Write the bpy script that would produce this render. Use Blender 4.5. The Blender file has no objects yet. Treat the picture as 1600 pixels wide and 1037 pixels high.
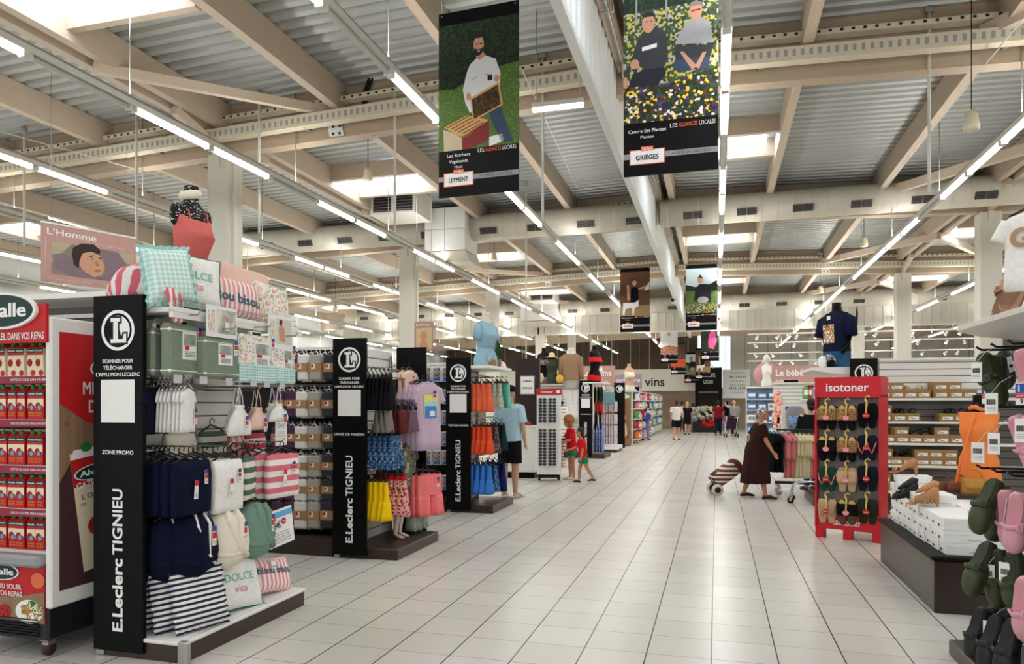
import bpy, math, random
from mathutils import Vector, Matrix, Euler
from math import sin, cos, pi, radians as R
rnd = random.Random(7)
SC = bpy.context.scene
COL = SC.collection

# ---------------------------------------------------------------- camera
FPX, EYE, VPX, VPY = 1130.0, 1.6, 1119.5, 630.0          # focal length (px of the 1600 x 1037 frame), eye height, vanishing point
YAW = math.atan((VPX - 800) / FPX)
cam = bpy.data.objects.new('camera', bpy.data.cameras.new('camera'))
COL.objects.link(cam)
cam.location = (0, 0, EYE)
cam.rotation_euler = (pi / 2, 0, YAW)
cam.data.sensor_width = 36.0
cam.data.lens = FPX / 1600 * 36.0
cam.data.shift_y = (VPY - 518.5) / 1600
cam.data.clip_start = 0.05
cam.data.clip_end = 300
SC.camera = cam

# ---------------------------------------------------------------- light and exposure
W = bpy.data.worlds.new('daylight'); SC.world = W
W.use_nodes = True
W.node_tree.nodes['Background'].inputs[0].default_value = (0.93, 0.97, 1.0, 1)
W.node_tree.nodes['Background'].inputs[1].default_value = 0.75
SC.view_settings.view_transform = 'Standard'
SC.view_settings.look = 'None'
SC.view_settings.gamma = 1.0
SC.view_settings.use_curve_mapping = False
SC.view_settings.exposure = 0.5
SC.cycles.use_denoising = True
SC.cycles.max_bounces = 6
SC.cycles.diffuse_bounces = 4
SC.cycles.glossy_bounces = 3
SC.cycles.transmission_bounces = 4
SC.cycles.transparent_max_bounces = 6
SC.cycles.caustics_reflective = False
SC.cycles.caustics_refractive = False
STRIP_Z = 4.62
STRIP_X = [-16.75, -13.8, -10.85, -8.35, -5.72, -2.86, 0.08, 3.17, 6.22, 9.2]
DOWN_W, UP_FILL_W = 3.3, 3.0
def area_lamp(x, y, z, sx, sy, power, col=(1, 0.985, 0.95)):
    d = bpy.data.lights.new('tube_or_fill_light', 'AREA')
    d.shape = 'RECTANGLE'; d.size = sx; d.size_y = sy; d.energy = power; d.color = col
    o = bpy.data.objects.new('tube_or_fill_light', d); COL.objects.link(o); o.location = (x, y, z)
    return o
for x_ in STRIP_X:                                        # lamps below each tube row carry its light; upward ones are added ceiling fill
    for y_ in (-2, 6, 14, 24, 36):
        L_ = 8 if y_ < 20 else 11
        k_ = 1.0 if y_ < 20 else 1.7
        area_lamp(x_, y_, STRIP_Z - 0.075, 0.05, L_, DOWN_W * L_ * k_)
        area_lamp(x_, y_, STRIP_Z + 0.12, 0.05, L_, UP_FILL_W * L_ * k_).rotation_euler = (pi, 0, 0)

# ---------------------------------------------------------------- from the picture to the place
CT, ST = cos(YAW), sin(YAW)
def ray(px, py):
    a = (px - 800) / FPX
    return Vector((-ST + a * CT, CT + a * ST, (VPY - py) / FPX))
def at_x(px, py, X): d = ray(px, py); return Vector((0, 0, EYE)) + d * (X / d.x)
def at_y(px, py, Y): d = ray(px, py); return Vector((0, 0, EYE)) + d * (Y / d.y)
def at_z(px, py, Z): d = ray(px, py); return Vector((0, 0, EYE)) + d * ((Z - EYE) / d.z)

# ---------------------------------------------------------------- materials
def S(r, g, b):
    f = lambda c: c / 12.92 if c <= 0.04045 else ((c + 0.055) / 1.055) ** 2.4
    return (f(r / 255), f(g / 255), f(b / 255), 1)
_M = {}
class NT:
    def __init__(s, name):
        s.m = bpy.data.materials.new(name); s.m.use_nodes = True
        s.t = s.m.node_tree; s.b = s.t.nodes['Principled BSDF']
    def n(s, typ, **kw):
        x = s.t.nodes.new(typ)
        for k, v in kw.items(): setattr(x, k, v)
        return x
    def l(s, a, b): s.t.links.new(a, b)
    def val(s, node, i, v): node.inputs[i].default_value = v
    def math(s, op, a, b=None, c=None):
        x = s.n('ShaderNodeMath', operation=op)
        for i, v in enumerate((a, b, c)):
            if v is None: continue
            if isinstance(v, (int, float)): x.inputs[i].default_value = v
            else: s.l(v, x.inputs[i])
        return x.outputs[0]
    def mix(s, f, a, b):
        x = s.n('ShaderNodeMix', data_type='RGBA')
        for i, v in ((0, f), (6, a), (7, b)):
            if isinstance(v, (int, float, tuple)): x.inputs[i].default_value = v
            else: s.l(v, x.inputs[i])
        return x.outputs[2]
    def coord(s, which='Object'):
        return s.n('ShaderNodeTexCoord').outputs[which]
    def xyz(s, which='Object'):
        x = s.n('ShaderNodeSeparateXYZ'); s.l(s.coord(which), x.inputs[0]); return x.outputs
    def noise(s, scale, detail=2, vec=None, stretch=None):
        x = s.n('ShaderNodeTexNoise'); s.val(x, 'Scale', scale); s.val(x, 'Detail', detail)
        v = vec or s.coord()
        if stretch:
            mp = s.n('ShaderNodeMapping'); mp.inputs['Scale'].default_value = stretch; s.l(v, mp.inputs[0]); v = mp.outputs[0]
        s.l(v, x.inputs['Vector']); return x.outputs[0]
    def bump(s, h, strength, dist=0.01):
        x = s.n('ShaderNodeBump'); s.val(x, 'Strength', strength); s.val(x, 'Distance', dist); s.l(h, x.inputs['Height']); s.l(x.outputs[0], s.b.inputs['Normal'])

def mat(name, rgb, rough=0.6, metal=0.0, var=0.08, scale=20, bump=0.0, spec=0.4, alpha=None):
    """plain surface: one colour with a slight procedural variation"""
    if name in _M: return _M[name]
    k = NT(name); c = S(*rgb)
    f = k.noise(scale)
    d = tuple(max(0, v * (1 - var)) for v in c[:3]) + (1,)
    e = tuple(min(1, v * (1 + var)) for v in c[:3]) + (1,)
    k.l(k.mix(f, d, e), k.b.inputs['Base Color'])
    k.b.inputs['Roughness'].default_value = rough; k.b.inputs['Metallic'].default_value = metal
    k.b.inputs['Specular IOR Level'].default_value = spec
    if bump: k.bump(f, bump)
    if alpha is not None: k.b.inputs['Alpha'].default_value = alpha
    _M[name] = k.m; return k.m
def glow(name, rgb, strength):
    if name in _M: return _M[name]
    k = NT(name); k.b.inputs['Base Color'].default_value = S(*rgb)
    k.b.inputs['Emission Color'].default_value = S(*rgb); k.b.inputs['Emission Strength'].default_value = strength
    _M[name] = k.m; return k.m
def stripes(name, a, b, axis=2, period=0.06, duty=0.5, rough=0.85, second=None):
    """fabric printed with stripes along one local axis; second=(axis, period) makes it gingham"""
    if name in _M: return _M[name]
    k = NT(name); o = k.xyz()
    def band(ax, p):
        return k.math('LESS_THAN', k.math('FRACT', k.math('ADD', k.math('DIVIDE', o[ax], p), 50.0)), duty)
    f = band(axis, period)
    if second: f = k.math('MULTIPLY', k.math('ADD', f, band(*second)), 0.5)
    k.l(k.mix(f, S(*a), S(*b)), k.b.inputs['Base Color']); k.b.inputs['Roughness'].default_value = rough
    k.bump(k.noise(90), 0.15)
    _M[name] = k.m; return k.m
def motif(name, cols, scale=25, rough=0.85, stretch=None, kind='noise', lo=0.35, hi=0.65):
    """printed pattern: a few colours in hard patches of noise or cells"""
    if name in _M: return _M[name]
    k = NT(name)
    if kind == 'noise': f = k.noise(scale, 2, stretch=stretch)
    else:
        v = k.n('ShaderNodeTexVoronoi'); k.val(v, 'Scale', scale); vec = k.coord()
        if stretch:
            mp = k.n('ShaderNodeMapping'); mp.inputs['Scale'].default_value = stretch; k.l(vec, mp.inputs[0]); vec = mp.outputs[0]
        k.l(vec, v.inputs['Vector'])
        s_ = k.n('ShaderNodeSeparateColor'); k.l(v.outputs['Color'], s_.inputs[0]); f = s_.outputs[0]; lo, hi = 0.05, 0.95
    r = k.n('ShaderNodeValToRGB'); r.color_ramp.interpolation = 'CONSTANT'
    n = len(cols)
    while len(r.color_ramp.elements) < n: r.color_ramp.elements.new(0.5)
    for i, c in enumerate(cols):
        e = r.color_ramp.elements[i]; e.position = 0 if i == 0 else lo + (hi - lo) * i / n; e.color = S(*c)
    k.l(f, r.inputs[0]); k.l(r.outputs[0], k.b.inputs['Base Color']); k.b.inputs['Roughness'].default_value = rough
    _M[name] = k.m; return k.m
def wood(name, a, b, axis=0, scale=3.0, rough=0.55):
    if name in _M: return _M[name]
    k = NT(name); st = [9, 9, 9]; st[axis] = 0.7
    f = k.noise(scale, 5, stretch=tuple(st)); g = k.noise(1.3, 1)
    kn = k.n('ShaderNodeTexVoronoi'); k.val(kn, 'Scale', 2.2); k.l(k.coord(), kn.inputs['Vector'])
    c = k.mix(f, S(*a), S(*b)); c = k.mix(k.math('MULTIPLY', g, 0.35), c, S(*b))
    c = k.mix(k.math('MULTIPLY', k.math('LESS_THAN', kn.outputs['Distance'], 0.045), 0.7), c, S(110, 85, 60))
    k.l(c, k.b.inputs['Base Color']); k.b.inputs['Roughness'].default_value = rough
    _M[name] = k.m; return k.m
def cloth(name, rgb, rough=0.9, var=0.12): return mat(name, rgb, rough, 0, var, 40, 0.2, 0.15)

WHITE = mat('white_painted_metal', (233, 232, 228), 0.4, 0, 0.03)
OFFWHITE = mat('cream_painted_metal', (222, 219, 208), 0.5, 0, 0.04)
BLACK = mat('black_lacquer', (4, 4, 5), 0.5, 0, 0.1, spec=0.15)
BLACKP = mat('black_plastic', (17, 17, 18), 0.45, 0, 0.1)
CHROME = mat('chrome', (200, 200, 200), 0.2, 1.0, 0.05)
STEEL = mat('brushed_steel', (178, 176, 172), 0.35, 0.9, 0.1)
DARKB = mat('dark_brown_laminate', (58, 44, 38), 0.38, 0, 0.18, 6)
PAPER = mat('white_paper', (240, 240, 238), 0.7, 0, 0.02)
INKW = mat('white_lettering', (244, 244, 244), 0.6, 0, 0.01)
INKB = mat('black_lettering', (20, 20, 22), 0.6, 0, 0.01)
RED = mat('red_card', (196, 22, 30), 0.45, 0, 0.04)
SIGNRED = mat('red_ink', (208, 26, 36), 0.6, 0, 0.03)
BLUEINK = mat('blue_ink', (40, 84, 170), 0.6, 0, 0.03)
ORANGEINK = mat('orange_ink', (236, 98, 52), 0.6, 0, 0.03)
GREYINK = mat('grey_ink', (150, 150, 152), 0.6, 0, 0.03)

# ---------------------------------------------------------------- mesh builder
_TXT = {}
def text_shape(body, bold=0.0):
    """flat letter outlines of a string, one unit high: vertices and polygons"""
    key = (body, bold)
    if key not in _TXT:
        cu = bpy.data.curves.new('lettering', 'FONT'); cu.body = body; cu.offset = bold; cu.resolution_u = 3; cu.fill_mode = 'FRONT'
        ob = bpy.data.objects.new('lettering', cu); COL.objects.link(ob)
        me = bpy.data.meshes.new_from_object(ob.evaluated_get(bpy.context.evaluated_depsgraph_get()))
        vs = [v.co.xy.copy() for v in me.vertices]; fs = [tuple(p.vertices) for p in me.polygons]
        bpy.data.objects.remove(ob); bpy.data.curves.remove(cu); bpy.data.meshes.remove(me)
        _TXT[key] = (vs, fs)
    return _TXT[key]

class MB:
    """collects shapes, then links them as ONE mesh object"""
    def __init__(s, M=None): s.v, s.f, s.mi, s.sm, s.mats, s.M = [], [], [], [], [], M
    def _m(s, m):
        if m not in s.mats: s.mats.append(m)
        return s.mats.index(m)
    def add(s, vs, fs, m, smooth=False):
        b = len(s.v)
        s.v += [s.M @ Vector(v) for v in vs] if s.M else [Vector(v) for v in vs]
        i = s._m(m)
        for f in fs: s.f.append(tuple(b + k for k in f)); s.mi.append(i); s.sm.append(smooth)
        return s
    def poly(s, pts, m): return s.add(pts, [tuple(range(len(pts)))], m)
    def box(s, c, d, m, rz=0.0, b=0.0, rx=0.0, ry=0.0):
        """box of centre c and size d; b rounds the edges off with a chamfer"""
        hx, hy, hz = d[0] / 2, d[1] / 2, d[2] / 2
        vs, fs = [], []
        if b <= 0:
            vs = [(x * hx, y * hy, z * hz) for z in (-1, 1) for y in (-1, 1) for x in (-1, 1)]
            fs = [(0, 2, 3, 1), (4, 5, 7, 6), (0, 1, 5, 4), (2, 6, 7, 3), (0, 4, 6, 2), (1, 3, 7, 5)]
        else:
            b = min(b, hx * 0.95, hy * 0.95, hz * 0.95); idx = {}
            for x in (-1, 1):
                for y in (-1, 1):
                    for z in (-1, 1):
                        for a in range(3):
                            p = [x * (hx - b), y * (hy - b), z * (hz - b)]
                            p[a] = (x * hx, y * hy, z * hz)[a]
                            idx[x, y, z, a] = len(vs); vs.append(tuple(p))
            for a in range(3):
                u, w = (a + 1) % 3, (a + 2) % 3
                for sgn in (-1, 1):
                    q = []
                    for (su, sw) in ((-1, -1), (1, -1), (1, 1), (-1, 1)):
                        k = [0, 0, 0]; k[a], k[u], k[w] = sgn, su, sw; q.append(idx[k[0], k[1], k[2], a])
                    fs.append(tuple(q if sgn > 0 else q[::-1]))
                for su in (-1, 1):
                    for sw in (-1, 1):
                        k0 = [0, 0, 0]; k0[u], k0[w] = su, sw; k0[a] = -1
                        k1 = list(k0); k1[a] = 1
                        q = (idx[tuple(k0) + (u,)], idx[tuple(k1) + (u,)], idx[tuple(k1) + (w,)], idx[tuple(k0) + (w,)])
                        fs.append(q if su * sw < 0 else q[::-1])
            for x in (-1, 1):
                for y in (-1, 1):
                    for z in (-1, 1):
                        q = (idx[x, y, z, 0], idx[x, y, z, 1], idx[x, y, z, 2])
                        fs.append(q if x * y * z > 0 else q[::-1])
        E = Euler((rx, ry, rz)).to_matrix() if (rx or ry or rz) else None
        c = Vector(c)
        vs = [(E @ Vector(v) if E else Vector(v)) + c for v in vs]
        return s.add(vs, fs, m)
    def loft(s, rings, m, caps=True, smooth=True, close=True):
        n = len(rings[0]); vs = [p for r in rings for p in r]; fs = []
        for i in range(len(rings) - 1):
            for j in range(n if close else n - 1):
                k = (j + 1) % n
                fs.append((i * n + j, i * n + k, (i + 1) * n + k, (i + 1) * n + j))
        if caps and close:
            fs.append(tuple(range(n))[::-1]); fs.append(tuple((len(rings) - 1) * n + j for j in range(n)))
        return s.add(vs, fs, m, smooth)
    def tube(s, pts, r, m, n=8, caps=True, smooth=True, flat=1.0):
        """round bar along a path; r is one radius or one per point; flat squeezes the second axis"""
        pts = [Vector(p) for p in pts]; rs = r if isinstance(r, (list, tuple)) else [r] * len(pts)
        rings = []; up = None
        for i, p in enumerate(pts):
            t = (pts[min(i + 1, len(pts) - 1)] - pts[max(i - 1, 0)]).normalized()
            if up is None: up = Vector((0, 0, 1)) if abs(t.z) < 0.9 else Vector((1, 0, 0))
            a = t.cross(up)
            if a.length < 1e-4: a = t.orthogonal()
            a.normalize(); b = a.cross(t); up = b
            rings.append([p + (a * cos(2 * pi * j / n) + b * sin(2 * pi * j / n) * flat) * rs[i] for j in range(n)])
        return s.loft(rings, m, caps, smooth)
    def lathe(s, prof, m, c=(0, 0, 0), n=16, sx=1.0, sy=1.0, caps=True):
        c = Vector(c)
        return s.loft([[c + Vector((r * cos(2 * pi * j / n) * sx, r * sin(2 * pi * j / n) * sy, z)) for j in range(n)] for r, z in prof], m, caps)
    def ball(s, c, r, m, n=12, k=8):
        r = (r, r, r) if isinstance(r, (int, float)) else r; c = Vector(c)
        return s.loft([[c + Vector((r[0] * sin(pi * max(0.02, min(0.98, i / k))) * cos(2 * pi * j / n), r[1] * sin(pi * max(0.02, min(0.98, i / k))) * sin(2 * pi * j / n), -r[2] * cos(pi * i / k))) for j in range(n)] for i in range(k + 1)], m)
    def prism(s, pts, vec, m, smooth=False):
        """polygon extruded along vec"""
        vec = Vector(vec); n = len(pts); P = [Vector(p) for p in pts]
        vs = P + [p + vec for p in P]
        return s.add(vs, [tuple(range(n))[::-1], tuple(range(n, 2 * n))] + [(i, (i + 1) % n, n + (i + 1) % n, n + i) for i in range(n)], m, smooth)
    def sheet(s, nu, nv, fn, m, smooth=True):
        vs = [fn(i / nu, j / nv) for j in range(nv + 1) for i in range(nu + 1)]
        return s.add(vs, [(j * (nu + 1) + i, j * (nu + 1) + i + 1, (j + 1) * (nu + 1) + i + 1, (j + 1) * (nu + 1) + i) for j in range(nv) for i in range(nu)], m, smooth)
    def text(s, body, o, right, up, size, m, align='c', bold=0.0, fit=None, sx=1.0):
        """flat lettering from point o; fit = width it must take"""
        vs, fs = text_shape(body)
        if not vs: return s
        x0, x1 = min(v.x for v in vs), max(v.x for v in vs)
        k = size / 0.72
        kx = k * sx if fit is None else fit / max(1e-6, x1 - x0)
        sh = {'c': (x0 + x1) / 2, 'l': x0, 'r': x1}[align]
        o, right, up = Vector(o), Vector(right).normalized(), Vector(up).normalized()
        out = right.cross(up) * 0.0004
        for i, (dx, dy) in enumerate(((-1, -1), (1, -1), (-1, 1), (1, 1)) if bold else ((0, 0),)):       # heavier strokes: the outline laid four times, a hair apart
            s.add([o + out * i + right * ((v.x - sh + dx * bold) * kx) + up * ((v.y + dy * bold * .7) * k) for v in vs], fs, m)
        return s
    def disc(s, c, right, up, rx, ry, m, n=28, a0=0, a1=2 * pi, inner=0.0):
        c, right, up = Vector(c), Vector(right), Vector(up)
        A = [a0 + (a1 - a0) * i / n for i in range(n + 1)]
        out = [c + right * (rx * cos(a)) + up * (ry * sin(a)) for a in A]
        if inner > 0:
            inn = [c + right * (rx * inner * cos(a)) + up * (ry * inner * sin(a)) for a in A]
            return s.add(out + inn, [(i, i + 1, n + 2 + i, n + 1 + i) for i in range(n)], m)
        return s.add(out[:-1] if a1 - a0 > 6.28 else out, [tuple(range(n if a1 - a0 > 6.28 else n + 1))], m)
    def mesh(s, name):
        me = bpy.data.meshes.new(name); me.from_pydata([tuple(v) for v in s.v], [], s.f)
        for m in s.mats: me.materials.append(m)
        me.polygons.foreach_set('material_index', s.mi); me.polygons.foreach_set('use_smooth', s.sm); me.update()
        return me
    def build(s, name, parent=None, loc=None, rot=None):
        o = bpy.data.objects.new(name, s.mesh(name)); COL.objects.link(o)
        if parent is not None: o.parent = parent
        if loc is not None: o.location = loc
        if rot is not None: o.rotation_euler = rot
        return o

def tag(o, label, cat, group=None, kind=None):
    o['label'] = label; o['category'] = cat
    if group: o['group'] = group
    if kind: o['kind'] = kind
    return o
def thing(name, label, cat, loc=(0, 0, 0), rz=0.0, group=None):
    o = bpy.data.objects.new(name, None); COL.objects.link(o); o.empty_display_size = 0.1
    o.location = loc; o.rotation_euler = (0, 0, rz)
    return tag(o, label, cat, group)
def struct(name, mb, parent=None):
    o = mb.build(name, parent)
    if parent is None: o['kind'] = 'structure'
    return o
def kids(o): return [c for c in bpy.data.objects if c.parent == o]
_KIDS = {}
def dup(src, loc, rz=None, label=None, group=None, scale=None, rot=None):
    """copy of a thing with copies of its parts and sub-parts"""
    if src.name not in _KIDS:
        _KIDS[src.name] = [(c, kids(c)) for c in kids(src)]
    r = src.copy(); COL.objects.link(r); r.location = loc
    if rz is not None: r.rotation_euler = (0, 0, rz)
    if rot is not None: r.rotation_euler = rot
    if scale is not None: r.scale = scale if not isinstance(scale, (int, float)) else (scale,) * 3
    if label: r['label'] = label
    if group: r['group'] = group
    for c, gs in _KIDS[src.name]:
        d = c.copy(); COL.objects.link(d); d.parent = r
        for g in gs:
            e = g.copy(); COL.objects.link(e); e.parent = d
    return r
class First:
    """a kind of thing: the first placing moves the original, every later one copies it"""
    def __init__(s, root): s.root, s.used = root, False
    def put(s, loc, rz=None, label=None, group=None, scale=None, rot=None):
        if s.used: return dup(s.root, loc, rz, label, group, scale, rot)
        s.used = True; r = s.root
        if r.name not in _KIDS: _KIDS[r.name] = [(c, kids(c)) for c in kids(r)]
        r.location = loc
        if rz is not None: r.rotation_euler = (0, 0, rz)
        if rot is not None: r.rotation_euler = rot
        if scale is not None: r.scale = scale if not isinstance(scale, (int, float)) else (scale,) * 3
        if label: r['label'] = label
        if group: r['group'] = group
        return r
ORD = ['first', 'second', 'third', 'fourth', 'fifth', 'sixth', 'seventh', 'eighth', 'ninth', 'tenth', 'eleventh', 'twelfth', 'thirteenth', 'fourteenth', 'fifteenth', 'sixteenth', 'seventeenth', 'eighteenth', 'nineteenth', 'twentieth']
X_, Y_, Z_ = Vector((1, 0, 0)), Vector((0, 1, 0)), Vector((0, 0, 1))
# ================================================================ THE HALL
FX0, FY0 = at_z(1111.25, 1036, 0).x, at_z(1110.75, 1029.5, 0).y
TX, TY = 0.4003, 0.3818
def floor_material():
    k = NT('beige_floor_tiles'); o = k.xyz()
    u = k.math('DIVIDE', k.math('SUBTRACT', o[0], FX0), TX); v = k.math('DIVIDE', k.math('SUBTRACT', o[1], FY0), TY)
    fu, fv = k.math('FRACT', k.math('ADD', u, 200.0)), k.math('FRACT', k.math('ADD', v, 200.0))
    lu = k.math('LESS_THAN', k.math('ABSOLUTE', k.math('SUBTRACT', fu, 0.5)), 0.5 - 0.011)
    lv = k.math('LESS_THAN', k.math('ABSOLUTE', k.math('SUBTRACT', fv, 0.5)), 0.5 - 0.007)
    cv = k.n('ShaderNodeCombineXYZ'); k.l(k.math('FLOOR', u), cv.inputs[0]); k.l(k.math('FLOOR', v), cv.inputs[1])
    wn = k.n('ShaderNodeTexWhiteNoise', noise_dimensions='2D'); k.l(cv.outputs[0], wn.inputs['Vector'])
    big = k.noise(0.35, 1); fine = k.noise(14, 4)
    c = k.mix(wn.outputs['Value'], S(203, 198, 188), S(214, 210, 202))
    c = k.mix(k.math('MULTIPLY', big, 0.55), c, S(205, 206, 196))
    c = k.mix(k.math('MULTIPLY', fine, 0.05), c, S(176, 166, 152))
    c = k.mix(lv, S(128, 122, 116), c); c = k.mix(lu, S(46, 42, 40), c)
    k.l(c, k.b.inputs['Base Color'])
    k.b.inputs['Roughness'].default_value = 0.27
    k.b.inputs['Specular IOR Level'].default_value = 0.45
    k.bump(k.math('MULTIPLY', lu, lv), 0.25, 0.002)
    return k.m
mb = MB(); mb.box((0, 20, -0.1), (36, 56, 0.2), floor_material()); struct('floor', mb)

BEAM_Y = [2.5 + 6.65 * i for i in range(7)]
BEAM = wood('glulam_timber', (194, 175, 151), (168, 147, 123), 0)
PURL = wood('purlin_timber', (197, 180, 159), (174, 155, 133), 1)
DECK = mat('galvanised_roof_sheet', (172, 174, 170), 0.42, 0.35, 0.12, 1.2)
COLM = mat('cream_painted_column', (214, 211, 197), 0.5, 0, 0.03)
DUCT = mat('cream_duct_sheet', (212, 206, 190), 0.45, 0.1, 0.05, 2)
SKY = glow('bright_skylight_pane', (225, 238, 255), 5.5)
zb = lambda x: 5.45 - 0.035 * abs(x + 1)                # underside of the main beams
zd = lambda x: 6.12 - 0.03 * abs(x + 1)                 # roof sheet
def deck(xa, xb, name):
    m = MB(); P = 0.2; pts = []
    y = -4.0
    while y < 47:
        pts += [(y, 0), (y + 0.09, 0), (y + 0.115, 0.05), (y + 0.175, 0.05)]; y += P
    for x0, x1 in ((xa, xb),):
        n = len(pts); vs = [(x0, p[0], zd(x0) + p[1]) for p in pts] + [(x1, p[0], zd(x1) + p[1]) for p in pts]
        m.add(vs, [(i, i + 1, n + i + 1, n + i) for i in range(n - 1)], DECK)
    struct(name, m)
deck(-17.5, -1, 'ceiling'); deck(-1, 18.5, 'ceiling')
m = MB(); m.prism([(-17.5, -4, zd(-17.5) + 0.08), (-1, -4, zd(-1) + 0.08), (18.5, -4, zd(18.5) + 0.08), (18.5, -4, zd(18.5) + 0.25), (-1, -4, zd(-1) + 0.25), (-17.5, -4, zd(-17.5) + 0.25)], (0, 51, 0), OFFWHITE); struct('ceiling', m)
for y in BEAM_Y:
    m = MB(); xs = [-17.4, -1, 18.4]
    m.prism([(x, y - 0.1, zb(x)) for x in xs] + [(x, y - 0.1, zd(x) - 0.002) for x in xs[::-1]], (0, 0.2, 0), BEAM)
    struct('roof_beam', m)
for x in range(-17, 18, 2):
    for dx in ((-0.13, 0.13) if x in (-7, 5, -1) else (0,)):
        m = MB(); X = x + dx
        m.box((X, 20.5, zd(X) - 0.19), (0.12, 49, 0.37), PURL); struct('roof_purlin', m)
for X in (-7, 5, 17.2):
    for y in BEAM_Y[1:]:
        m = MB(); t = zb(X)
        m.box((X, y, t / 2), (0.36, 0.36, t), COLM, b=0.02); m.box((X, y, t - 0.1), (0.1, 0.44, 0.2), COLM)
        m.box((X + 0.2, y - 0.05, t / 2), (0.04, 0.06, t), OFFWHITE)
        struct('column', m)
# timber braces in the roof, thin members between purlin and beam
BR = wood('brace_timber', (211, 195, 174), (190, 171, 149), 0, 4)
def brace(a, b, w=0.09):
    m = MB(); a, b = Vector(a), Vector(b); d = b - a
    u = d.cross(Z_).normalized() * w / 2; v = u.cross(d).normalized() * w * 0.7
    m.loft([[p + u + v, p - u + v, p - u - v, p + u - v] for p in (a, b)], BR, smooth=False)
    pl = MB()
    return struct('roof_brace', m)
for i in range(0, 6):
    ya, yb = BEAM_Y[i], BEAM_Y[i + 1]
    for X in (-7, 5):
        brace((X, yb - 0.1, zb(X) + 0.05), (X, yb - 1.05, zd(X) - 0.4))        # knee braces along the aisle
        brace((X, ya + 0.1, zb(X) + 0.05), (X, ya + 1.05, zd(X) - 0.4))
    brace((-7, ya + 4.3, zd(-7) - 0.42), (-5.2, yb - 0.15, zb(-5) + 0.36), 0.085)
    brace((5, ya + 3.2, zd(5) - 0.42), (2.8, yb - 0.15, zb(2.8) + 0.32), 0.11)
    brace((5, ya + 3.2, zd(5) - 0.42), (7.2, yb - 0.15, zb(7) + 0.32), 0.11)
# steel gusset plates bolted on the beams
for X, y in ((-5.2, 9.15), (-5.2, 15.8), (-5.2, 22.45), (2.9, 15.8), (2.9, 22.45), (-7.0, 15.8)):
    g = thing('gusset_plate', 'pale steel gusset plate bolted across the timber roof beam' if (X, y) != (-5.2, 9.15) else 'pale steel gusset plate bolted on the nearest timber beam, left of the beekeeper banner', 'bracket', (X, y - 0.11, zb(X) + 0.3), group='gusset plates on the beams')
    m = MB(); m.prism([(-0.12, 0, 0.3), (0.1, 0, 0.3), (0.22, 0, -0.28), (0, 0, -0.28)], (0, -0.015, 0), WHITE); m.build('plate', g)
    m = MB()
    for a in (-0.06, 0.04):
        for b in (0.22, 0.12): m.tube([(a, -0.01, b), (a, -0.03, b)], 0.018, BLACKP, 6); m.tube([(a + 0.12, -0.01, b - 0.37), (a + 0.12, -0.03, b - 0.37)], 0.018, BLACKP, 6)
    m.build('bolt', g)
# skylights between the purlins
for n_, X in enumerate((-14.4, -6.08, 0.05, 6.25, 12.3)):
    for r_, y in enumerate((5.75, 12.45, 19.3, 25.9, 32.5)):
        m = MB(); z = zd(X) - 0.05
        m.box((X, y, z), (1.5, 1.0, 0.03), SKY)
        w = MB()
        for dy in (-0.56, 0.56): w.box((X, y + dy, z - 0.1), (1.85, 0.1, 0.28), PURL)
        o = struct('window_%d' % (n_ * 5 + r_ + 1), m); w.build('skylight_trimmer', o)
# cable trays in front of the beams
TRAYM = mat('perforated_cable_tray', (210, 200, 176), 0.5, 0.1, 0.08, 60)
for y in BEAM_Y[1:4]:
    for dz, h, dy in ((0.12, 0.16, 0.3), (0.42, 0.06, 0.22)):
        t = thing('cable_tray', '%s perforated cable tray running along the %s roof beam' % ('wide' if h > 0.1 else 'narrow', ORD[BEAM_Y.index(y) - 1]), 'cable tray', (0, y - dy, 0))
        m = MB()
        for xa, xb in ((-16, -1.3), (-1.1, 16.6)):
            za, zc = zb(xa) + dz, zb(xb) + dz
            ring = lambda x, z: [(x, -0.07, z + h), (x, -0.07, z), (x, 0.07, z), (x, 0.07, z + 0.02), (x, -0.06, z + 0.02), (x, -0.06, z + h)]
            m.loft([ring(xa, za), ring(xb, zc)], TRAYM, smooth=False)
        m.build('tray', t)
        m = MB(); x = -15.8
        while x < 16.5:
            m.box((x, -0.072, zb(x) + dz + h * 0.5), (0.035, 0.004, h * 0.45), INKB if h < 0.1 else GREYINK); x += 0.12 if h < 0.1 else 0.09
        m.build('perforated_pattern', t)
        m = MB()
        for x in (-14, -11, -8, -5.5, -3, 0.5, 3, 6, 9, 12): m.box((x, 0.06, zb(x) + dz + 0.02), (0.05, 0.2, 0.04), STEEL)
        m.build('bracket', t)
# air ducts across the hall
GRILLE = mat('duct_grille', (72, 70, 66), 0.5, 0.3, 0.1)
def duct(xa, xb, y, z, r, label, xs):
    t = thing('air_duct', label, 'duct', (0, y, z))
    m = MB(); m.tube([(xa, 0, 0), (xb, 0, 0)], r, DUCT, 28); m.build('duct_tube', t)
    m = MB(); x = xa + 0.15
    while x < xb: m.tube([(x - 0.006, 0, 0), (x + 0.006, 0, 0)], r + 0.004, DUCT, 28, smooth=False); x += 0.3
    m.build('seam', t)
    for x in xs:
        if xa < x < xb:
            a = -0.5; n = Vector((0, -cos(a), sin(a))); m = MB(); u = Vector((0, sin(a), cos(a)))
            c = Vector((x, 0, 0)) + n * (r + 0.005)
            for s in (-0.095, 0.095):
                q = c + X_ * s; m.prism([q - X_ * 0.088 - u * 0.07, q + X_ * 0.088 - u * 0.07, q + X_ * 0.088 + u * 0.07, q - X_ * 0.088 + u * 0.07], n * 0.012, GRILLE)
                for j in range(-3, 4): m.box(q + n * 0.014 + X_ * (j * 0.024), (0.004, 0.006, 0.12), STEEL, rx=a)
            m.build('vent_grille', t)
    return t
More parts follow.
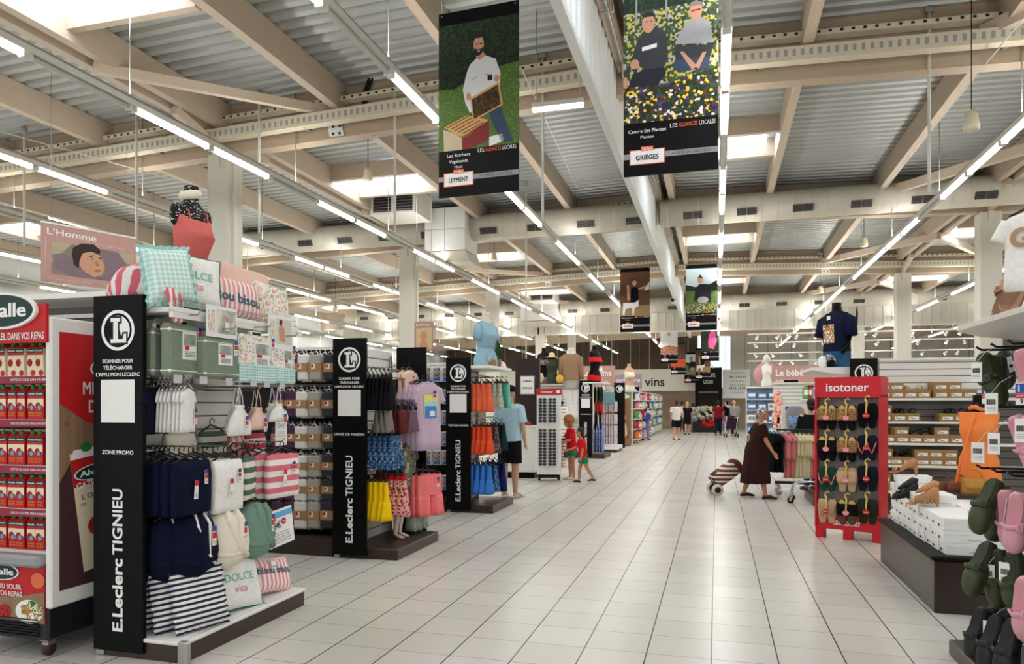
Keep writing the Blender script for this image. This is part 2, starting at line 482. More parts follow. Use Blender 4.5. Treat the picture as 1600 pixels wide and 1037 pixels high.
bx0, bx1 = at_y(668, 340, 14.8).x, at_y(731, 340, 14.8).x
duct(-16.4, bx0, 15.15, 5.47, 0.28, 'long cream air duct left of the white plenum box', [-15.4 + 1.03 * i for i in range(10)])
duct(bx1, -1.3, 15.15, 5.47, 0.28, 'short cream air duct between white plenum box and white smoke curtain', [-4.75, -3.7, -2.62, -1.6])
duct(-1.1, 16.8, 15.15, 5.5, 0.28, 'long cream air duct right of the white smoke curtain', [-0.46 + 1.03 * i for i in range(16)])
duct(-15.5, -7.6, 28.5, 5.4, 0.3, 'far cream air duct left of the second plenum box', [-14.6 + 1.3 * i for i in range(8)])
duct(-6.0, -1.3, 28.5, 5.4, 0.3, 'far cream air duct between second plenum box and smoke curtain', [-5.5 + 1.3 * i for i in range(4)])
duct(-1.1, 16.8, 28.5, 5.4, 0.3, 'far cream air duct right of the smoke curtain', [-0.3 + 1.3 * i for i in range(14)])
def plenum(x0, x1, y, label):
    t = thing('plenum_box', label, 'air unit', ((x0 + x1) / 2, y, 4.88)); w = x1 - x0
    m = MB()
    for i in (-1, 1):
        for j in (0, 1): m.box((i * w / 4, 0, 0.25 + j * 0.47), (w / 2 - 0.008, 0.85, 0.462), WHITE, b=0.008)
    m.build('casing', t)
    m = MB(); m.prism([(-w / 2, -0.425, 0), (w / 2, -0.425, 0), (w / 2, 0.42, 0), (-w / 2, 0.42, 0)], (0.0, 0.3, -0.18), DUCT); m.build('lower_hood', t)
plenum(bx0, bx1, 15.05, 'white sheet metal plenum box set in the nearer air duct')
plenum(-7.55, -6.05, 28.4, 'white sheet metal plenum box set in the farther air duct')
def cassette(x, y, z, label):
    t = thing('ventilation_unit', label, 'air unit', (x, y, z))
    m = MB(); m.box((0, 0, 0.24), (1.0, 0.85, 0.06), OFFWHITE, b=0.01); m.box((0, 0, -0.24), (1.0, 0.85, 0.06), OFFWHITE, b=0.01)
    for a in (-0.47, 0, 0.47): m.box((a, 0, 0), (0.06, 0.85, 0.44), OFFWHITE)
    m.build('casing', t)
    m = MB(); m.box((0, 0, 0), (0.9, 0.78, 0.42), mat('dark_intake', (40, 38, 36), 0.7)); m.build('intake', t)
    m = MB()
    for j in range(7): m.box((0, -0.4, -0.18 + j * 0.06), (0.92, 0.01, 0.012), STEEL); m.box((0.47, 0, -0.18 + j * 0.06), (0.01, 0.8, 0.012), STEEL)
    m.build('louver', t)
p = at_y(627, 322, 13.9); cassette(p.x, 13.9, p.z, 'ventilation unit with dark intake beside the nearer plenum box')
p = at_y(850, 462, 27.2); cassette(p.x, 27.2, p.z, 'far ventilation unit with dark intake beside the second plenum box')
# smoke curtain hung from the ridge, ribbed white sheet
SMOKE = mat('white_smoke_curtain', (236, 237, 235), 0.5, 0, 0.02)
m = MB(); pts = []; y = -3.5
while y < 36:
    pts += [(y, 0), (y + 0.16, 0), (y + 0.18, 0.025), (y + 0.22, 0.025)]; y += 0.24
vs = [(-1.22 + p[1], p[0], 4.82) for p in pts] + [(-1.22 + p[1], p[0], 6.1) for p in pts]; n = len(pts)
m.add(vs, [(i, i + 1, n + i + 1, n + i) for i in range(n - 1)], SMOKE)
m.box((-1.22, 16.2, 4.8), (0.09, 39.5, 0.06), SMOKE)
struct('smoke_curtain', m)
t = thing('conduit', 'thin grey conduit clipped along the white smoke curtain', 'conduit', (-1.1, 0, 5.72))
m = MB(); m.tube([(0, -2, 0), (0, 34, 0)], 0.02, STEEL, 6); m.tube([(0, -2, 0.09), (0, 34, 0.09)], 0.014, BLACKP, 6); m.build('conduit_tube', t)
for i in range(22):
    m = MB(); y = 1.5 + i * 1.5; m.tube([(-0.08, y, 0.16), (0.06, y, 0.14), (0.07, y, -0.06), (-0.08, y, -0.05)], 0.012, STEEL, 6); m.build('hook', t)
# white ribbed bulkhead across the hall, behind the far duct
def bulkhead(xa, xb, y, z0, z1):
    m = MB(); pts = []; x = xa
    while x < xb: pts += [(x, 0), (x + 0.2, 0), (x + 0.22, 0.03), (x + 0.28, 0.03)]; x += 0.3
    n = len(pts); m.add([(p[0], y - p[1], z0) for p in pts] + [(p[0], y - p[1], z1) for p in pts], [(i, i + 1, n + i + 1, n + i) for i in range(n - 1)], OFFWHITE)
    m.box(((xa + xb) / 2, y, z0 - 0.03), (xb - xa, 0.08, 0.06), OFFWHITE); struct('wall_bulkhead', m)
bulkhead(-16, 17.3, 28.95, 4.45, 5.4)
# outer walls
LW = mat('grey_wall_panel', (176, 178, 174), 0.6, 0, 0.05, 2)
m = MB(); m.box((-17.3, 21, 3.0), (0.2, 50, 6.0), LW)
for i in range(24): m.box((-17.19, 0.5 + i * 1.9, 3.0), (0.03, 0.04, 6.0), OFFWHITE)
for z in (3.6, 4.7): m.box((-17.18, 21, z), (0.05, 50, 0.05), OFFWHITE)
struct('wall_left', m)
m = MB(); m.box((18.2, 21, 3.0), (0.2, 50, 6.0), LW); struct('wall_right', m)
# ---------------------------------------------------------------- lighting rows
TUBE = glow('lit_fluorescent_tube', (255, 252, 244), 7.0)
TUBEOFF = mat('unlit_tube', (206, 206, 202), 0.25, 0, 0.02)
SEG = 1.17
def strip(i, x, y0, y1, off):
    t = thing('strip_light', '%s row of suspended fluorescent lights, counted from the left wall' % ORD[i], 'light', (x, 0, STRIP_Z), group='suspended rows of tube lights')
    m = MB(); m.box((0, (y0 + y1) / 2, 0.03), (0.085, y1 - y0, 0.06), OFFWHITE); m.box((0, (y0 + y1) / 2, 0.075), (0.05, y1 - y0, 0.03), STEEL)
    m.build('trunking', t)
    k = int((y1 - y0) / SEG); mon, moff = None, None
    for j in range(k):
        lit = (j % 3 != 2 or (i == 7 and j % 2 == 0)) and not (i == 6 and j < 6)
        y = y0 + (j + 0.5) * SEG
        if lit and mon: o = mon.copy(); COL.objects.link(o)
        elif not lit and moff: o = moff.copy(); COL.objects.link(o)
        else:
            q = MB(); q.box((0, 0, 0), (0.05, SEG - 0.07, 0.045), TUBE if lit else TUBEOFF, b=0.012); q.box((0, -SEG / 2 + 0.035, 0), (0.07, 0.02, 0.055), WHITE); q.box((0, SEG / 2 - 0.035, 0), (0.07, 0.02, 0.055), WHITE)
            o = q.build('tube', t)
            if lit: mon = o
            else: moff = o
        o.location = (0, y, -0.028)
    for y in range(int(y0) + 1, int(y1), 3):
        m = MB(); m.tube([(0, y, 0.08), (0, y, zd(x) - STRIP_Z)], 0.007, STEEL, 5); m.build('hanger_wire', t)
for i, x in enumerate(STRIP_X): strip(i, x, -1.0 if abs(x) < 12 else 4.0, 44.0 if i not in (6, 7, 8) else (36.0 if i == 6 else 40.0), i % 4)
# cross rows between the long rows, thin and lit
for n_, (px0, px1, py, Y, lab) in enumerate(((832, 912, 166, 8.0, 'short lit tube hung under the near beam, right of the beekeeper banner'), (222, 310, 709, 24, ''), (1330, 1470, 566, 26, ''))):
    if not lab: continue
    a, b = at_y(px0, py + 6, Y), at_y(px1, py - 2, Y)
    t = thing('tube_or_fill_light', lab, 'light', (a + b) / 2); m = MB(); m.box((0, 0, 0), (b.x - a.x, 0.06, 0.04), TUBE, b=0.01); m.build('tube', t)
    m = MB(); m.box((0, 0, 0.04), (b.x - a.x, 0.09, 0.05), OFFWHITE); m.build('housing', t); m = MB(); [m.tube([(u, 0, 0.05), (u, 0, zd(a.x) - a.z)], 0.006, STEEL, 5) for u in (-0.25, 0.25)]; m.build('hanger_wire', t)
# straight rods and loudspeakers hanging from the roof
def rod(px, py0, py1, Y, label, r=0.018):
    a, b = at_y(px, py0, Y), at_y(px, py1, Y)
    t = MB(); L = max(a.z, zd(a.x)) - b.z; t.tube([(0, 0, 0), (0, 0, L)], r, OFFWHITE, 8); t.box((0, 0, L - 0.05), (0.08, 0.05, 0.06), STEEL)
    o = t.build('hanging_rod', loc=b); tag(o, label, 'rod', 'white rods hung from the roof')
for px, a, b, Y, lb in ((617, 240, 362, 8.9, 'white hanging rod right of the nearest column'), (405, 250, 365, 8.7, 'white hanging rod between bust and nearest column'), (213, 230, 375, 8.6, 'white hanging rod above the gingham cushion'), (38, 300, 385, 8.6, 'white hanging rod at the far left wall side'), (822, 300, 560, 14.0, 'long white rod standing over the brown fitting room totem'), (1452, 90, 300, 9.0, 'white hanging rod above the far right strip light'), (848, 190, 345, 9.0, 'white hanging rod right of the beekeeper banner')):
    rod(px, a, b, Y, lb)
BELL = mat('ivory_plastic', (222, 214, 184), 0.45)
for px, py, Y, lb in ((575, 272, 10.5, 'ivory bell loudspeaker hanging before the bright skylight'), (1518, 188, 8.6, 'ivory bell loudspeaker at the upper right of the roof'), (1350, 377, 16.5, 'ivory bell loudspeaker under the right roof bay'), (1282, 452, 23, 'ivory bell loudspeaker above the navy shirt bust'), (772, 400, 17, 'ivory bell loudspeaker below the nearer duct'), (524, 482, 20, 'ivory bell loudspeaker left of the second column')):
    p = at_y(px, py, Y); t = thing('hanging_loudspeaker', lb, 'loudspeaker', p, group='bell loudspeakers')
    m = MB(); m.lathe([(0.001, 0.1), (0.04, 0.1), (0.06, 0.05), (0.075, -0.05), (0.078, -0.1), (0.06, -0.11), (0.001, -0.1)], BELL, n=14); m.build('shell', t)
    m = MB(); m.tube([(0, 0, 0.1), (0, 0, zd(p.x) - p.z)], 0.006, BLACKP, 5); m.build('cord', t)
p = at_y(580, 135, 9.0); m = MB(); m.tube([p + Vector((0.05, 0.05, 0.28)), p + Vector((-0.03, 0, 0.1)), p + Vector((-0.1, 0, -0.05)), p + Vector((-0.12, 0, -0.25)), p + Vector((-0.08, 0, -0.4))], 0.025, BLACKP, 6); m.tube([p + Vector((0.15, 0.05, 0.3)), p + Vector((0.03, 0, 0.12)), p + Vector((-0.06, 0, -0.05)), p + Vector((-0.08, 0, -0.3)), p + Vector((-0.08, 0, -0.4))], 0.02, BLACKP, 6)
tag(m.build('cable'), 'thick black cable looping down the near timber beam', 'cable')
for (a, b, lb) in ((at_y(1600, 28, 8), at_y(1375, 300, 14.8), 'thin white stay wire slanting in the upper right roof'), (at_y(816, 110, 8), at_y(905, 300, 14.8), 'thin white stay wire right of the beekeeper banner'), (at_y(0, 205, 8.2), at_y(340, 300, 9.0), 'thin white stay wire across the left roof')):
    m = MB(); m.tube([a, b], 0.007, OFFWHITE, 5); tag(m.build('stay_wire'), lb, 'wire')
# ================================================================ KINDS OF GOODS AND FITTINGS (built facing -Y, base or hanging point at the origin)
SLAT = stripes('white_slatwall', (232, 231, 227), (84, 82, 80), 2, 0.1, 0.12, 0.5)
DSLAT = stripes('grey_slatwall', (120, 116, 113), (44, 42, 42), 2, 0.1, 0.14, 0.5)
REDTAG = mat('red_label', (208, 30, 38), 0.5)
TAGBLUE = mat('blue_tag', (42, 66, 150), 0.5)
KRAFT = mat('kraft_card', (172, 136, 88), 0.7, 0, 0.08)
SKINPH = mat('photo_skin_tone', (203, 152, 120), 0.6, 0, 0.15, 30)
def ring(rx, ry, z, n=20, p=2.0, cx=0.0, cy=0.0, wave=0.0, k=0.0, ph=0.0):
    out = []
    for j in range(n):
        a = 2 * pi * j / n; c, s = cos(a), sin(a)
        x = math.copysign(abs(c) ** (2 / p), c) * rx; y = math.copysign(abs(s) ** (2 / p), s) * ry
        out.append(Vector((cx + x, cy + y + wave * sin(k * (cx + x) + ph), z)))
    return out
def hanger(t, w, m=BLACKP, z=0.0, clips=False):
    h = MB()
    h.tube([(0, 0.02, z + 0.045), (0, 0.02, z + 0.075), (0, 0, z + 0.095), (0, -0.02, z + 0.08), (0, -0.015, z + 0.06)], 0.004, m, 6)
    h.tube([(-w / 2, 0, z - 0.01), (-w * 0.3, 0, z + 0.015), (0, 0.01, z + 0.045), (w * 0.3, 0, z + 0.015), (w / 2, 0, z - 0.01)], 0.007, m, 6)
    if clips:
        for x in (-w * 0.42, w * 0.42): h.box((x, 0, z - 0.01), (0.025, 0.03, 0.045), m)
    return h.build('hanger', t)
def price_tag(t, x, y, z, h=0.09, w=0.032, top=TAGBLUE, rz=0.0):
    g = MB(Matrix.Translation((x, y, z)) @ Matrix.Rotation(rz, 4, 'Y'))
    g.box((0, 0, -h / 2), (w, 0.002, h), PAPER); g.box((0, -0.0015, -h * 0.14), (w, 0.001, h * 0.28), top); g.box((0, -0.0015, -h * 0.48), (w * 0.9, 0.001, h * 0.3), REDTAG if top is TAGBLUE else PAPER)
    for j in range(3): g.box((0, -0.0018, -h * (0.74 + 0.07 * j)), (w * 0.7, 0.001, 0.002), INKB)
    return g.build('price_tag', t)
def towel(name, label, cat, w, h, d, m, group=None, tg=True, wave=0.0, top=TAGBLUE, hang=True):
    """folded cloth over a hanger bar"""
    t = thing(name, label, cat, group=group)
    b = MB(); rows = []
    for i in range(9):
        f = i / 8; z = -0.012 - h * f
        rows.append(ring(w / 2 * (0.97 + 0.03 * f), d / 2 * (0.55 + 0.45 * min(1, f * 4)) * (1 - 0.25 * f * f), z, 24, 5, wave=wave * f, k=30 / w * 0.6, ph=1.3))
    b.loft([ring(w / 2 * 0.95, d * 0.12, -0.004, 24, 5)] + rows + [ring(w / 2 * 0.9, d * 0.1, -h - 0.02, 24, 5)], m); b.build('cloth', t)
    if hang: hanger(t, w * 0.96)
    if tg: price_tag(t, w * 0.22, -d / 2 - 0.012, -h * 0.2); price_tag(t, -w * 0.05, -d / 2 - 0.012, -h * 0.38, 0.12, 0.035, REDTAG, 0.08)
    return t
def shorts(name, label, cat, w, h, d, m, group=None, flare=1.25, legs=True, waist=None, n=36, amp=0.03, clips=True, tg=False):
    """shorts, skirt or trousers pegged by the waist"""
    t = thing(name, label, cat, group=group); b = MB(); rows = []
    ph = rnd.random() * 6
    for i in range(9):
        f = i / 8
        rows.append(ring(w / 2 * (1 + (flare - 1) * f), d / 2 * (0.8 + 0.5 * f), -h * f, n, 3, wave=amp * f, k=2 * pi * 2.5 / w, ph=ph))
    if legs:
        top = [r for r in rows[:5]]
        b.loft(top, m, caps=False); e = rows[4]
        b.poly(rows[0], m)
        for sgn in (-1, 1):
            L = []
            for i in range(4, 9):
                f = i / 8; ww = w / 4 * (1 + (flare - 1) * f)
                L.append(ring(ww * 1.02, d / 2 * (0.8 + 0.5 * f), -h * f, n, 3, cx=sgn * ww * (0.98 + 0.06 * (f - .5)), wave=amp * f, k=2 * pi * 2.5 / w, ph=ph))
            b.loft(L, m)
    else: b.loft(rows, m)
    b.build('cloth', t)
    if waist:
        q = MB(); q.loft([ring(w / 2 * 1.015, d / 2 * 0.86, 0.006, n, 3), ring(w / 2 * 1.02, d / 2 * 0.9, -0.035, n, 3)], waist); q.build('waistband', t)
    hanger(t, w * 0.98, z=0.02, clips=clips)
    if tg: price_tag(t, w * 0.2, -d / 2 - 0.02, -0.03, 0.11, 0.035)
    return t
def shirt(name, label, cat, w, h, d, m, group=None, sleeve=0.5, neck=0.35, hem=1.0, tg=False, amp=0.012, hang=BLACKP, collar=None):
    """top or dress on a hanger, sleeves falling at the sides"""
    t = thing(name, label, cat, group=group); b = MB(); n = 28; ph = rnd.random() * 6
    prof = [(0.0, neck, 0.5), (0.03, neck * 1.35, 0.8), (0.07, 0.86, 0.9), (0.12, 1.0, 1.0), (0.3, 0.96, 1.05), (0.6, 0.98, 1.05), (0.85, 0.5 + 0.5 * hem, 1.1), (1.0, hem, 1.15)]
    b.loft([ring(w / 2 * a, d / 2 * q, -h * f, n, 3.2, wave=amp * f, k=2 * pi * 2 / w, ph=ph) for f, a, q in prof], m)
    if sleeve:
        for s in (-1, 1):
            L = []
            for i in range(5):
                f = i / 4; c = Vector((s * (w / 2 * (0.86 + 0.24 * f)), 0, -h * 0.07 - w * (0.06 + sleeve * f)))
                L.append([c + Vector((cos(2 * pi * j / 12) * w * (0.1 + 0.02 * f) * (1.0), sin(2 * pi * j / 12) * d * 0.45, s * cos(2 * pi * j / 12) * w * 0.05)) for j in range(12)])
            b.loft(L, m)
    b.build('cloth', t)
    if collar: q = MB(); q.loft([ring(w / 2 * neck * 1.03, d * 0.28, 0.004, n, 2.5), ring(w / 2 * neck * 1.38, d * 0.42, -h * 0.031, n, 3.2)], collar, caps=False); q.build('neckband', t)
    if hang: hanger(t, w * 0.9, hang, z=-h * 0.02)
    if tg: price_tag(t, w * 0.1, -d / 2 - 0.02, -h * 0.1, 0.12, 0.04)
    return t
def pillow_y(u, v, d):
    return d / 2 * max(0.0, (1 - u ** 4) * (1 - v ** 4)) ** 0.55
def cushion(name, label, w, h, d, m, back=None, trim=None, ruffle=0.0, words=(), group=None, tassel=None, cat='cushion', patch=None):
    t = thing(name, label, cat, group=group); b = MB(); n = 16
    def P(u, v, s):
        bow = 1 - 0.07 * (1 - v * v) * abs(u); bow2 = 1 - 0.07 * (1 - u * u) * abs(v)
        return Vector((w / 2 * u * bow, s * pillow_y(u, v, d), h / 2 + h / 2 * v * bow2))
    for s, mm in ((-1, m), (1, back or m)):
        b.sheet(n, n, lambda i, j, s=s: P((2 * i - 1) * -s, 2 * j - 1, s), mm)
    b.build('cover', t)
    edge = [(-1 + 2 * i / 14, -1) for i in range(14)] + [(1, -1 + 2 * i / 14) for i in range(14)] + [(1 - 2 * i / 14, 1) for i in range(14)] + [(-1, 1 - 2 * i / 14) for i in range(14)]
    if ruffle:
        q = MB(); vs = []; fs = []; N = len(edge) * 4
        for i in range(N):
            a, c = edge[i // 4], edge[(i // 4 + 1) % len(edge)]; f = (i % 4) / 4
            u, v = a[0] + (c[0] - a[0]) * f, a[1] + (c[1] - a[1]) * f
            p = P(u, v, 0); o = Vector((p.x, 0, p.z - h / 2)).normalized() * ruffle
            wv = ruffle * 0.45 * sin(i * pi / 4)
            vs += [p, p + o * 0.55 + Y_ * wv, p + o + Y_ * wv * 1.4]
        for i in range(N):
            k = (i + 1) % N
            for j in (0, 1): fs.append((i * 3 + j, k * 3 + j, k * 3 + j + 1, i * 3 + j + 1))
        q.add(vs, fs, trim or m, True); q.build('ruffle', t)
    elif trim:
        q = MB(); q.tube([P(u, v, 0) for u, v in edge] + [P(*edge[0], 0)], 0.006, trim, 6); q.build('piping', t)
    if tassel:
        for u, v in ((-1, -1), (1, -1), (1, 1), (-1, 1)):
            q = MB(); p = P(u, v, 0); q.ball(p + Vector((u * .01, 0, v * .01)), 0.022, tassel, 8, 6); q.build('pompom', t)
    def on(q, lift=0.004):
        for i, p in enumerate(q.v):
            u, v = max(-.98, min(.98, p.x / (w / 2))), max(-.98, min(.98, (p.z - h / 2) / (h / 2))); q.v[i] = Vector((p.x, -pillow_y(u, v, d) - lift, p.z))
        return q
    for body, z, size, mm, bold in words:
        q = MB(); q.text(body, (0, 0, z), X_, Z_, size, mm, 'c', bold); on(q).build('lettering', t)
    if patch:
        for (x, z, sx, sz, mm) in patch:
            q = MB(); q.sheet(4, 4, lambda i, j: (x + sx * (i - .5), 0, z + sz * (j - .5)), mm); on(q, 0.003).build('printed_patch', t)
    return t
def card_pack(name, label, cat, w, h, d, m, band=None, group=None, photo=None, hook=True, trim=None):
    """folded linen with a card sleeve, on a hook"""
    t = thing(name, label, cat, group=group)
    b = MB(); b.box((0, 0, -h / 2 - 0.03), (w, d, h), m, b=0.018); b.build('cloth', t)
    if trim:
        for z in trim: q = MB(); q.box((0, -0.001, -0.03 - h * z), (w * 1.01, d * 1.01, h * 0.06), PAPER, b=0.008); q.build('border', t)
    if band:
        q = MB(); q.box((0, 0, -0.03 - h * 0.5), (w * 1.012, d * 1.02, h * 0.34), band); bd = q.build('card_sleeve', t)
        q = MB(); q.box((-w * 0.12, -d * 0.515, -0.03 - h * 0.46), (w * 0.3, 0.004, h * 0.2), PAPER); q.box((-w * 0.18, -d * 0.52, -0.03 - h * 0.44), (w * 0.16, 0.004, h * 0.12), REDTAG); q.build('label', t)
    if photo:
        q = MB(); q.box((w * 0.08, -d * 0.51, -0.03 - h * 0.4), (w * 0.42, 0.003, h * 0.52), PAPER); q.box((w * 0.08, -d * 0.51 - 0.002, -0.03 - h * 0.29), (w * 0.36, 0.003, h * 0.22), photo)
        q.box((w * 0.0, -d * 0.51 - 0.003, -0.03 - h * 0.44), (w * 0.12, 0.003, h * 0.07), REDTAG)
        for j in range(4): q.box((w * 0.08, -d * 0.51 - 0.003, -0.03 - h * (0.51 + 0.03 * j)), (w * 0.3, 0.002, h * 0.008), INKB)
        q.build('insert_card', t)
    if hook:
        q = MB(); q.box((0, 0, -0.018), (w * 0.3, d * 0.4, 0.035), WHITE, b=0.004); q.box((0, -d * 0.22, -0.02), (w * 0.22, 0.002, 0.022), INKB); q.tube([(0, 0.01, 0), (0, 0, 0.03), (0, -0.015, 0.02)], 0.005, WHITE, 6); q.build('hanger', t)
    return t
def logo(q, c, r):
    """white ring with a white capital L cut out of a half disc"""
    c = Vector(c)
    f = lambda x, z, y=0: c + Vector((x * r, -0.0008 * y, z * r))
    q.disc(c, X_, Z_, r, r, INKW, 40, inner=0.84)
    q.disc(f(0, 0), X_, Z_, r * 0.72, r * 0.72, INKW, 30, a0=-0.35 * pi, a1=0.55 * pi)
    L = lambda g, y, mm: (q.poly([f(-0.42 - g, -0.62 - g, y), f(0.52 + g, -0.62 - g, y), f(0.52 + g, -0.18 + g, y), f(0.38 - g, -0.18 + g, y), f(0.3 - g, -0.44 + g, y), f(0.02 + g, -0.44 + g, y), f(0.02 + g, 0.42 - g, y), f(0.16 + g, 0.42 - g, y), f(0.16 + g, 0.6 + g, y), f(-0.42 - g, 0.6 + g, y), f(-0.42 - g, 0.42 - g, y), f(-0.26 - g, 0.42 - g, y), f(-0.26 - g, -0.44 + g, y), f(-0.42 - g, -0.44 + g, y)], mm))
    L(0.09, 1, INKB); L(0.0, 2, INKW)
def end_panel(label, loc, dept=None, w=0.38, h=2.28, rz=0.0, full=True, logo_on=True):
    t = thing('aisle_end_panel', label, 'sign panel', loc, rz, 'black aisle end panels')
    m = MB(); m.box((0, 0, h / 2 + 0.02), (w, 0.03, h - 0.04), BLACK); m.box((-w / 2 + 0.04, 0.02, 0.03), (0.06, 0.05, 0.05), STEEL); m.build('board', t)
    y = -0.0165
    if logo_on:
        m = MB(); logo(m, (0, y, h - 0.22), 0.128); m.build('logo', t)
    if full:
        for i, s in enumerate(('SCANNER POUR', 'TÉLÉCHARGER', "L'APPLI MON LECLERC")): m = MB() if i == 0 else m; m.text(s, (0, y, h - 0.425 - i * 0.042), X_, Z_, 0.024, INKW, bold=0.025, fit=(0.235, 0.225, 0.335)[i])
        m.build('heading', t)
        if dept: m = MB(); m.text(dept, (0, y, h - 1.0), X_, Z_, 0.026, INKW, bold=0.025, fit=min(0.34, 0.024 * len(dept))); m.build('department_lettering', t)
        m = MB(); m.box((0, y, h - 0.665), (0.26, 0.002, 0.27), PAPER); m.build('white_card', t)
        m = MB(); m.text('E.Leclerc', (0.035, y, 0.17), Z_, -X_, 0.078, INKW, 'l', 0.03, fit=0.45); m.text('TIGNIEU', (0.035, y, 0.65), Z_, -X_, 0.078, INKW, 'l', 0.02, fit=0.41); m.build('name_lettering', t)
    return t
# ---- dress-form busts: one torso profile, garments are shells of the same profile
FEM = [(0.0, .150, .105, 0), (0.08, .165, .12, .01), (0.16, .150, .11, .005), (0.26, .112, .074, .004), (0.34, .119, .082, -.006), (0.44, .142, .122, -.034), (0.5, .138, .1, -.018), (0.57, .15, .075, 0), (0.62, .15, .062, 0), (0.65, .11, .055, 0.005), (0.68, .058, .052, .008), (0.74, .05, .05, .002), (0.78, .052, .052, 0)]
MAL = [(0.0, .165, .115, 0), (0.1, .17, .12, 0), (0.22, .155, .105, 0), (0.34, .165, .11, -.005), (0.46, .185, .12, -.012), (0.55, .195, .105, -.005), (0.62, .19, .08, 0), (0.66, .13, .065, .005), (0.695, .066, .06, .01), (0.75, .056, .058, 0), (0.80, .058, .058, 0)]
def prof_at(P, z):
    for a, b in zip(P, P[1:]):
        if a[0] <= z <= b[0]:
            f = (z - a[0]) / (b[0] - a[0]); return tuple(a[i] + (b[i] - a[i]) * f for i in (1, 2, 3))
    return P[0][1:] if z < P[0][0] else P[-1][1:]
def shell(P, z0, z1, inf, m, n=26, rows=10, scoop=0.0, wave=0.0):
    b = MB(); R_ = []
    for i in range(rows + 1):
        z = z0 + (z1 - z0) * i / rows; a, c, o = prof_at(P, z); f = 1 - i / rows
        r = ring(a + inf, c + inf, z, n, 2.3, cy=o)
        if wave: r = [p + Vector((p.x, p.y, 0)).normalized() * (wave * f * sin(7 * math.atan2(p.y, p.x))) for p in r]
        if scoop and i == rows: r = [p + Vector((0, 0, -scoop * max(0, 1 - (p.x / (a * 0.8)) ** 2))) for p in r]
        R_.append(r)
    b.loft(R_, m, caps=False); b.loft([R_[-1], [p * 1 + Vector((-p.x * 0.04, -p.y * 0.04, -0.004)) for p in R_[-1]]], m, caps=False)
    return b
def bust(label, loc, rz, body, male=False, scale=1.0, cat='mannequin bust', stand=0.0, arms=None):
    P = MAL if male else FEM
    t = thing('display_bust', label, cat, loc, rz); t.scale = (scale,) * 3
    b = MB(); b.loft([ring(a, c, z, 26, 2.3, cy=o) for z, a, c, o in P], body); b.build('torso', t)
    if stand: q = MB(); q.tube([(0, 0, 0.02), (0, 0, -stand)], 0.014, CHROME, 8); q.lathe([(0.11, -stand), (0.11, -stand + 0.012), (0.02, -stand + 0.02)], CHROME, n=20); q.build('stand', t)
    return t
def sleeve(t, name, s, P, m, r0, r1, L, sh=0.585, out=0.06, fwd=-0.02):
    a, c, o = prof_at(P, sh); b = MB()
    pts = [Vector((s * (a - 0.045), o, sh)), Vector((s * (a + 0.015), o, sh - 0.03)), Vector((s * (a + out * 0.6), o + fwd * .4, sh - L * 0.5)), Vector((s * (a + out), o + fwd, sh - L))]
    b.tube(pts, [r0 * 0.85, r0, (r0 + r1) / 2, r1], m, 12); return b.build(name, t)
# ================================================================ CHILLED DRINKS CABINET, front left
DKGREEN = mat('dark_green_ink', (16, 52, 48), 0.5); ALVRED = mat('tomato_red_print', (192, 24, 30), 0.5, 0, 0.03)
PLUM = mat('plum_shelf_strip', (146, 40, 66), 0.5); NAVYM = mat('black_cabinet_metal', (24, 27, 33), 0.4)
PLANK = wood('printed_planks', (170, 140, 110), (120, 90, 66), 2, 3); PRGREEN = mat('green_cap', (30, 130, 60), 0.4)
CREAMP = mat('cream_print', (236, 222, 190), 0.6); TOMATO = motif('tomato_print', [(160, 20, 22), (190, 40, 30), (120, 14, 20)], 40)
SALAD = motif('salad_print', [(50, 110, 40), (230, 225, 215), (90, 140, 50), (200, 120, 60), (240, 238, 230)], 22)
def alvalle(q, c, r, u, rx, rz, k=1):
    """dark green oval with a white rim and the word Alvalle"""
    c, r, u = Vector(c), Vector(r), Vector(u); n = r.cross(u)
    q.disc(c, r, u, rx, rz, INKW, 36); q.disc(c + n * 0.0015, r, u, rx * 0.92, rz * 0.88, DKGREEN, 36)
    q.text('Alvalle', c + n * 0.003 - u * rz * 0.32, r, u, rz * 0.75, INKW, 'c', 0.03, fit=rx * 1.45)
fr = thing('chilled_drinks_cabinet', 'open chilled cabinet of red juice cartons with a red sign and white framed side', 'refrigerated display', (-4.38, 3.9, 0))
O_ = Vector(fr.location)
def fp(x, y, z): return Vector((x, y, z)) - O_
m = MB(); m.box(fp(-4.385, 3.93, 0.31), (0.73, 0.74, 0.4), NAVYM, b=0.015); m.build('base', fr)
m = MB()
for i in range(7): m.box(fp(-4.385, 3.552, 0.14 + i * 0.017), (0.6, 0.012, 0.007), mat('grille_black', (8, 9, 10), 0.6))
m.build('base_grille', fr)
m = MB(); m.box(fp(-4.385, 4.26, 1.3), (0.73, 0.06, 1.6), WHITE); m.build('back_panel', fr)
m = MB(); m.box(fp(-4.735, 3.92, 1.3), (0.03, 0.72, 1.6), WHITE); m.build('inner_wall', fr)
m = MB(); m.box(fp(-4.385, 3.94, 2.05), (0.75, 0.76, 0.1), WHITE, b=0.01); m.build('roof_panel', fr)
m = MB(); m.box(fp(-4.39, 3.545, 0.615), (0.72, 0.1, 0.075), mat('grey_bumper', (150, 152, 156), 0.4), b=0.02); m.build('bumper', fr)
m = MB(); m.box(fp(-4.39, 3.56, 0.4), (0.7, 0.012, 0.36), ALVRED)
fy = 3.552
m.poly([fp(-4.74, fy, 0.22), fp(-4.04, fy, 0.22), fp(-4.04, fy, 0.42), fp(-4.2, fy, 0.39), fp(-4.4, fy, 0.37), fp(-4.74, fy, 0.35)], PLANK)
m.disc(fp(-4.16, fy - 0.002, 0.29), X_, Z_, 0.11, 0.075, PAPER); m.disc(fp(-4.14, fy - 0.003, 0.3), X_, Z_, 0.09, 0.06, SALAD)
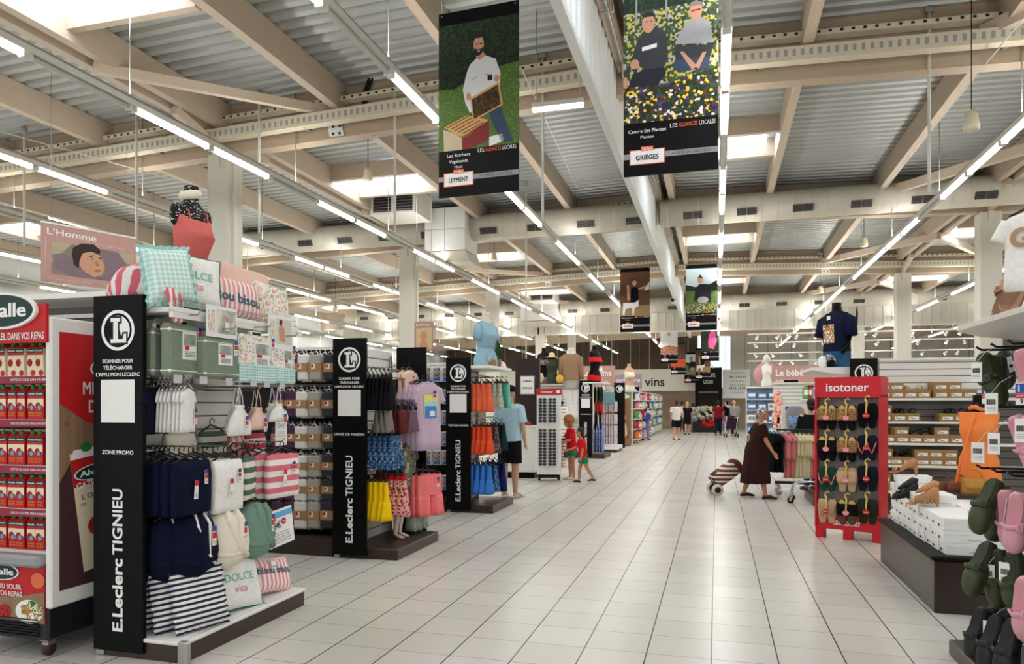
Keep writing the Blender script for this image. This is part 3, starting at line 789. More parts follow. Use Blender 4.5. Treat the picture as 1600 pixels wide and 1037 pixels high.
m.disc(fp(-4.09, fy - 0.003, 0.49), X_, Z_, 0.055, 0.05, mat('soup_print', (222, 110, 70), 0.5)); m.disc(fp(-4.36, fy - 0.003, 0.28), X_, Z_, 0.05, 0.045, TOMATO)
m.build('lower_front_panel', fr)
m = MB(); alvalle(m, fp(-4.4, fy - 0.004, 0.53), X_, Z_, 0.16, 0.055)
m.text('METTEZ DU SOLEIL', fp(-4.215, fy - 0.004, 0.425), X_, Z_, 0.032, INKW, 'r', 0.02, fit=0.36); m.text('DANS VOS REPAS', fp(-4.215, fy - 0.004, 0.38), X_, Z_, 0.032, INKW, 'r', 0.02, fit=0.32); m.build('front_lettering', fr)
m = MB(); m.box(fp(-4.375, 3.53, 2.1), (0.77, 0.02, 0.24), ALVRED); m.build('header_board', fr)
m = MB(); m.prism([fp(-4.335 + 0.29 * cos(a), 3.502, 2.18 + 0.115 * sin(a)) for a in [2 * pi * i / 44 for i in range(44)]], (0, 0.016, 0), INKW); alvalle(m, fp(-4.335, 3.498, 2.18), X_, Z_, 0.29, 0.115); m.build('logo_oval', fr)
m = MB(); m.text('METTEZ DU SOLEIL DANS VOS REPAS', fp(-4.005, 3.518, 2.0), X_, Z_, 0.045, INKW, 'r', 0.02, fit=0.62); m.build('header_lettering', fr)
SH = [at_y(40, p, 3.6).z for p in (592, 660, 732, 800, 865)]
for i, z in enumerate(SH):
    m = MB(); m.box(fp(-4.385, 3.93, z + 0.01), (0.68, 0.64, 0.02), WHITE); s = m.build('shelf', fr)
    if i < 4:
        m = MB(); m.box(fp(-4.385, 3.6, z - 0.005), (0.68, 0.012, 0.045), PLUM); m.box(fp(-4.6, 3.592, z - 0.005), (0.1, 0.01, 0.04), STEEL, b=0.004)
        m.text(('METTEZ DU SOLEIL DANS VOS REPAS', '100% DE LÉGUMES FRAIS À PORTÉE')[i % 2], fp(-4.06, 3.593, z - 0.012), X_, Z_, 0.015, INKW, 'r', 0.01, fit=0.3); m.build('price_rail', s)
m = MB()
x0 = -4.0
m.box(fp(x0, 3.95, 1.23), (0.05, 0.82, 1.82), WHITE, b=0.012); m.build('side_panel', fr)
def sp(y, z, k=0): return fp(x0 + 0.0265 + 0.001 * k, y, z)
m = MB(); m.poly([sp(3.6, 0.42), sp(4.32, 0.42), sp(4.32, 2.05), sp(3.6, 2.05)], PLANK)
m.poly([sp(3.6, 1.6, 1), sp(3.68, 1.55, 1), sp(3.8, 1.48, 1), sp(3.95, 1.44, 1), sp(4.32, 1.4, 1), sp(4.32, 2.05, 1), sp(3.6, 2.05, 1)], ALVRED)
for y in (3.78, 4.02): m.poly([sp(y, 0.42, .5), sp(y + 0.004, 0.42, .5), sp(y + 0.004, 1.5, .5), sp(y, 1.5, .5)], mat('plank_gap', (60, 45, 36), 0.8))
m.poly([sp(3.6, 0.42, .6), sp(3.9, 0.42, .6), sp(3.86, 1.0, .6), sp(3.7, 1.25, .6), sp(3.6, 1.1, .6)], mat('dark_plum_print', (70, 38, 44), 0.7))
m.build('side_poster', fr)
m = MB(); alvalle(m, sp(4.0, 1.83, 2), Y_, Z_, 0.17, 0.075)
m.text('METTEZ', sp(3.775, 1.66, 2), Y_, Z_, 0.085, INKW, 'l', 0.015, fit=0.33); m.text('DANS VOS', sp(3.82, 1.54, 2), Y_, Z_, 0.085, INKW, 'l', 0.015, fit=0.42)
k = MB(Matrix.Translation(sp(3.78, 0.5, 3)) @ Matrix.Rotation(R(8), 4, 'X'))
k.poly([(0, 0, 0), (0, 0.36, 0), (0, 0.36, 0.78), (0, 0, 0.78)], CREAMP); k.poly([(.001, 0, 0.56), (.001, 0.36, 0.56), (.001, 0.36, 0.74), (.001, 0, 0.74)], ALVRED); k.poly([(.001, 0, 0.74), (.001, 0.36, 0.74), (.001, 0.33, 0.8), (.001, 0.03, 0.8)], PAPER)
k.disc((.002, 0.13, 0.805), Y_, Z_, 0.045, 0.03, PRGREEN); alvalle(k, (.003, 0.17, 0.635), Y_, Z_, 0.16, 0.05)
k.text('GAZPACHO', (.004, 0.02, 0.545), Y_, Z_, 0.042, INKW, 'l', 0.02, fit=0.3); k.text("L'Original", (.004, 0.05, 0.47), Y_, Z_, 0.035, INKB, 'l', 0.0, fit=0.24); k.text('100%', (.004, 0.03, 0.43), Y_, Z_, 0.018, INKB, 'l')
k.disc((.003, 0.24, 0.33), Y_, Z_, 0.12, 0.1, TOMATO); k.disc((.003, 0.13, 0.28), Y_, Z_, 0.06, 0.06, TOMATO); k.disc((.003, 0.17, 0.2), Y_, Z_, 0.05, 0.05, mat('cucumber_print', (190, 200, 140), 0.6)); k.disc((.003, 0.24, 0.18), Y_, Z_, 0.07, 0.06, SALAD)
k.build('side_carton_picture', fr); m.build('side_lettering', fr)
for x in (-4.08, -4.68):
    for y in (3.62, 4.22):
        m = MB(); m.tube([fp(x - 0.015, y, 0.045), fp(x + 0.015, y, 0.045)], 0.042, mat('caster_rubber', (70, 40, 42), 0.6), 16); m.box(fp(x, y, 0.085), (0.05, 0.07, 0.035), STEEL, b=0.01); m.box(fp(x, y + .01, 0.11), (0.08, 0.1, 0.012), STEEL); m.build('caster', fr)
# cartons
def carton(light):
    t = thing('juice_carton', 'red tomato drink carton', 'carton'); m = MB()
    m.box((0, 0, 0.09), (0.07, 0.07, 0.18), ALVRED if not light else CREAMP, b=0.003)
    m.prism([(-0.035, -0.035, 0.18), (0.035, -0.035, 0.18), (0.035, 0, 0.215), (-0.035, 0, 0.215)], (0, 0.02, 0.0), ALVRED); m.box((0, 0.012, 0.21), (0.07, 0.004, 0.03), CREAMP); m.build('body', t)
    m = MB(); m.tube([(0.005, -0.02, 0.195), (0.005, -0.032, 0.218)], 0.013, PRGREEN, 10); m.build('cap', t)
    m = MB(); f = -0.0357
    m.poly([(-0.034, f, 0.15), (0.034, f, 0.15), (0.034, f, 0.178), (-0.034, f, 0.178)], DKGREEN); m.text('Alvalle', (0, f - 0.0004, 0.158), X_, Z_, 0.012, INKW, 'c', 0.02, fit=0.055); m.poly([(-0.034, f, 0.135), (0.034, f, 0.135), (0.034, f, 0.15), (-0.034, f, 0.15)], ALVRED)
    m.poly([(-0.034, f, 0.07), (0.034, f, 0.07), (0.034, f, 0.132), (-0.034, f, 0.132)], CREAMP); m.disc((-0.01, f - .0003, 0.085), X_, Z_, 0.022, 0.025, TOMATO, 12); m.disc((0.015, f - .0003, 0.07 if not light else 0.02), X_, Z_, 0.02, 0.02, TOMATO if not light else ALVRED, 12)
    if not light:
        m.disc((0, f - .0006, 0.075), X_, Z_, 0.015, 0.015, mat('sky_blue_sticker', (90, 170, 215), 0.5), 12)
        for zz in (0.036, 0.02): m.text('LOT DE 2', (0, f - .0003, zz), X_, Z_, 0.009, mat('yellow_ink', (240, 190, 70), 0.6), 'c', 0.02, fit=0.05)
    m.build('printed_front', t); return t
ca, cb = First(carton(True)), First(carton(False))
rows = ['top', 'second', 'third', 'fourth', 'bottom']
for i, z in enumerate(SH):
    for j in range(8):
        x = -4.08 - j * 0.078 - (0.012 if j % 2 else 0)
        (ca if i == 0 else cb).put((x, 3.66 + 0.01 * rnd.random(), z + 0.0205), rnd.uniform(-0.05, 0.05), '%s carton from the white side panel on the %s shelf of the chilled cabinet' % (ORD[j], rows[i]), 'drink cartons in the chilled cabinet')
    if i in (1, 2, 3):
        for j in range(4): cb.put((-4.09 - j * 0.08, 3.76, z + 0.0205), 0.02, 'carton standing behind the %s front carton, %s shelf' % (ORD[j], rows[i]), 'drink cartons in the chilled cabinet')
# hanging department picture above: L'Homme
ROSE = mat('dusty_rose_board', (190, 148, 138), 0.6, 0, 0.03)
pa, pb = at_y(64, 345, 6.6), at_y(212, 378, 7.6)
t = thing('hanging_picture_sign', "dusty pink hanging sign L'Homme with a man lying back", 'sign', (pa + pb) / 2 + Vector((0, 0, -0.33)), math.atan2(pb.y - pa.y, pb.x - pa.x)); wd = (pb.xy - pa.xy).length
m = MB(); m.box((0, 0, 0), (wd, 0.02, 0.68), ROSE); m.box((0, 0, 0.35), (wd, 0.03, 0.02), WHITE); m.build('board', t)
m = MB(); m.text("L'Homme", (-wd / 2 + 0.06, -0.012, 0.22), X_, Z_, 0.075, INKW, 'l', 0.01, fit=wd * 0.5)
for a, b in (((-wd * .46, .18), (-wd * .46, -.3)), ((-wd * .46, -.3), (wd * .46, -.3)), ((wd * .46, .18), (wd * .46, -.3)), ((wd * 0.05, .18), (wd * .46, .18))): m.tube([(a[0], -0.012, a[1]), (b[0], -0.012, b[1])], 0.002, INKW, 4)
m.build('lettering', t)
m = MB(); y = -0.0125
Q = lambda x, z: (x * wd, y, z)
m.poly([Q(-.4, -.24), Q(.45, -.24), Q(.45, .14), Q(-.4, .14)], mat('photo_grey', (140, 128, 116), 0.7, 0, 0.3, 3)); m.build('picture', t)
m = MB(); y = -0.0135
SH_ = mat('photo_mauve_sleeve', (132, 112, 120), 0.7, 0, 0.15, 12)
def F(*p): m.poly([Q(*q) for q in p], FM)
FM = mat('photo_beige_reeds', (178, 166, 140), 0.7, 0, 0.2, 30); F((-.4, -.1), (-.2, .14), (-.4, .14)); F((.3, .02), (.45, .0), (.45, .14), (.3, .14)); y = -0.0138
FM = SH_; F((-.4, -.02), (-.3, .02), (-.16, -.04), (.0, -.18), (.12, -.24), (-.2, -.24), (-.36, -.18)); F((.02, .02), (.12, .13), (.3, .12), (.4, -.02), (.45, -.24), (.08, -.24)); y = -0.0145
FM = SKINPH; F((-.14, .06), (-.06, .12), (.06, .1), (.12, .02), (.15, -.1), (.11, -.19), (.03, -.22), (-.08, -.16), (-.14, -.06)); y = -.0155
FM = mat('photo_dark_hair', (48, 36, 30), 0.7); F((-.2, .02), (-.19, .1), (-.1, .17), (.03, .18), (.1, .12), (.09, .06), (.0, .09), (-.09, .05), (-.12, -.04), (-.13, -.14), (-.18, -.1)); F((-.02, .03), (.03, .05), (.03, .04), (-.01, .02)); F((.08, .03), (.11, .03), (.12, .02), (.09, .01)); F((-.01, .0), (.02, .01), (.03, .0), (.01, -.01)); F((.09, -.01), (.11, .0), (.12, -.01))
FM = mat('photo_shade_skin', (168, 116, 90), 0.6); F((.05, -.01), (.09, -.07), (.06, -.085), (.045, -.06)); FM = mat('photo_lips', (150, 80, 74), 0.6); F((.04, -.13), (.1, -.12), (.11, -.135), (.05, -.15)); m.build('portrait', t)
m = MB()
for x in (-wd * .4, wd * .4): m.tube([(x, 0, 0.36), (x, 0, 2.4)], 0.004, STEEL, 5)
m.build('wire', t)
# long white shelf top behind the cabinet (back row gondola)
t = thing('wall_shelf_unit', 'white shelving run behind the chilled cabinet', 'shelving', (-6.4, 4.62, 0))
m = MB(); m.box((0, 0, 2.42), (5.0, 0.5, 0.04), WHITE); m.build('top_shelf', t); m = MB(); m.box((0, 0.22, 1.25), (5.0, 0.05, 2.3), DSLAT); m.build('back_panel', t); m = MB(); m.box((0, 0, 0.06), (5.0, 0.5, 0.12), DARKB); m.build('plinth', t)
m = MB(); m.box((0.0, -0.1, 2.28), (5.0, 0.04, 0.03), STEEL); m.build('rail', t)
# ================================================================ FIRST GONDOLA HEAD (linen and bath)
XF = -3.27                                                            # the plane the goods hang out to
def gy(px, X=None): return at_x(px, 630, X or XF).y
def gz(px, py, X=None): return at_x(px, py, X or XF).z
end_panel('black end panel nearest the camera, lettered zone promo, beside striped cushions', (-3.625, 3.72, 0), 'ZONE PROMO')
g1 = thing('end_gondola', 'nearest gondola head of bath linen with white perforated base shelf', 'shelving', (-3.45, 4.4, 0))
m = MB(); m.box((0, 0, 0.055), (0.6, 1.35, 0.11), DARKB); m.build('plinth', g1)
m = MB(); m.box((0, 0, 0.122), (0.62, 1.38, 0.024), WHITE, b=0.005); s = m.build('base_shelf', g1)
q = MB()
for i in range(62): q.disc((0.285, -0.66 + i * 0.0215, 0.1345), X_, Y_, 0.004, 0.004, INKB, 6)
q.build('perforated_pattern', s)
m = MB(); m.box((0.305, -0.675, 0.07), (0.07, 0.05, 0.14), STEEL, b=0.01); m.build('corner_guard', g1)
m = MB(); m.box((-0.3, 0, 1.2), (0.04, 1.34, 2.16), SLAT); m.build('back_panel', g1)
zt = 2.19
m = MB(); m.box((-0.06, 0.075, zt), (0.5, 1.41, 0.035), WHITE, b=0.006); m.box((0.17, 0.075, zt - 0.025), (0.03, 1.41, 0.05), WHITE); m.prism([(0.19, 0.74, zt - 0.05), (0.19, 0.82, zt - 0.04), (0.0, 0.82, zt - 0.04), (0, 0.74, zt - 0.05)], (0, 0, 0.04), WHITE); s = m.build('top_shelf', g1)
q = MB()
for i in range(40): q.tube([(0.185, -0.62 + i * 0.035, zt + 0.01), (0.185, -0.62 + i * 0.035, zt + 0.07)], 0.002, STEEL, 4)
for z in (0.03, 0.07): q.tube([(0.185, -0.63, zt + z), (0.185, 0.76, zt + z)], 0.003, STEEL, 4)
q.build('wire_rail', s)
for y in (-0.5, 0.1, 0.62): m = MB(); m.box((-0.27, y, 1.15), (0.03, 0.03, 2.1), STEEL); m.build('upright', g1)
for z, xe in ((1.73, 0.17), (1.29, 0.1), (0.93, 0.12)):
    m = MB(); m.tube([(-0.12, -0.64, z), (-0.12, 0.64, z)], 0.012, STEEL, 8); m.tube([(-0.12, -0.64, z), (-0.29, -0.64, z)], 0.01, STEEL, 6); m.tube([(-0.12, 0.64, z), (-0.29, 0.64, z)], 0.01, STEEL, 6); m.build('rail', g1)
def hook(y, z, x1=0.2): m = MB(); m.tube([(-0.28, y, z), (x1 - 0.02, y, z), (x1, y, z + 0.025)], 0.006, STEEL, 6); m.build('hook', g1)
G1 = Vector((-3.45, 4.4, 0))
def fx(px0, X=None): return min(X or XF, XF * 3.775 / gy(px0))                        # goods stand behind the black panel
def put(o, px0, px1, pz, X=XF, py=None, rz=pi / 2):
    """place a thing facing the aisle so that it spans px0..px1 with its hanging point at height pz"""
    o.location = (X, (gy(px0, X) + gy(px1, X)) / 2, pz); o.rotation_euler = (0, 0, rz); return o
SAGE = cloth('sage_cotton', (128, 140, 122)); NAVY = cloth('navy_terry', (12, 16, 42)); TERRYW = cloth('white_terry', (228, 224, 214)); CREAMT = cloth('cream_terry', (232, 224, 206)); GREENT = cloth('grey_green_terry', (116, 146, 130)); BLUSH = cloth('blush_cotton', (231, 196, 180))
PINKST = stripes('pink_white_stripe', (216, 108, 128), (240, 232, 226), 2, 0.085, 0.5); PINKSTX = stripes('pink_white_candy_stripe', (232, 150, 156), (243, 235, 230), 0, 0.042, 0.5); GRNST = stripes('green_white_stripe', (70, 98, 84), (226, 218, 202), 2, 0.08, 0.5); NAVYST = stripes('navy_white_stripe', (24, 27, 58), (236, 234, 230), 2, 0.034, 0.52)
GING = stripes('mint_gingham', (172, 220, 213), (240, 248, 245), 0, 0.03, 0.5, second=(2, 0.03)); GINGS = stripes('small_mint_gingham', (120, 190, 190), (228, 240, 236), 0, 0.02, 0.5, second=(2, 0.02)); REDCHK = stripes('crimson_check', (176, 44, 66), (232, 214, 206), 0, 0.07, 0.5, second=(2, 0.07)); REDST = stripes('crimson_stripe', (180, 56, 80), (236, 218, 210), 2, 0.085, 0.5)
MINT = cloth('mint_cotton', (172, 218, 211)); TEALT = cloth('teal_trim', (44, 120, 118)); WHITEC = cloth('white_cotton', (238, 236, 232)); PINKINK = mat('pink_ink', (226, 130, 150), 0.7); MINTINK = mat('mint_ink', (120, 196, 180), 0.7); TEALINK = mat('teal_ink', (24, 92, 112), 0.7)
FLOR = motif('floral_print', [(240, 236, 230), (238, 234, 228), (226, 160, 140), (240, 236, 230), (238, 234, 228), (150, 180, 140), (240, 236, 230), (236, 200, 160), (240, 236, 230), (238, 234, 228)], 11, lo=0.3, hi=0.72)
PHOTO = motif('catalogue_photo', [(128, 138, 134), (150, 158, 152), (176, 178, 170), (206, 200, 190), (226, 222, 214)], 7, lo=.3, hi=.7)
# top shelf
zs = zt + 0.02
c = cushion('cushion', 'mint gingham cushion with ruffled edge on the top shelf', 0.3, 0.36, 0.15, GING, MINT, MINT, 0.026); c.location = (-3.33, 3.845, zs + 0.025); c.rotation_euler = (R(-8), R(-6), R(66))
c = cushion('cushion', 'white cushion with dolce vita lettering on the top shelf', 0.44, 0.4, 0.14, WHITEC, TEALT, TEALT, words=(('DOLCE', 0.2, 0.055, MINTINK, 0.01), ('vita', 0.12, 0.055, PINKINK, 0.0))); c.location = (-3.36, gy(312) + 0.03, zs + 0.01); c.rotation_euler = (R(-14), R(5), R(66))
c = cushion('cushion', 'long pink striped cushion lettered bisou bisou on the top shelf', 0.58, 0.3, 0.14, PINKSTX, words=(('bisou bisou', 0.1, 0.075, TEALINK, 0.02),)); c.location = (-3.36, gy(372) + 0.03, zs + 0.005); c.rotation_euler = (R(-10), R(5), R(78))
c = cushion('cushion', 'white floral cushion at the far end of the top shelf', 0.36, 0.34, 0.13, FLOR); c.location = (-3.36, gy(440) + 0.02, zs + 0.005); c.rotation_euler = (R(-12), R(6), R(80))
c = cushion('cushion', 'plain blush pillow lying behind the bisou cushion', 0.62, 0.36, 0.15, BLUSH); c.location = (-3.62, gy(385, -3.62) + 0.05, zs + 0.16); c.rotation_euler = (R(-20), R(3), R(84))
# striped towel thrown over the shelf end
t = thing('beach_towel', 'pink and white striped towel spilling over the shelf end above the black panel', 'towel', (-3.62, 3.95, zs)); m = MB()
WST = stripes('wide_pink_stripe', (222, 104, 124), (242, 234, 228), 0, 0.07, 0.5); L = []
for i in range(13):
    f = i / 12; L.append([Vector((-.28 + .34 * f + .02 * sin(5 * f), (.17 * sin(pi * min(1, .12 + f * .8)) + .012 * sin(6 * a + 9 * f)) * cos(a), .12 + (.2 * sin(pi * min(1, .12 + f * .75)) + .014 * sin(5 * a + 4 * f)) * sin(a) * (1 if sin(a) > 0 else .6))) for a in [2 * pi * j / 22 for j in range(22)]])
m.loft(L, WST); m.build('cloth', t); m = MB()
m.loft([[Vector((.325 + .015 * sin(3 * f), -.16 + .07 * x * (1 - .4 * f) + .04 * f, .1 - .2 * f + (.012 if k else 0))) + Vector((.012 * k, 0, 0)) for k in (0, 1) for x in ((-1, -.5, 0, .5, 1) if k == 0 else (1, .5, 0, -.5, -1))] for f in [i / 6 for i in range(7)]], stripes('fallen_pink_stripe', (222, 104, 124), (242, 234, 228), 1, 0.05, 0.5))
m.build('hanging_corner', t)
# bust in a camisole
SPECK = motif('black_speckled_form', [(10, 10, 12)] * 13 + [(225, 225, 222)], 75, kind='cell', stretch=(1, 1, 2.5))  # black ground with scattered white flecks
b = bust('black dress form in a coral camisole with cream eye mask standing on the top shelf', (-3.5, gy(299, -3.5), zs + 0.07), R(80), SPECK, scale=1.06); b.scale = (.86, .86, 1.05)
CORAL = cloth('coral_jersey', (212, 108, 104)); shell(FEM, 0.0, 0.57, 0.016, CORAL, rows=22, scoop=0.055).build('camisole', b)
for s in (-1, 1): q = MB(); q.tube([(s * .085, -.092, .55), (s * .09, -.076, .6), (s * .09, 0, .645), (s * .085, .06, .58), (s * .07, .075, .53)], 0.006, CORAL, 6); q.build('strap', b)
for s in (-1, 1): q = MB(); q.ball((s * .15, .005, .575), (0.038, 0.05, 0.075), SPECK); q.build('shoulder', b)
q = MB(); q.tube([(0.06 * cos(a), 0.01 + 0.058 * sin(a), 0.725 + 0.012 * cos(a)) for a in [2 * pi * i / 16 for i in range(17)]], 0.03, CREAMT, 10); q.build('eye_mask', b)
for x_, z_ in ((-0.075, .47), (0.075, .47)): pass
price_tag(b, 0.1, -0.13, 0.03, 0.12, 0.04)
m = MB(); m.ball((0, 0, 0.11), (0.07, 0.05, 0.11), mat('tan_plush', (196, 140, 104), 0.9), 12, 8); o = m.build('tan_pouch', loc=(-3.55, gy(268, -3.55), zs + 0.2)); tag(o, 'tan rounded pouch half hidden behind the gingham cushion, beside the dress form', 'pouch')
# packs under the top shelf
for i, (a, b_, top, bot, mm, ph) in enumerate(((231, 255, 512, 588, SAGE, False), (257, 309, 507, 590, SAGE, True), (313, 366, 528, 592, SAGE, True), (368, 425, 524, 598, FLOR, True), (424, 455, 537, 599, FLOR, True))):
    X = fx(a); w = gy(b_, X) - gy(a, X); h = gz((a + b_) / 2, top, X) - gz((a + b_) / 2, bot, X)
    lab = ('sage bed linen pack at the end nearest the black panel', 'sage bed linen pack with photo card, middle of the three', 'sage bed linen pack below the first shelf leaflet', 'floral and gingham bed linen pack, wider of the two', 'narrow floral and gingham bed linen pack at the far end')[i]
    o = card_pack('bed_linen_pack', lab, 'bed linen', w, h, 0.08, mm, None, 'bed linen packs', PHOTO if ph else None, True, (0.12, 0.88) if mm is SAGE else None)
    if mm is FLOR: q = MB(); q.box((0, -0.002, -0.03 - h * 0.8), (w * 1.01, 0.082, h * 0.4), GINGS, b=0.01); q.build('gingham_half', o)
    if ph: price_tag(o, w * 0.38, -0.045, -0.04, 0.1, 0.035)
    put(o, a, b_, gz((a + b_) / 2, top, X) + 0.03, X); hook(gy((a + b_) / 2, X) - G1.y, gz((a + b_) / 2, top, X) + 0.06, X + 3.6)
for a, b_, top, bot, lab in ((322, 370, 479, 529, 'white leaflet with a bed photo clipped to the shelf edge over the sage packs'), (419, 457, 493, 546, 'white leaflet with a sunbathing photo clipped to the shelf edge over the floral packs')):
    w = gy(b_, -3.23) - gy(a, -3.23); h = gz(a, top, -3.23) - gz(a, bot, -3.23)
    t = thing('shelf_leaflet', lab, 'leaflet', group='shelf leaflets'); m = MB(); m.box((0, 0, -h / 2), (w, 0.003, h), PAPER); m.build('sheet', t)
    m = MB(); m.box((w * 0.14, -0.003, -h * 0.48), (w * 0.62, 0.002, h * 0.76), PHOTO if a < 400 else mat('pale_sky_print', (216, 208, 196), 0.6)); m.box((-w * 0.34, -0.003, -h * 0.5), (w * 0.2, 0.002, h * 0.7), FLOR)
    if a > 400: m.prism([(-.02, -.005, -h * .75), (.05, -.005, -h * .8), (.04, -.005, -h * .4), (.0, -.005, -h * .25), (-.03, -.005, -h * .4)], (0, -.002, 0), SKINPH); m.disc((-.005, -.008, -h * .2), X_, Z_, .018, .022, mat('photo_dark_hair', (48, 36, 30)))
    else: m.disc((.05, -.005, -h * .4), X_, Z_, .02, .025, SKINPH); m.prism([(.02, -.005, -h * .75), (.07, -.005, -h * .75), (.07, -.005, -h * .5), (.03, -.005, -h * .48)], (0, -.002, 0), PAPER)
    m.build('picture', t); put(t, a, b_, gz((a + b_) / 2, top, -3.23), -3.23)
for i, px in enumerate((278, 318, 358, 396, 417, 441)):
    m = MB(); m.box((0, 0, 0), (0.07, 0.004, 0.05), mat('clear_label_holder', (196, 198, 200), 0.2)); o = m.build('label_holder'); tag(o, 'clear price label holder on the hook rail, %s from the black panel' % ORD[i], 'label holder', 'clear label holders'); put(o, px - 7, px + 7, gz(px, 592 + i * 2, -3.22), -3.22)
# second tier
o0 = First(shirt('baby_shirt', 'white baby top', 'baby top', 0.17, 0.28, 0.022, WHITEC, sleeve=0.35, hang=CHROME))
for i in range(9):
    X = XF - 0.032 * i; o0.put((X, gy(294) + 0.0, gz(298, 607)), pi / 2 + .3 + rnd.uniform(-.04, .04), 'white baby top on a wire hanger, %s from the aisle in its row' % ORD[i], 'white baby tops on the upper rail')
hook(gy(294) - G1.y, gz(298, 607) + 0.06)
q = kids(o0.root)[0]; price_tag(o0.root, 0.055, -0.024, -0.13, 0.1, 0.04)
for i in range(2):
    o = shirt('baby_shirt', 'navy baby top hanging next to the black panel, %s' % ('in front' if i == 0 else 'behind the first navy one'), 'baby top', 0.26, 0.3, 0.05, NAVY, 'navy baby tops', sleeve=0.3); X = fx(226) - .06 * i; put(o, 230, 252, gz(240, 605, X), X, rz=pi / 2 + .3)
    if i == 0: price_tag(o, 0.02, -0.045, -0.1, 0.13, 0.04)
hook(gy(241, fx(226)) - G1.y, gz(240, 605, fx(226)) + 0.06, 0)
for lab, a, b_, top, bot, mm in (('cream folded towel on the back rail under the white baby tops', 255, 303, 676, 712, CREAMT), ('green and white striped towel on the back rail', 311, 351, 673, 708, GRNST), ('crimson checked towel on the back rail behind the drawstring bags', 354, 378, 676, 722, REDCHK), ('crimson striped towel on the back rail behind the drawstring bags', 380, 412, 676, 716, REDST)):
    X = -3.58; w = gy(b_, X) - gy(a, X); o = towel('hanging_towel', lab, 'towel', w, gz(300, top, X) - gz(300, bot, X) + 0.02, 0.08, mm, 'towels on the back rail', False); put(o, a, b_, gz((a + b_) / 2, top, X), X)
def pouch(label, w, h, m):
    t = thing('drawstring_bag', label, 'bag', group='drawstring bags'); b = MB(); L = []
    for f, a, d, wv in ((0, .34, .5, .0), (0.05, .46, .6, .006), (0.12, .36, .5, .004), (0.2, .5, .75, .006), (0.45, .8, 1, .004), (0.75, .96, 1.05, 0), (0.95, 1, .8, 0), (1.0, .92, .3, 0)): L.append(ring(w / 2 * a, 0.035 * d, -0.12 - (h - 0.12) * f, 24, 2.4, wave=wv, k=14 / w * .4))
    b.loft(L, m); b.build('cloth', t); q = MB()
    for s in (-1, 1): q.tube([(s * w * .16, 0, -0.13), (s * w * .1, -.005, -0.06), (s * .004, 0, 0.0), (0, 0, 0.01)], 0.004, m, 6)
    q.build('drawstring', t); q = MB(); q.box((w * .16, -.035, -0.15), (.03, .02, .025), BLACKP, b=.005); q.build('toggle', t); return t
for lab, a, b_, top, bot, mm, X in (('white drawstring bag hanging in front, largest of the row', 355, 392, 606, 681, WHITEC, XF), ('white drawstring bag behind the largest bag', 352, 384, 606, 676, WHITEC, XF - .08), ('pink drawstring bag on the upper rail', 389, 417, 611, 674, BLUSH, XF), ('pink drawstring bag behind the first pink bag', 384, 410, 611, 668, BLUSH, XF - .08), ('white drawstring bag at the far end of the bag rail', 420, 449, 606, 663, WHITEC, XF), ('white drawstring bag behind the far end bag', 411, 438, 606, 663, WHITEC, XF - .08)):
    o = pouch(lab, gy(b_, X) - gy(a, X), gz(370, top, X) - gz(370, bot, X), mm); put(o, a, b_, gz((a + b_) / 2, top, X), X)
    if X == XF: hook(gy((a + b_) / 2) - G1.y, gz((a + b_) / 2, top) + 0.008); price_tag(o, .03, -.042, -.2, .1, .035)
t = thing('paper_price_sheet', 'tall white paper price sheet reading 34 euros hanging beside the bags', 'price sign', group='paper price signs'); m = MB(); m.box((0, 0, -.125), (.16, .002, .25), PAPER); m.build('sheet', t); m = MB(); m.text('34€', (0, -.002, -.11), X_, Z_, .045, GREYINK)
for j in range(5): m.box((0, -.002, -.14 - .018 * j), (.11, .001, .003), GREYINK)
m.build('lettering', t); put(t, 428, 450, gz(438, 648), XF - .12)
# third tier: folded towels on black hangers
n0 = First(towel('bath_towel', 'navy towel', 'towel', 0.33, 0.33, 0.09, NAVY, tg=True))
for i in range(5): n0.put((XF - .075 * i, gy(299), gz(299, 719) + .0), pi / 2, 'navy bath towel on a black hanger, %s from the aisle, left of the white towels' % ORD[i], 'navy bath towels')
n1 = First(towel('bath_towel', 'navy towel', 'towel', 0.3, 0.33, 0.09, NAVY, tg=False))
for i in range(3): n1.put((-3.47 - .07 * i, 3.94, gz(244, 722, -3.47)), pi / 2, 'navy bath towel beside the black panel, %s from the aisle' % ORD[i], 'navy bath towels')
w0 = First(towel('bath_towel', 'white towel', 'towel', 0.31, 0.345, 0.1, WHITEC))
for i in range(4): w0.put((XF - .085 * i, gy(353), gz(353, 717)), pi / 2, 'white bath towel on a black hanger, %s from the aisle' % ORD[i], 'white bath towels')
p0 = First(towel('bath_towel', 'pink striped towel', 'towel', 0.36, 0.32, 0.08, PINKST))
for i in range(4): p0.put((XF + .02 - .09 * i, gy(437) - .035 * i, gz(437, 708)), pi / 2 - .12, 'pink and white striped bath towel, %s from the aisle' % ORD[i], 'pink striped bath towels')
g0 = First(towel('bath_towel', 'green striped towel', 'towel', 0.2, 0.3, 0.1, GRNST, tg=False))
for i in range(2): g0.put((XF - .03 - .1 * i, gy(391) - .02 * i, gz(390, 712)), pi / 2 + .3, 'green and white striped bath towel %s, right of the white towels' % ('in front' if i == 0 else 'behind'), 'green striped bath towels')
for px, py in ((299, 719), (353, 717), (437, 708), (391, 712)): hook(gy(px) - G1.y, gz(px, py) + .09, .22)
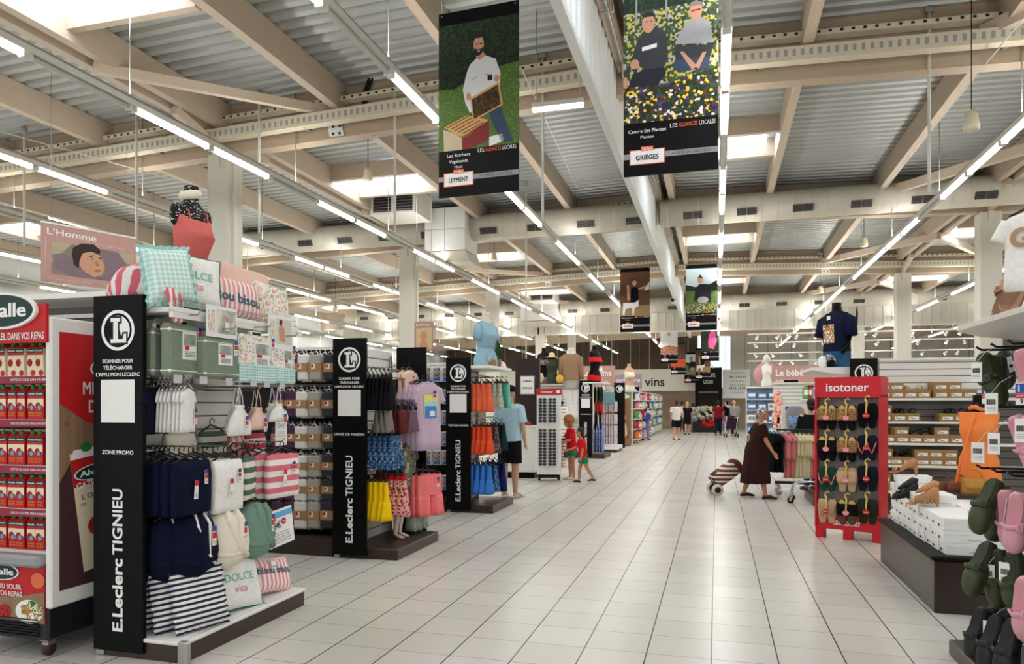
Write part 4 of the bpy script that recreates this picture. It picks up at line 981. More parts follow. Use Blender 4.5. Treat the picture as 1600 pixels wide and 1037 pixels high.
# fourth tier: bathrobes hung folded in half
def robe(label, w, h, d, m, trim, loc, rz=pi / 2):
    t = thing('bathrobe', label, 'bathrobe', loc, rz, 'folded bathrobes'); b = MB(); L = []
    for f, a, q in ((0, .3, .5), (.05, .62, .75), (.15, .86, .95), (.35, 1, 1.1), (.6, 1.04, 1.2), (.8, .96, 1.15), (.93, .7, .9), (1, .35, .4)): L.append(ring(w / 2 * a, d / 2 * q, -h * f, 26, 2.3, wave=.008, k=22 / w * .5, cy=-.02 * sin(3 * f)))
    b.loft(L, m); b.build('cloth', t)
    q = MB()
    for s in (-1, 1): q.tube([(s * w * .12, -d * .33, -.01), (s * w * .17, -d * .52, -h * .18), (s * w * .1, -d * .6, -h * .4), (s * w * .02 + w * .05, -d * .63, -h * .62), (w * .3, -d * .55, -h * .8)], .011 if trim is not m else .026, trim, 8)
    q.build('collar', t); q = MB(); q.tube([(-w * .5, -d * .3, -h * .66), (-w * .2, -d * .6, -h * .72), (w * .25, -d * .6, -h * .7), (w * .52, -d * .2, -h * .62)], .022, m, 8); q.build('belt', t); hanger(t, w * .6); price_tag(t, w * .22, -d * .62, -h * .22, .13, .042); return t
WT = cloth('white_piping', (232, 230, 224))
robe('navy bathrobe with thin white piping, right one of the navy robes', gy(339) - gy(283), gz(310, 800) - gz(310, 906), .2, NAVY, WT, (XF - .06, gy(310), gz(310, 800)))
robe('navy bathrobe in the middle of the navy robes', .3, .42, .18, NAVY, WT, (-3.43, 3.92, gz(266, 806, -3.43)))
robe('navy bathrobe beside the black panel', .3, .42, .18, NAVY, WT, (-3.56, 3.92, gz(240, 808, -3.56)))
robe('cream terry bathrobe folded beside the navy robes', gy(386) - gy(330), gz(355, 794) - gz(355, 888), .2, CREAMT, CREAMT, (XF - .05, gy(357), gz(355, 796)))
robe('grey green terry bathrobe at the end of the row', gy(421) - gy(378), gz(400, 785) - gz(400, 872), .19, GREENT, GREENT, (XF - .03, gy(400), gz(400, 785)))
for px, py in ((310, 800), (357, 796), (400, 785)): hook(gy(px) - G1.y, gz(px, py) + .09, .18)
t = thing('price_poster', 'tilted white offer card with a blue band standing out from the gondola end', 'price sign', (-3.22, gy(436, -3.22), gz(436, 795, -3.22)), R(78), 'paper price signs'); m = MB(); k = MB(Matrix.Rotation(R(-8), 4, 'Y'))
k.box((0, 0, -.14), (.25, .003, .28), PAPER); k.build('card', t); k = MB(Matrix.Rotation(R(-8), 4, 'Y')); k.box((.02, -.003, -.04), (.2, .002, .045), mat('sky_blue_ink', (96, 176, 222), .6)); k.disc((.03, -.004, -.1), X_, Z_, .025, .025, SIGNRED); k.text('6€', (-.04, -.004, -.14), X_, Z_, .05, INKB, bold=.02); k.box((-.08, -.004, -.055), (.06, .002, .05), SIGNRED); k.box((-.09, -.005, -.03), (.04, .002, .02), BLUEINK)
for j in range(5): k.box((.0, -.004, -.18 - .018 * j), (.17, .001, .004), GREYINK)
k.text('-30%', (.03, -.0055, -.108), X_, Z_, .016, INKW); k.build('lettering', t)
# base shelf cushions
zb0 = .134
for i, (yy, X, rz) in enumerate(((3.97, -3.2, 72), (3.95, -3.34, 70), (3.94, -3.48, 68))):
    c = cushion('cushion', 'navy and white striped cushion on the base shelf, %s' % ('rightmost and in full view', 'middle one of three', 'beside the black panel')[i], .36, .38, .13, NAVYST, None, NAVYST, .022, group='navy striped cushions'); c.location = (X, yy, zb0 + .02); c.rotation_euler = (R(-14), 0, R(rz))
c = cushion('cushion', 'white dolce vita cushion with teal edge and pompoms on the base shelf', .44, .4, .13, WHITEC, None, TEALT, words=(('DOLCE', .2, .055, MINTINK, .01), ('vita', .12, .055, PINKINK, 0)), tassel=TEALT); c.location = (-3.25, gy(370, -3.25) + .02, zb0 + .005); c.rotation_euler = (R(-18), R(3), R(76))
c = cushion('cushion', 'pink striped bisou bisou cushion leaning on the base shelf', .42, .28, .13, PINKSTX, words=(('bisou bisou', .14, .055, TEALINK, .02),), patch=None); c.location = (-3.28, gy(424, -3.28) + .02, zb0 + .01); c.rotation_euler = (R(-22), R(8), R(80)); price_tag(c, -.02, -.08, .25, .08, .05, BLUSH)
# ================================================================ GONDOLAS DOWN THE LEFT SIDE
def gondola(name, label, x0, x1, y, wall, zt, zslat=None, depth=0.45, plinth=DARKB):
    """long run facing the entrance (-Y): plinth, back panel, top rail"""
    t = thing(name, label, 'shelving', ((x0 + x1) / 2, y, 0)); w = x1 - x0
    m = MB(); m.box((0, -depth / 2, 0.09), (w, depth, 0.18), plinth); m.build('plinth', t)
    m = MB(); m.box((0, 0.03, zt / 2), (w, 0.05, zt - 0.004), wall); m.build('back_panel', t)
    if zslat: m = MB(); m.box((0, -0.0, (zslat + zt) / 2), (w, 0.03, zt - zslat), SLAT); m.build('upper_panel', t)
    m = MB(); m.box((0, 0, zt + 0.01), (w, 0.1, 0.03), WHITE); m.build('top_rail', t)
    return t
def head(label, y0, y1, h=0.11, top=True, wall=SLAT, xb=-3.72, zt=2.2):
    t = thing('end_gondola', label, 'shelving', (-3.45, (y0 + y1) / 2, 0)); L = y1 - y0
    m = MB(); m.box((0, 0, h / 2), (0.66, L, h), DARKB, b=0.008); m.build('plinth', t)
    m = MB(); m.box((xb + 3.45, 0, h + (zt - h) / 2), (0.04, L - 0.06, zt - h), wall); m.build('back_panel', t)
    for y in (-L / 2 + 0.1, L / 2 - 0.1): m = MB(); m.box((xb + 3.45 + 0.04, y, zt / 2), (0.03, 0.03, zt - 0.1), STEEL); m.build('upright', t)
    return t
def bar(t, y0, y1, z, x1, lab='rail'):
    """rail along the head with two arms back to the panel (world coordinates)"""
    o = t.location; m = MB(); m.tube([(x1 - o.x, y0 - o.y, z), (x1 - o.x, y1 - o.y, z)], 0.012, STEEL, 6)
    for y in (y0, y1): m.tube([(x1 - o.x, y - o.y, z), (-3.72 - o.x, y - o.y, z)], 0.01, STEEL, 6)
    m.build(lab, t)
# ---- second gondola: packs of pillow cases on black slatwall
PLUMC = cloth('plum_cotton', (84, 56, 84)); GREYC = cloth('light_grey_cotton', (176, 172, 166)); CHARC = cloth('charcoal_cotton', (62, 62, 70)); INKC = cloth('black_cotton', (24, 24, 28))
YP = 6.92
t = gondola('gondola', 'black gondola wall of pillow case packs facing the entrance', -9.4, -3.86, 7.2, mat('black_slatwall', (22, 21, 22), 0.6), 2.2)
for z in (2.13, 1.8, 1.47, 1.14, 0.86, 0.6): m = MB(); m.box((2.0, -0.02, z - 0.0), (1.5, 0.02, 0.03), STEEL); m.build('rail', t)
rowsP = [(549, 596), (607, 653), (662, 702), (707, 746), (744, 783), (778, 828)]
colsP = [(437, 'plum', PLUMC), (458, 'plum', PLUMC), (472, 'white', WHITEC), (493, 'light grey', GREYC), (516, 'charcoal', CHARC), (537, 'black', INKC)]
fp_ = {}
for n_, (cn, cm) in enumerate((('plum', PLUMC), ('white', WHITEC), ('light grey', GREYC), ('charcoal', CHARC), ('black', INKC))):
    fp_[cn] = First(card_pack('pillow_case_pack', cn, 'pillow case', 0.155, 0.27, 0.05, cm, KRAFT, None))
RW = ['top', 'second', 'third', 'fourth', 'fifth', 'lowest']
for i, (ya, yb) in enumerate(rowsP):
    for j, (px, cn, cm) in enumerate(colsP):
        a = at_y(px - i * 0.6, ya, YP)
        for k in range(3):
            lab = '%s pillow case pack, %s row, %s' % (cn, RW[i], ('in front', 'just behind the front pack', 'third from the front')[k])
            if cn == 'plum': lab += ', far left column' if j == 0 else ', beside white packs'
            o = fp_[cn].put((a.x + 0.012 * k + rnd.uniform(-.006, .006), YP + 0.075 * k, a.z - 0.015 * (k == 1)), rnd.uniform(-.08, .08), lab, '%s pillow case packs' % cn, (1, 1, (at_y(px, ya, YP).z - at_y(px, yb, YP).z) / 0.31))
end_panel('black end panel lettered linge de maison, second from the camera', (-3.635, 6.72, 0), 'LINGE DE MAISON', h=2.27)
t = end_panel('short black end panel without lettering behind the lilac shirt', (-3.52, 8.02, 0), full=False, logo_on=False, h=2.27)
g2 = head('second gondola head with hanging clothes on a dark brown platform', 6.76, 7.88)
def hz(px, py, X=XF): return at_x(px, py, X).z
def series(first, n, px, py, dx, lab, grp, X=XF, rz=pi / 2, dy=0.0, ymin=0):
    y = max(gy(px, X), ymin)
    for i in range(n): first.put((X - dx * i, y + dy * i, hz(px, py, X)), rz + rnd.uniform(-.05, .05), lab.replace(' of the third head', ', textile homme').replace(' of the second head', '') + (', %s from the aisle' % ORD[i] if n > 1 else ''), grp)
LILAC = cloth('lilac_jersey', (203, 178, 200)); BLK = cloth('black_jersey', (20, 20, 24)); YEL = cloth('yellow_cotton', (250, 206, 20), var=.05); CORPK = cloth('coral_pink_cotton', (243, 126, 128)); MAROON = cloth('maroon_cotton', (104, 46, 44)); TAUPE = cloth('taupe_cotton', (140, 128, 122)); KHAKI = motif('camouflage', [(92, 96, 76), (128, 130, 106), (60, 64, 52), (170, 168, 150)], 14)
POLKA = motif('dotted_rose_cotton', [(232, 158, 150), (232, 158, 150), (232, 158, 150), (96, 40, 44), (236, 170, 160)], 60, kind='cell'); BLUEF = motif('blue_flower_print', [(16, 44, 92), (30, 84, 140), (10, 28, 64), (120, 170, 200), (22, 60, 120)], 26); GREENGR = cloth('grey_green_linen', (170, 184, 172)); REDW = cloth('red_waistband', (200, 30, 40))
series(First(shorts('hanging_shorts', '', 'shorts', .26, .34, .05, BLK, legs=False, flare=1.05)), 9, 610, 590, .048, 'black shorts on the top rail of the second head', 'black shorts', rz=pi / 2 + .5, ymin=6.9)
series(First(shirt('hanging_blouse', '', 'top', .3, .4, .06, BLUSH, sleeve=.2)), 2, 640, 578, .07, 'blush top on a black hanger below the plain black panel', 'blush tops', X=-3.4)
ts = shirt('t_shirt', 'lilac t-shirt with a yellow and blue picture hanging at the far end of the second head', 't-shirt', .37, .78, .1, LILAC, 'lilac t-shirts', sleeve=.42, neck=.42, collar=cloth('lilac_rib', (190, 164, 188)))
q = MB(); q.box((0, -.062, -.27), (.19, .003, .26), mat('picture_yellow', (236, 226, 120), .6)); q.box((0, -.064, -.33), (.17, .002, .15), mat('picture_blue', (70, 130, 210), .6)); q.box((0, -.065, -.25), (.17, .002, .05), mat('picture_sky', (160, 214, 224), .6)); q.box((.02, -.066, -.36), (.07, .002, .06), PAPER); q.build('print', ts); price_tag(ts, .05, -.07, -.1, .12, .045)
series(First(ts), 4, 668, 597, .06, 'lilac t-shirt with yellow and blue print, second head', 'lilac t-shirts', X=-3.2, rz=R(62))
mr = First(shorts('hanging_shorts', '', 'shorts', .17, .26, .045, MAROON, legs=False, flare=1.0)); tp = First(shorts('hanging_shorts', '', 'shorts', .17, .26, .045, TAUPE, legs=False, flare=1.0))
series(tp, 3, 606, 637, .05, 'taupe folded trousers on the second rail', 'taupe trousers', X=-3.32, ymin=6.86); series(mr, 5, 628, 640, .05, 'maroon folded trousers on the second rail', 'maroon trousers'); 
series(First(shorts('hanging_shorts', '', 'shorts', .2, .24, .05, cloth('mauve_cotton', (126, 92, 110)), legs=False, flare=1.0)), 3, 646, 640, .06, 'mauve folded trousers right of the maroon ones', 'mauve trousers')
bf = shorts('swim_shorts', '', 'shorts', .26, .34, .07, BLUEF, tg=True); series(First(bf), 6, 617, 681, .06, 'blue flowered shorts on the third rail', 'blue flowered shorts', ymin=6.92)
series(First(shirt('hanging_blouse', '', 'shirt', .34, .5, .08, KHAKI, sleeve=.35)), 3, 638, 695, .1, 'camouflage shirt between blue shorts and lilac shirts', 'camouflage shirts', X=-3.38)
series(First(shorts('hanging_shorts', '', 'shorts', .2, .4, .07, YEL, flare=1.2)), 5, 601, 752, .06, 'bright yellow shorts on the lowest rail', 'yellow shorts', X=-3.36, rz=pi / 2 + .6, ymin=6.88)
series(First(shorts('hanging_shorts', '', 'shorts', .28, .42, .09, POLKA, flare=1.25, waist=REDW)), 5, 628, 743, .07, 'dotted rose shorts with red waistband on the lowest rail', 'dotted rose shorts', rz=pi / 2 + .55)
series(First(shorts('hanging_trousers', '', 'trousers', .36, .47, .12, CORPK, flare=1.1, tg=True)), 5, 670, 741, .07, 'coral pink trousers at the far end of the lowest rail', 'coral pink trousers', X=-3.2, rz=R(66))
for z, xe, a, b in ((hz(610, 586), -3.3, 6.8, 7.85), (hz(625, 636), -3.32, 6.8, 7.6), (hz(617, 676), -3.3, 6.8, 7.85), (hz(628, 737), -3.32, 6.8, 7.85)): bar(g2, a, b, z + .085, xe - .18)
# legs of the child mannequin and a grey green cloth under the clothes
t = thing('child_mannequin_legs', 'pale mannequin legs showing under the dotted rose shorts', 'mannequin', (-3.4, gy(622, -3.4), .11)); MQ = mat('pale_mannequin', (206, 188, 172), .45)
for s in (-1, 1): m = MB(); m.tube([(0, s * .055, .42), (.01, s * .055, .24), (-.01, s * .055, .05), (.05, s * .06, .02), (.1, s * .06, .012)], [.05, .036, .022, .022, .012], MQ, 10); m.build('leg', t)
o = shorts('linen_trousers', 'grey green linen trousers reaching the platform of the second head', 'trousers', .3, .56, .1, GREENGR); put(o, 640, 662, .7, -3.36)
# ---- third gondola: underwear packs
PK = motif('underwear_pack_photo', [(60, 70, 92), (196, 150, 124), (120, 130, 150), (36, 40, 56), (214, 206, 198), (90, 110, 140)], 18)
t = gondola('gondola', 'gondola wall of underwear packs behind the lilac t-shirts', -9.2, -3.86, 10.45, mat('black_slatwall', (0, 0, 0)), 2.2, 1.98)
u0 = None
for i, y in enumerate((572, 607, 640, 673, 702, 741)):
    for j, px in enumerate((653, 668, 683, 698)):
        a = at_y(px, y, 10.2)
        if u0 is None:
            t = thing('underwear_pack', '', 'underwear pack'); m = MB(); m.box((0, 0, -.12), (.125, .03, .22), PAPER, b=.006); m.build('box', t); m = MB(); m.box((0, -.017, -.1), (.11, .002, .15), PK); m.box((0, -.017, -.2), (.11, .002, .04), BLUEINK); m.build('printed_front', t); m = MB(); m.tube([(0, .02, .03), (0, -.01, .0)], .006, WHITE, 6); m.build('hanger', t); u0 = First(t)
        for k in range(2): u0.put((a.x, 10.2 + .06 * k, a.z), rnd.uniform(-.05, .05), 'white boxed underwear pack, %s row, %s column%s' % (RW[i], ORD[j], '' if k == 0 else ', behind the front one'), 'underwear packs')
end_panel('black end panel lettered textile homme, third from the camera', (-3.64, 9.99, 0), 'TEXTILE HOMME', h=2.265)
g3 = head('third gondola head with men shorts on a dark brown platform', 10.02, 11.1)
m = MB(); m.box((0.02, 0, 2.13), (.56, 1.14, .045), WHITE, b=.006); m.build('top_shelf', g3)
OR = cloth('orange_coral_cotton', (232, 108, 72)); ORR = cloth('orange_red_cotton', (226, 84, 50)); LEAF = motif('green_leaf_print', [(226, 228, 216), (120, 150, 120), (226, 228, 216), (170, 190, 160)], 28); AQ = cloth('aqua_cotton', (122, 206, 190)); TEAL2 = cloth('emerald_cotton', (46, 132, 110)); ROY = cloth('royal_blue_cotton', (62, 124, 206)); NVB = cloth('deep_blue_cotton', (24, 34, 96)); TROP = motif('dark_tropical_print', [(18, 40, 48), (40, 110, 100), (200, 90, 90), (14, 28, 36), (30, 80, 84)], 20)
def shset(rows_):
    for (mm, nm, px, py, n, w, h, dx) in rows_:
        o = shorts('swim_shorts', '', 'shorts', w, h, .09, mm, flare=1.15, tg=rnd.random() < .4)
        series(First(o), n, px, py, dx, nm, nm.split(' on ')[0], rz=pi / 2 + .55, ymin=10.2)
shset(((OR, 'coral orange swim shorts on the top rail of the third head', 760, 599, 5, .3, .42, .08), (LEAF, 'green leaf print swim shorts on the top rail of the third head', 778, 599, 3, .28, .4, .08), (TEAL2, 'emerald swim shorts on the top rail of the third head', 784, 599, 2, .2, .38, .08), (AQ, 'aqua swim shorts on the top rail of the third head', 791, 599, 3, .17, .4, .08),
       (ORR, 'orange red swim shorts on the middle rail of the third head', 757, 667, 4, .3, .4, .08), (TROP, 'dark tropical swim shorts on the middle rail of the third head', 772, 666, 3, .24, .4, .08), (cloth('bottle_green_cotton', (20, 52, 48)), 'bottle green swim shorts on the middle rail of the third head', 784, 664, 3, .24, .4, .08),
       (ROY, 'royal blue swim shorts on the lowest rail of the third head', 758, 727, 4, .32, .42, .09), (BLUEF, 'blue flowered swim shorts on the lowest rail of the third head', 771, 726, 3, .24, .4, .08), (NVB, 'deep blue swim shorts on the lowest rail of the third head', 783, 722, 3, .36, .44, .09)))
for z in (hz(760, 595), hz(757, 662), hz(758, 722)): bar(g3, 10.1, 11.05, z + .085, -3.42)
# denim jumpsuit form, plant and basket on the third head
DEN = cloth('pale_denim', (150, 186, 204)); zs3 = 2.155
b = bust('headless torso form in a pale denim playsuit standing over the textile homme panel', (-3.42, gy(759, -3.42), zs3), R(62), mat('ivory_mannequin', (222, 214, 198), .5), scale=1.08)
shell(FEM, .29, .655, .012, DEN, scoop=.02, wave=.006).build('blouse', b); shell(FEM, .0, .29, .02, DEN, wave=.012).build('shorts', b)
for s in (-1, 1): sleeve(b, 'sleeve', s, FEM, DEN, .052, .062, .2, out=.035)
q = MB(); q.loft([ring(.132, .1, z, 24, 2.3) for z in (.275, .305)], cloth('denim_belt', (128, 164, 184)), caps=False); q.build('belt', b)
for s in (-.06, .05): q = MB(); q.box((s, -.135, .12), (.07, .012, .09), DEN, b=.004); q.build('pocket', b)
t = thing('potted_grass', 'tall green ornamental grass in a wicker pot beside the denim playsuit', 'plant', (-3.3, gy(777, -3.3), zs3)); m = MB(); m.lathe([(.05, 0), (.065, .05), (.07, .12), (.06, .13)], mat('wicker', (150, 110, 70), .8, bump=.4), n=14); m.build('pot', t); m = MB(); GRS = mat('blade_green', (54, 92, 44), .7, 0, .3)
for i in range(60):
    a = rnd.random() * 6.28; r = rnd.random() * .05; d = rnd.random() * .06; h = rnd.uniform(.25, .46); p = Vector((cos(a) * r, sin(a) * r, .12)); u = Vector((-sin(a), cos(a), 0)) * .008
    m.add([p - u, p + u, p + Vector((cos(a) * d * .5, sin(a) * d * .5, h * .6)) + u * .7, p + Vector((cos(a) * d * .5, sin(a) * d * .5, h * .6)) - u * .7, p + Vector((cos(a) * d, sin(a) * d, h))], [(0, 1, 2, 3), (3, 2, 4)], GRS)
m.build('foliage', t)
m = MB(); m.lathe([(.09, 0), (.11, .04), (.115, .1), (.1, .11), (.09, .05)], mat('wicker', (0, 0, 0)), n=18, sy=.8); o = m.build('wicker_basket', loc=(-3.36, gy(764, -3.36), zs3)); tag(o, 'small wicker basket at the feet of the denim playsuit', 'basket')
# price line of hats: white and navy caps lying at the far end of the third head
def cap(label, loc, rz, m, m2=None):
    t = thing('baseball_cap', label, 'cap', loc, rz); q = MB(); q.lathe([(.09, 0), (.093, .03), (.08, .075), (.045, .105), (.01, .115)], m, n=18, sy=1.15, caps=False); q.build('crown', t); q = MB(); q.add([(x * .085, -.09 - .075 * (1 - x * x) * f, .008 - .02 * f) for f in (0, .5, 1) for x in (-1, -.5, 0, .5, 1)], [(r * 5 + i, r * 5 + i + 1, r * 5 + i + 6, r * 5 + i + 5) for r in (0, 1) for i in range(4)], m2 or m, True); o = q.build('visor', t); s = o.modifiers.new('thick', 'SOLIDIFY'); s.thickness = .006; return t
cap('white cap on the far end of the third head, above the aqua shorts', (-3.3, 10.98, 2.155), R(60), WHITEC, cloth('rose_visor', (220, 150, 140)))
# ---- fitting room counter and totem
CB = (at_z(793, 744, 0), at_z(834, 750, 0))
t = thing('counter', 'white fitting room counter with black base behind the sunglasses stand', 'counter', (-4.15, 15.3, 0)); m = MB(); m.box((0, 0, .6), (.8, .6, .96), WHITE, b=.01); m.build('body', t); m = MB(); m.box((0, 0, .06), (.82, .62, .12), BLACK); m.build('plinth', t); m = MB(); m.box((0, 0, 1.1), (.84, .64, .04), WHITE, b=.008); m.build('countertop', t)
o = MB(); o.lathe([(.04, 0), (.05, .06), (.03, .09)], RED, n=12); o = o.build('red_ornament', loc=(-3.9, 15.1, 1.12)); tag(o, 'small red ornament on the white counter', 'ornament')
a, c = at_y(805, 560, 15.4), at_y(843, 560, 15.4)
t = thing('totem_sign', 'dark brown fitting room totem with a framed white notice', 'sign', ((a.x + c.x) / 2, 15.45, 1.12)); w = c.x - a.x; m = MB(); m.box((0, 0, (a.z - 1.12) / 2), (w, .08, a.z - 1.12), mat('dark_espresso_board', (40, 27, 24), .4)); m.build('board', t)
m = MB(); m.box((0, -.045, .88), (w * .6, .012, .42), STEEL); m.box((0, -.053, .88), (w * .52, .006, .37), PAPER); m.text('CABINES', (0, -.058, .95), X_, Z_, .04, INKB, bold=.02, fit=w * .34); m.text("D'ESSAYAGE", (0, -.058, .8), X_, Z_, .04, INKB, bold=.02, fit=w * .4); m.build('notice', t)
# ---- sunglasses stand
SB = at_z(858, 750, 0); t = thing('sunglasses_stand', 'white square sunglasses stand with a red header, beside the two children', 'display stand', (SB.x, SB.y, 0), R(12))
m = MB(); m.box((0, 0, .97), (.5, .5, 1.66), WHITE, b=.01); m.build('column', t); m = MB(); m.box((0, 0, 1.84), (.52, .52, .13), RED); m.build('header', t)
m = MB(); m.text('bonaser', (-.04, -.262, 1.815), X_, Z_, .05, INKW, bold=.02, fit=.24); m.text('bonaser', (.262, 0, 1.815), Y_, Z_, .05, INKW, bold=.02, fit=.24); m.box((.19, -.2615, 1.84), (.07, .002, .06), PAPER); m.build('lettering', t)
m = MB()
for i in range(10):
    for j in range(4): m.disc((-.2 + .045 * i, -.2515, .18 + .04 * j), X_, Z_, .006, .006, INKB, 6)
m.build('perforated_pattern', t)
m = MB(); m.box((0, 0, .1), (.46, .46, .06), BLACKP, b=.02); m.build('base', t)
for x in (-.2, .2):
    for y in (-.2, .2): m = MB(); m.tube([(x, y, .03), (x + .001, y, .07)], .03, BLACKP, 8); m.build('foot', t)
FR = mat('sunglass_frame', (26, 22, 22), .25); LN = mat('smoked_lens', (14, 14, 20), .08)
def shades(mf, ml, nm):
    t = thing('sunglasses', '', 'sunglasses'); m = MB()
    for s in (-1, 1): m.disc((s * .034, 0, 0), X_, Z_, .031, .024, mf, 14, inner=.82); m.tube([(s * .064, 0, .008), (s * .066, .06, .006), (s * .064, .1, -.008)], .0035, mf, 5)
    m.tube([(-.008, -.002, .008), (0, -.005, .012), (.008, -.002, .008)], .003, mf, 5); m.build('frame', t); m = MB()
    for s in (-1, 1): m.disc((s * .034, -.002, 0), X_, Z_, .027, .021, ml, 14)
    m.build('lens', t); return First(t)
kinds_ = [(shades(FR, LN, 'black'), 'black'), (shades(mat('tortoise_frame', (92, 56, 34), .25), mat('brown_lens', (52, 36, 28), .08), 'tortoise'), 'tortoiseshell'), (shades(mat('blue_frame', (40, 60, 130), .25), LN, 'blue'), 'blue framed')]
c12, s12 = cos(R(12)), sin(R(12))
for col in range(2):
    for r in range(22):
        if r in (8, 9): continue
        (f, nm) = kinds_[0 if rnd.random() < .65 else rnd.choice((1, 2))]; lx, ly, z = -.13 + .2 * col, -.335, 1.68 - .063 * r
        f.put((SB.x + lx * c12 - ly * s12, SB.y + lx * s12 + ly * c12, z), R(12), '%s sunglasses in the %s column of the stand front, %s from the top' % (nm, ('left', 'right')[col], ORD[r] if r < 20 else ('second lowest' if r == 20 else 'lowest')), '%s sunglasses on the white stand' % nm, 1.22)
for r in range(20):
    if r in (7, 8): continue
    (f, nm) = kinds_[0]; lx, ly, z = .335, -.08, 1.68 - .07 * r
    f.put((SB.x + lx * c12 - ly * s12, SB.y + lx * s12 + ly * c12, z), R(102), 'black sunglasses on the aisle side of the stand, %s from the top' % ORD[r], 'black sunglasses on the white stand', 1.22)
# ================================================================ RIGHT SIDE: SHOES
# ---- shoe box wall
YW = 11.6
wa, wb = at_y(1374, 600, YW + .35).x, at_y(1560, 600, YW + .35).x + 1.2
t = gondola('gondola', 'gondola of brown shoe boxes facing the entrance', wa, wb, YW + .36, DSLAT, 2.24, 1.75, .4); gx = (wa + wb) / 2
SZ = [at_y(1450, y, YW).z for y in (621.5, 658, 692, 727, 768)]
for z in SZ: m = MB(); m.box((0, -.18, z - .02), (wb - wa - .04, .36, .035), WHITE, b=.006); m.build('shelf', t)
BOXC = mat('brown_shoe_box', (158, 122, 74), .7, 0, .08, 9); BOXL = mat('olive_lid', (150, 128, 66), .7)
def shoebox(lid):
    t = thing('shoe_box', '', 'shoe box'); m = MB(); m.box((0, .13, .055), (.185, .26, .11), BOXC, b=.002); m.build('body', t); m = MB(); m.box((0, .13, .1), (.192, .267, .03), lid, b=.002); m.build('lid', t)
    m = MB(); m.box((.01, -.001, .047), (.13, .002, .045), PAPER); m.box((.0, -.0025, .042), (.05, .001, .014), GREYINK); m.box((-.035, -.0025, .055), (.02, .001, .012), INKB); m.build('label', t); return First(t)
sb1, sb2 = shoebox(BOXC), shoebox(BOXL)
c6 = lambda x: 1370 + x / 7.407
c7 = lambda x: 1370 + x / 5.46
ROWS = [([90, 232, 385, 540, 745, 915, 1075], [95, 225, 738, 898]), ([92, 262, 422, 812, 972, 1140], [92]), ([132, 295, 447, 602, 760, 928, 1090], [290, 757])]
ROWS = [([c6(x) for x in a], [c6(x) for x in b]) for a, b in ROWS] + [([c7(x) for x in (68, 162, 275, 390, 505, 628, 785)], [c7(x) for x in (75, 385, 502, 628)]), ([c7(x) for x in (65, 152, 265, 390, 510, 640)], [c7(60)])]
RN = ['top', 'second', 'third', 'fourth', 'lowest']
for i, (lo, up) in enumerate(ROWS):
    for k, L in enumerate((lo, up)):
        for j, px in enumerate(L):
            x = at_y(px, 640, YW).x; (sb2 if i == 1 else sb1).put((x, YW + rnd.uniform(0, .015), SZ[i] - .002 + .112 * k), rnd.uniform(-.02, .02), 'brown shoe box, %s wall shelf, %s %s from the left' % (RN[i], ORD[j], 'in the bottom layer' if k == 0 else 'on the upper layer'), 'brown shoe boxes on the wall shelves')
def sandal(label, m, sole, loc, rz, group=None):
    t = thing('sandal', label, 'sandal', loc, rz, group); q = MB(); O = [(.0, -.03), (.03, -.045), (.1, -.035), (.18, -.045), (.23, -.035), (.245, 0), (.23, .035), (.18, .042), (.1, .03), (.03, .04), (0, .03)]
    q.prism([(y, x, .0) for x, y in O], (0, 0, .025), sole); q.build('sole', t)
    for x, h in ((.07, .055), (.15, .06), (.185, .055)): q = MB(); q.tube([(-.045, x, .02), (-.03, x, h), (0, x, h + .012), (.03, x, h), (.045, x, .02)], .012, m, 8, flat=.5); q.build('strap', t)
    return t
BLKL = mat('black_leather', (22, 20, 20), .4); TANL = mat('tan_leather', (188, 128, 84), .45); SOLET = mat('cork_sole', (190, 158, 116), .8); GOLDL = mat('beige_leather', (206, 172, 128), .45)
for i, (x, row, mm, nm) in enumerate(((370, 0, GOLDL, 'beige'), (500, 0, GOLDL, 'beige'), (305, 1, BLKL, 'black'), (420, 1, BLKL, 'black'), (900, 1, BLKL, 'black'), (1010, 1, BLKL, 'black'), (450, 2, mat('grey_brown_leather', (92, 82, 72), .6), 'grey brown'), (565, 2, mat('grey_brown_leather', (0, 0, 0)), 'grey brown'))):
    x_ = at_y(c6(x), 640, YW).x; sandal('%s sandal, %s one of a pair lying on boxes, %s wall shelf%s' % (nm, 'left' if i % 2 == 0 else 'right', RN[row], ' near the dress' if i in (4, 5) else ''), mm, mm if mm is not GOLDL else SOLET, (x_, YW + .02, SZ[row] + .118), R(-12 if i % 2 else 12) )
for i, x in enumerate((170, 265)):
    x_ = at_y(c7(x), 640, YW).x; sandal('flat black sandal, %s one of the pair on the fourth wall shelf' % ('left', 'right')[i], BLKL, BLKL, (x_, YW + .02, SZ[3] + .118), R(8))
for i, x in enumerate((400, 480)):
    x_ = at_y(c7(x), 640, YW).x; sandal('strappy black sandal, %s one of the pair above the brown handbags' % ('left', 'right')[i], BLKL, BLKL, (x_, YW + .02, SZ[4] + .118), R(-20 + 40 * i))
end_panel('black end panel behind the red slipper stand, only its logo visible', (2.14, 11.96, 0), h=2.28)
